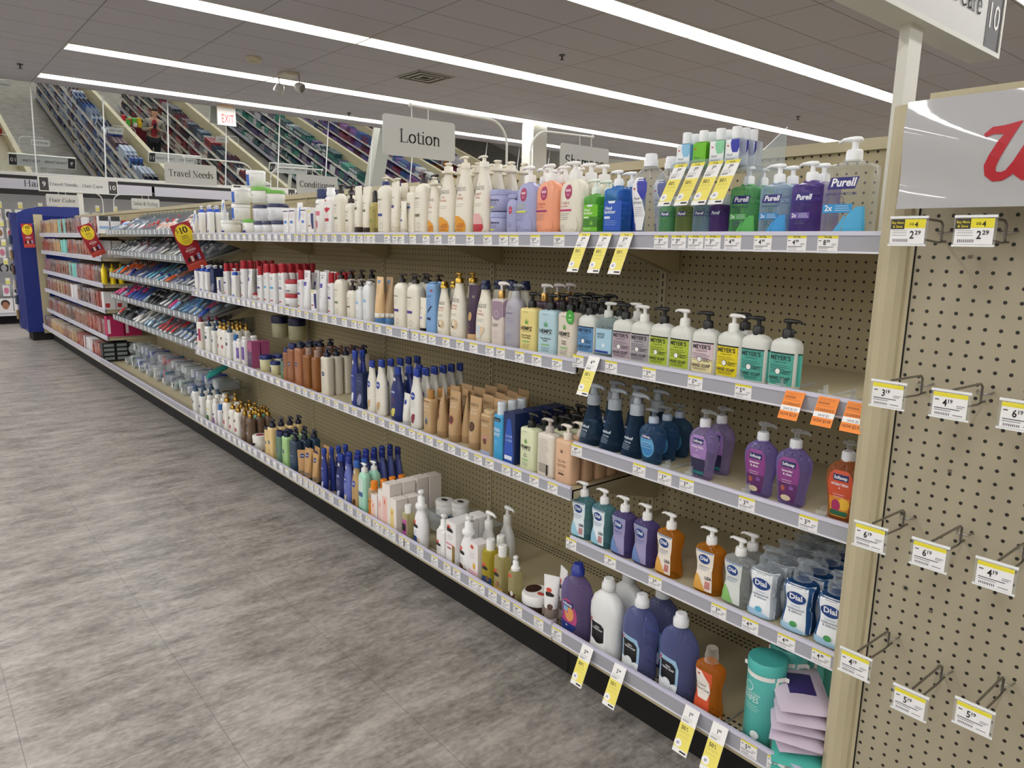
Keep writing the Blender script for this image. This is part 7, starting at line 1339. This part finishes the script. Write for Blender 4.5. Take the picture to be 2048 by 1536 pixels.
for q in range(6):
    m = MB(); m.bbox(-.1, .1, -.03, .03, 0, .2, 'l:D4D0D0', .003); m.add([(.045*math.cos(a*PI/8), -.031, .09+.06*math.sin(a*PI/8)) for a in range(16)], [tuple(range(16))], 'l:9A6A50'); m.add([(.06*math.cos(a*PI/8), -.0305, .12+.06*math.sin(a*PI/8)) for a in range(16)], [tuple(range(16))], 'l:2A2220')
    o = link('wig_box', m.data('face carton'), None, (.85+.215*q, 14.0, .215)); tag(o, 'pale carton with a printed face on the base of the back wall display', 'carton', 'face cartons on the back wall base')
# ================================================================ neighbouring aisles, seen in the leaning mirrors
def other_gondola(xc, y0, y1, seed, names):
    rnd = random.Random(seed); x0 = xc-.46
    t = thing('shelving_gondola', names, 'shelving', (xc, y0, 0))
    m = MB(); m.box(xc-.03, xc+.03, y0, y1, .1, H+.26, CREAM); world_obj(m, 'back_panel', t)
    m = MB(); m.box(xc-.05, xc+.05, y0, y1, H+.255, H+.29, CREAM); world_obj(m, 'top_rail', t)
    m = MB(); m.box(x0-.06, xc+.5, y0, y1, .17, .19, CREAM); m.box(x0-.066, x0-.06, y0, y1, .15, .24, 'p:B4B4CC'); world_obj(m, 'base_deck', t)
    m = MB(); m.box(x0+.02, xc+.45, y0+.02, y1-.02, 0, .17, 'd:0B0A0B'); world_obj(m, 'kick_plate', t)
    cols = {1: ['2A3F78', 'A8B4C8', '8A94A8', '3A5A98', '5A3A44', 'C8CCD4', '2A2A38'], 2: ['2E3440', '8A8C90', '5A2A34', 'D8D4CC', '3A4A60', '8A2A38', '4A4A54'], 3: ['2A6E64', 'A8A4B0', '3A8A78', '6A6070', 'C8CCD0', '4A3A6A', '2A4A50'], 4: ['5A3A8A', 'C8C8CC', '4A4458', '7A2A44', '3A5A90', '8A6AA8'], 5: ['4A3A7A', 'B8B4BC', '6A2A3A', '3A6A8A', 'B87A3A']}[seed]
    for j, z in enumerate((.19, .5, .78, 1.06, 1.34)):
        if j:
            m = MB(); m.box(x0, xc-.03, y0+.01, y1-.01, z-.02, z, CREAM); m.box(x0-.006, x0, y0+.01, y1-.01, z-.04, z+.004, 'p:B4B4CC'); world_obj(m, 'shelf_deck', t)
        m = MB(); y = y0+.05; yy1 = y1-.1; run = 0
        while y < yy1:
            if run <= 0: run = rnd.randint(2, 7); c = rnd.choice(cols); w_ = rnd.uniform(.05, .09); h_ = rnd.uniform(.12, .23 if j == 4 else .22); kd = rnd.random(); c2 = rnd.choice(cols)
            X = x0+.03
            for dd in range(3):
                xa = X+dd*.09
                if kd < .5: m.box(xa, xa+.07, y, y+w_*.9, z, z+h_, 'p:'+c)
                else: m.cyl(xa+.035, y+w_*.45, z, z+h_*.75, w_*.42, 'p:'+c, n=8); m.cyl(xa+.035, y+w_*.45, z+h_*.75, z+h_, w_*.2, 'p:'+c2, n=8)
            m.box(X-.002, X, y+w_*.15, y+w_*.75, z+h_*.3, z+h_*.6, 'l:'+c2)
            if rnd.random() < .6: m.box(x0-.009, x0-.006, y, y+.045, z-.036, z, 'l:ECEAE4'); m.box(x0-.0095, x0-.009, y, y+.045, z-.01, z, 'l:E8DC50')
            y += w_; run -= 1
        o = m.build('packaged_goods'); tag(o, 'densely packed mixed goods on the %s level of the %s' % (['base', 'second', 'third', 'fourth', 'top'][j], names.split(' with ')[0]), 'packaged goods', None, 'stuff')
for xc, y0, y1, sd, nm in ((4.45, -2.0, 11.3, 1, 'first neighbouring shelf unit with mixed goods behind the lotion shelves'), (6.75, -1.5, 11.3, 2, 'second neighbouring shelf unit with mixed goods beyond the lotion shelves'),
                           (10.05, -1.0, 11.3, 3, 'third neighbouring shelf unit with mixed goods beyond the white column'), (12.4, 0, 11.3, 4, 'fourth neighbouring shelf unit with mixed goods near the far right'), (15.0, 0, 11.3, 5, 'fifth neighbouring shelf unit with mixed goods at the far right')):
    other_gondola(xc, y0, y1, sd, nm)
aisle_sign(11.1, 4.4, H+.603, .965, .195, .05, '10', [('Hair Care', -.2, .042), ('Travel Needs', .18, .042)], '11', 'white aisle sign over the far end of the first neighbouring shelf unit')
aisle_sign(11.1, 6.75, H+.603, .965, .195, .05, '11', [('Hair Care', -.2, .042), ('Travel Needs', .18, .042)], '12', 'white aisle sign over the far end of the second neighbouring shelf unit')
arch_sign('Hair Color', 8.2, 4.4, -1, 3.85, 4.16, H+.335, H+.467, 'hanging white category sign on the first neighbouring shelf unit', .04)
arch_sign('Lotion', 8.0, 6.75, -1, 6.2, 6.5, H+.335, H+.467, 'hanging white category sign on the second neighbouring shelf unit', .04)
# promotional bin with bright goods
t = thing('display_bin', 'dark red promotional bin heaped with bright packets in the neighbouring aisle', 'display', (5.45, 3.6, 0))
m = MB(); m.prism([(5.2, 3.3), (5.7, 3.3), (5.75, 3.9), (5.15, 3.9)], 0, .85, 'p:5E1C24'); world_obj(m, 'bin_body', t)
m = MB(); rr = random.Random(5)
for q in range(14): x, y = rr.uniform(5.22, 5.62), rr.uniform(3.34, 3.8); m.bbox(x-.05, x+.05, y-.05, y+.05, .84, .92+rr.random()*.16, ['p:58B848', 'p:D8B82A', 'p:C8303A', 'p:E0DCD4'][q % 4], .01)
o = m.build('packets'); tag(o, 'bright packets heaped in the dark red promotional bin', 'packets', None, 'stuff')
# ---------------------------------------------------------------- shopper reflected in the mirror
def skin(name, verts, edges, radii, mat, root=0, parent=None, sub=2):
    me = bpy.data.meshes.new(name); me.from_pydata(verts, edges, []); o = bpy.data.objects.new(name, me); COL.objects.link(o)
    if parent: o.parent = parent
    md = o.modifiers.new('skin', 'SKIN'); md.use_smooth_shade = True
    for i, v in enumerate(me.skin_vertices[0].data): r = radii[i]; v.radius = r if isinstance(r, tuple) else (r, r); v.use_root = (i == root)
    s = o.modifiers.new('sub', 'SUBSURF'); s.levels = sub; s.render_levels = sub
    me.materials.append(M(mat)); return o
P0 = (5.62, 5.05, 0)
t = thing('person', 'shopper in grey fleece jacket and red shirt looking at a phone held in both hands', 'person', P0, math.radians(12))
# facing +Y
V = [(0, 0, .93), (0, .01, 1.08), (0, .0, 1.24), (0, -.01, 1.36), (0, -.005, 1.43), (0, .01, 1.50),
     (.09, 0, .88), (.10, .02, .48), (.10, -.01, .09), (.11, .10, .045), (-.09, 0, .88), (-.10, .02, .48), (-.10, -.01, .09), (-.11, .10, .045),
     (.17, -.01, 1.34), (.25, .0, 1.09), (.13, .20, 1.18), (.06, .26, 1.24), (-.17, -.01, 1.34), (-.25, .0, 1.09), (-.13, .20, 1.18), (-.05, .26, 1.24)]
E_ = [(0, 1), (1, 2), (2, 3), (3, 4), (4, 5), (0, 6), (6, 7), (7, 8), (8, 9), (0, 10), (10, 11), (11, 12), (12, 13), (3, 14), (14, 15), (15, 16), (16, 17), (3, 18), (18, 19), (19, 20), (20, 21)]
R = [(.145, .11), (.125, .1), (.15, .11), (.14, .09), .055, .055, .09, .06, .042, .035, .09, .06, .042, .035, .062, .047, .035, .028, .062, .047, .035, .028]
skin('body', V, E_, R, 'p:B98C74', 0, t)
def grow(idx, k): return [tuple(c*k for c in (R[i] if isinstance(R[i], tuple) else (R[i],)*2)) for i in idx]
jv = [V[i] for i in (0, 1, 2, 3, 14, 15, 16, 18, 19, 20)]; skin('jacket', jv, [(0, 1), (1, 2), (2, 3), (3, 4), (4, 5), (5, 6), (3, 7), (7, 8), (8, 9)], grow((0, 1, 2, 3), 1.16)+grow((14, 15, 16), 1.35)+grow((18, 19, 20), 1.35), 'd:8E8980', 0, t)
m = MB(); m.loft([[(.075*s_*math.cos(a*PI/8), .095+.035*math.sin(a*PI/8), z) for a in range(16)] for z, s_ in ((.98, .8), (1.05, 1), (1.2, 1), (1.33, .9), (1.40, .5))], M('d:9C2430')); m.build('red_shirt', t)
skin('trousers', [V[i] for i in (0, 6, 7, 8, 10, 11, 12)], [(0, 1), (1, 2), (2, 3), (0, 4), (4, 5), (5, 6)], grow((0,), 1.05)+grow((6, 7, 8), 1.22)+grow((10, 11, 12), 1.22), 'd:1C1C22', 0, t)
for s_ in (-1, 1):
    m = MB(); m.loft([sup(.042*q, .12*q2, z, 2.6, 16, s_*.105, .05) for z, q, q2 in ((0, 1, 1), (.02, 1.05, 1.03), (.06, .9, .85), (.09, .6, .5))], M('p:2A2A2E')); m.build('shoe', t)
m = MB(); hr = []
for k, (z, a, b, yo) in enumerate(((-.115, .035, .04, .035), (-.09, .055, .06, .02), (-.05, .066, .082, .008), (0, .073, .092, 0), (.05, .072, .09, -.004), (.085, .058, .072, -.008), (.105, .03, .04, -.01), (.112, .008, .01, -.01))): hr.append([(a*math.cos(q*PI/12), yo+b*math.sin(q*PI/12), 1.585+z) for q in range(24)])
m.loft(hr, M('p:BE9178')); m.loft([[(.011*s2*math.cos(q*PI/4), .088+dy, 1.575+zz+.008*math.sin(q*PI/4)) for q in range(8)] for s2, dy, zz in ((.7, -.01, .012), (1, .012, -.008), (.6, .018, -.012))], M('p:BE9178'))
for s_ in (-1, 1): m.loft([[(s_*(.068+.006*s2), .0+.014*math.cos(q*PI/5), 1.582+.026*math.sin(q*PI/5)) for q in range(10)] for s2 in (0, 1, 1.6)], M('p:B88A72'))
hd = m.build('head', t)
m = MB()
for s_ in (-1, 1): m.loft([[(s_*.027+.011*math.cos(q*PI/5)*k, .083+.004*k2, 1.588+.006*math.sin(q*PI/5)*k) for q in range(10)] for k, k2 in ((1, 0), (.6, 1))], M('p:1E1816'))
m.loft([[(.021*math.cos(q*PI/5)*k, .085+.003*k2, 1.538+.006*math.sin(q*PI/5)*k) for q in range(10)] for k, k2 in ((1, 0), (.6, 1))], M('p:9C4E48')); m.build('face_features', hd)
m = MB(); m.loft([[(a*math.cos(q*PI/12), yo+b*math.sin(q*PI/12), 1.585+z) for q in range(24)] for z, a, b, yo in ((-.12, .06, .04, -.06), (-.05, .078, .06, -.045), (.01, .082, .075, -.03), (.045, .081, .098, -.006), (.09, .072, .092, -.004), (.125, .03, .04, -.008))], M('p:17120F')); m.build('hair', t)
for s_ in (-1, 1):
    hv = [(s_*.055, .262, 1.24), (s_*.042, .292, 1.262)]; he = [(0, 1)]; hr_ = [.022, (.026, .014)]
    for q in range(4):
        b0 = len(hv); xx = s_*(.045-.0*q); zz = 1.285-.018*q
        hv += [(xx, .305, zz), (xx-s_*.014, .322-.002*q, zz+.004), (xx-s_*.03, .318, zz+.002)]; he += [(1, b0), (b0, b0+1), (b0+1, b0+2)]; hr_ += [.0095, .0085, .007]
    b0 = len(hv); hv += [(s_*.03, .288, 1.285), (s_*.012, .29, 1.30)]; he += [(1, b0), (b0, b0+1)]; hr_ += [.0105, .008]
    skin('hand', hv, he, hr_, 'p:BE9178', 0, t, 1)
m = MB(); m.bbox(-.036, .036, .325, .333, 1.225, 1.37, 'p:1A1A1E', .003); o = m.build('phone'); o.matrix_world = t.matrix_basis.copy(); tag(o, 'dark phone held up by the shopper in the grey jacket', 'phone')
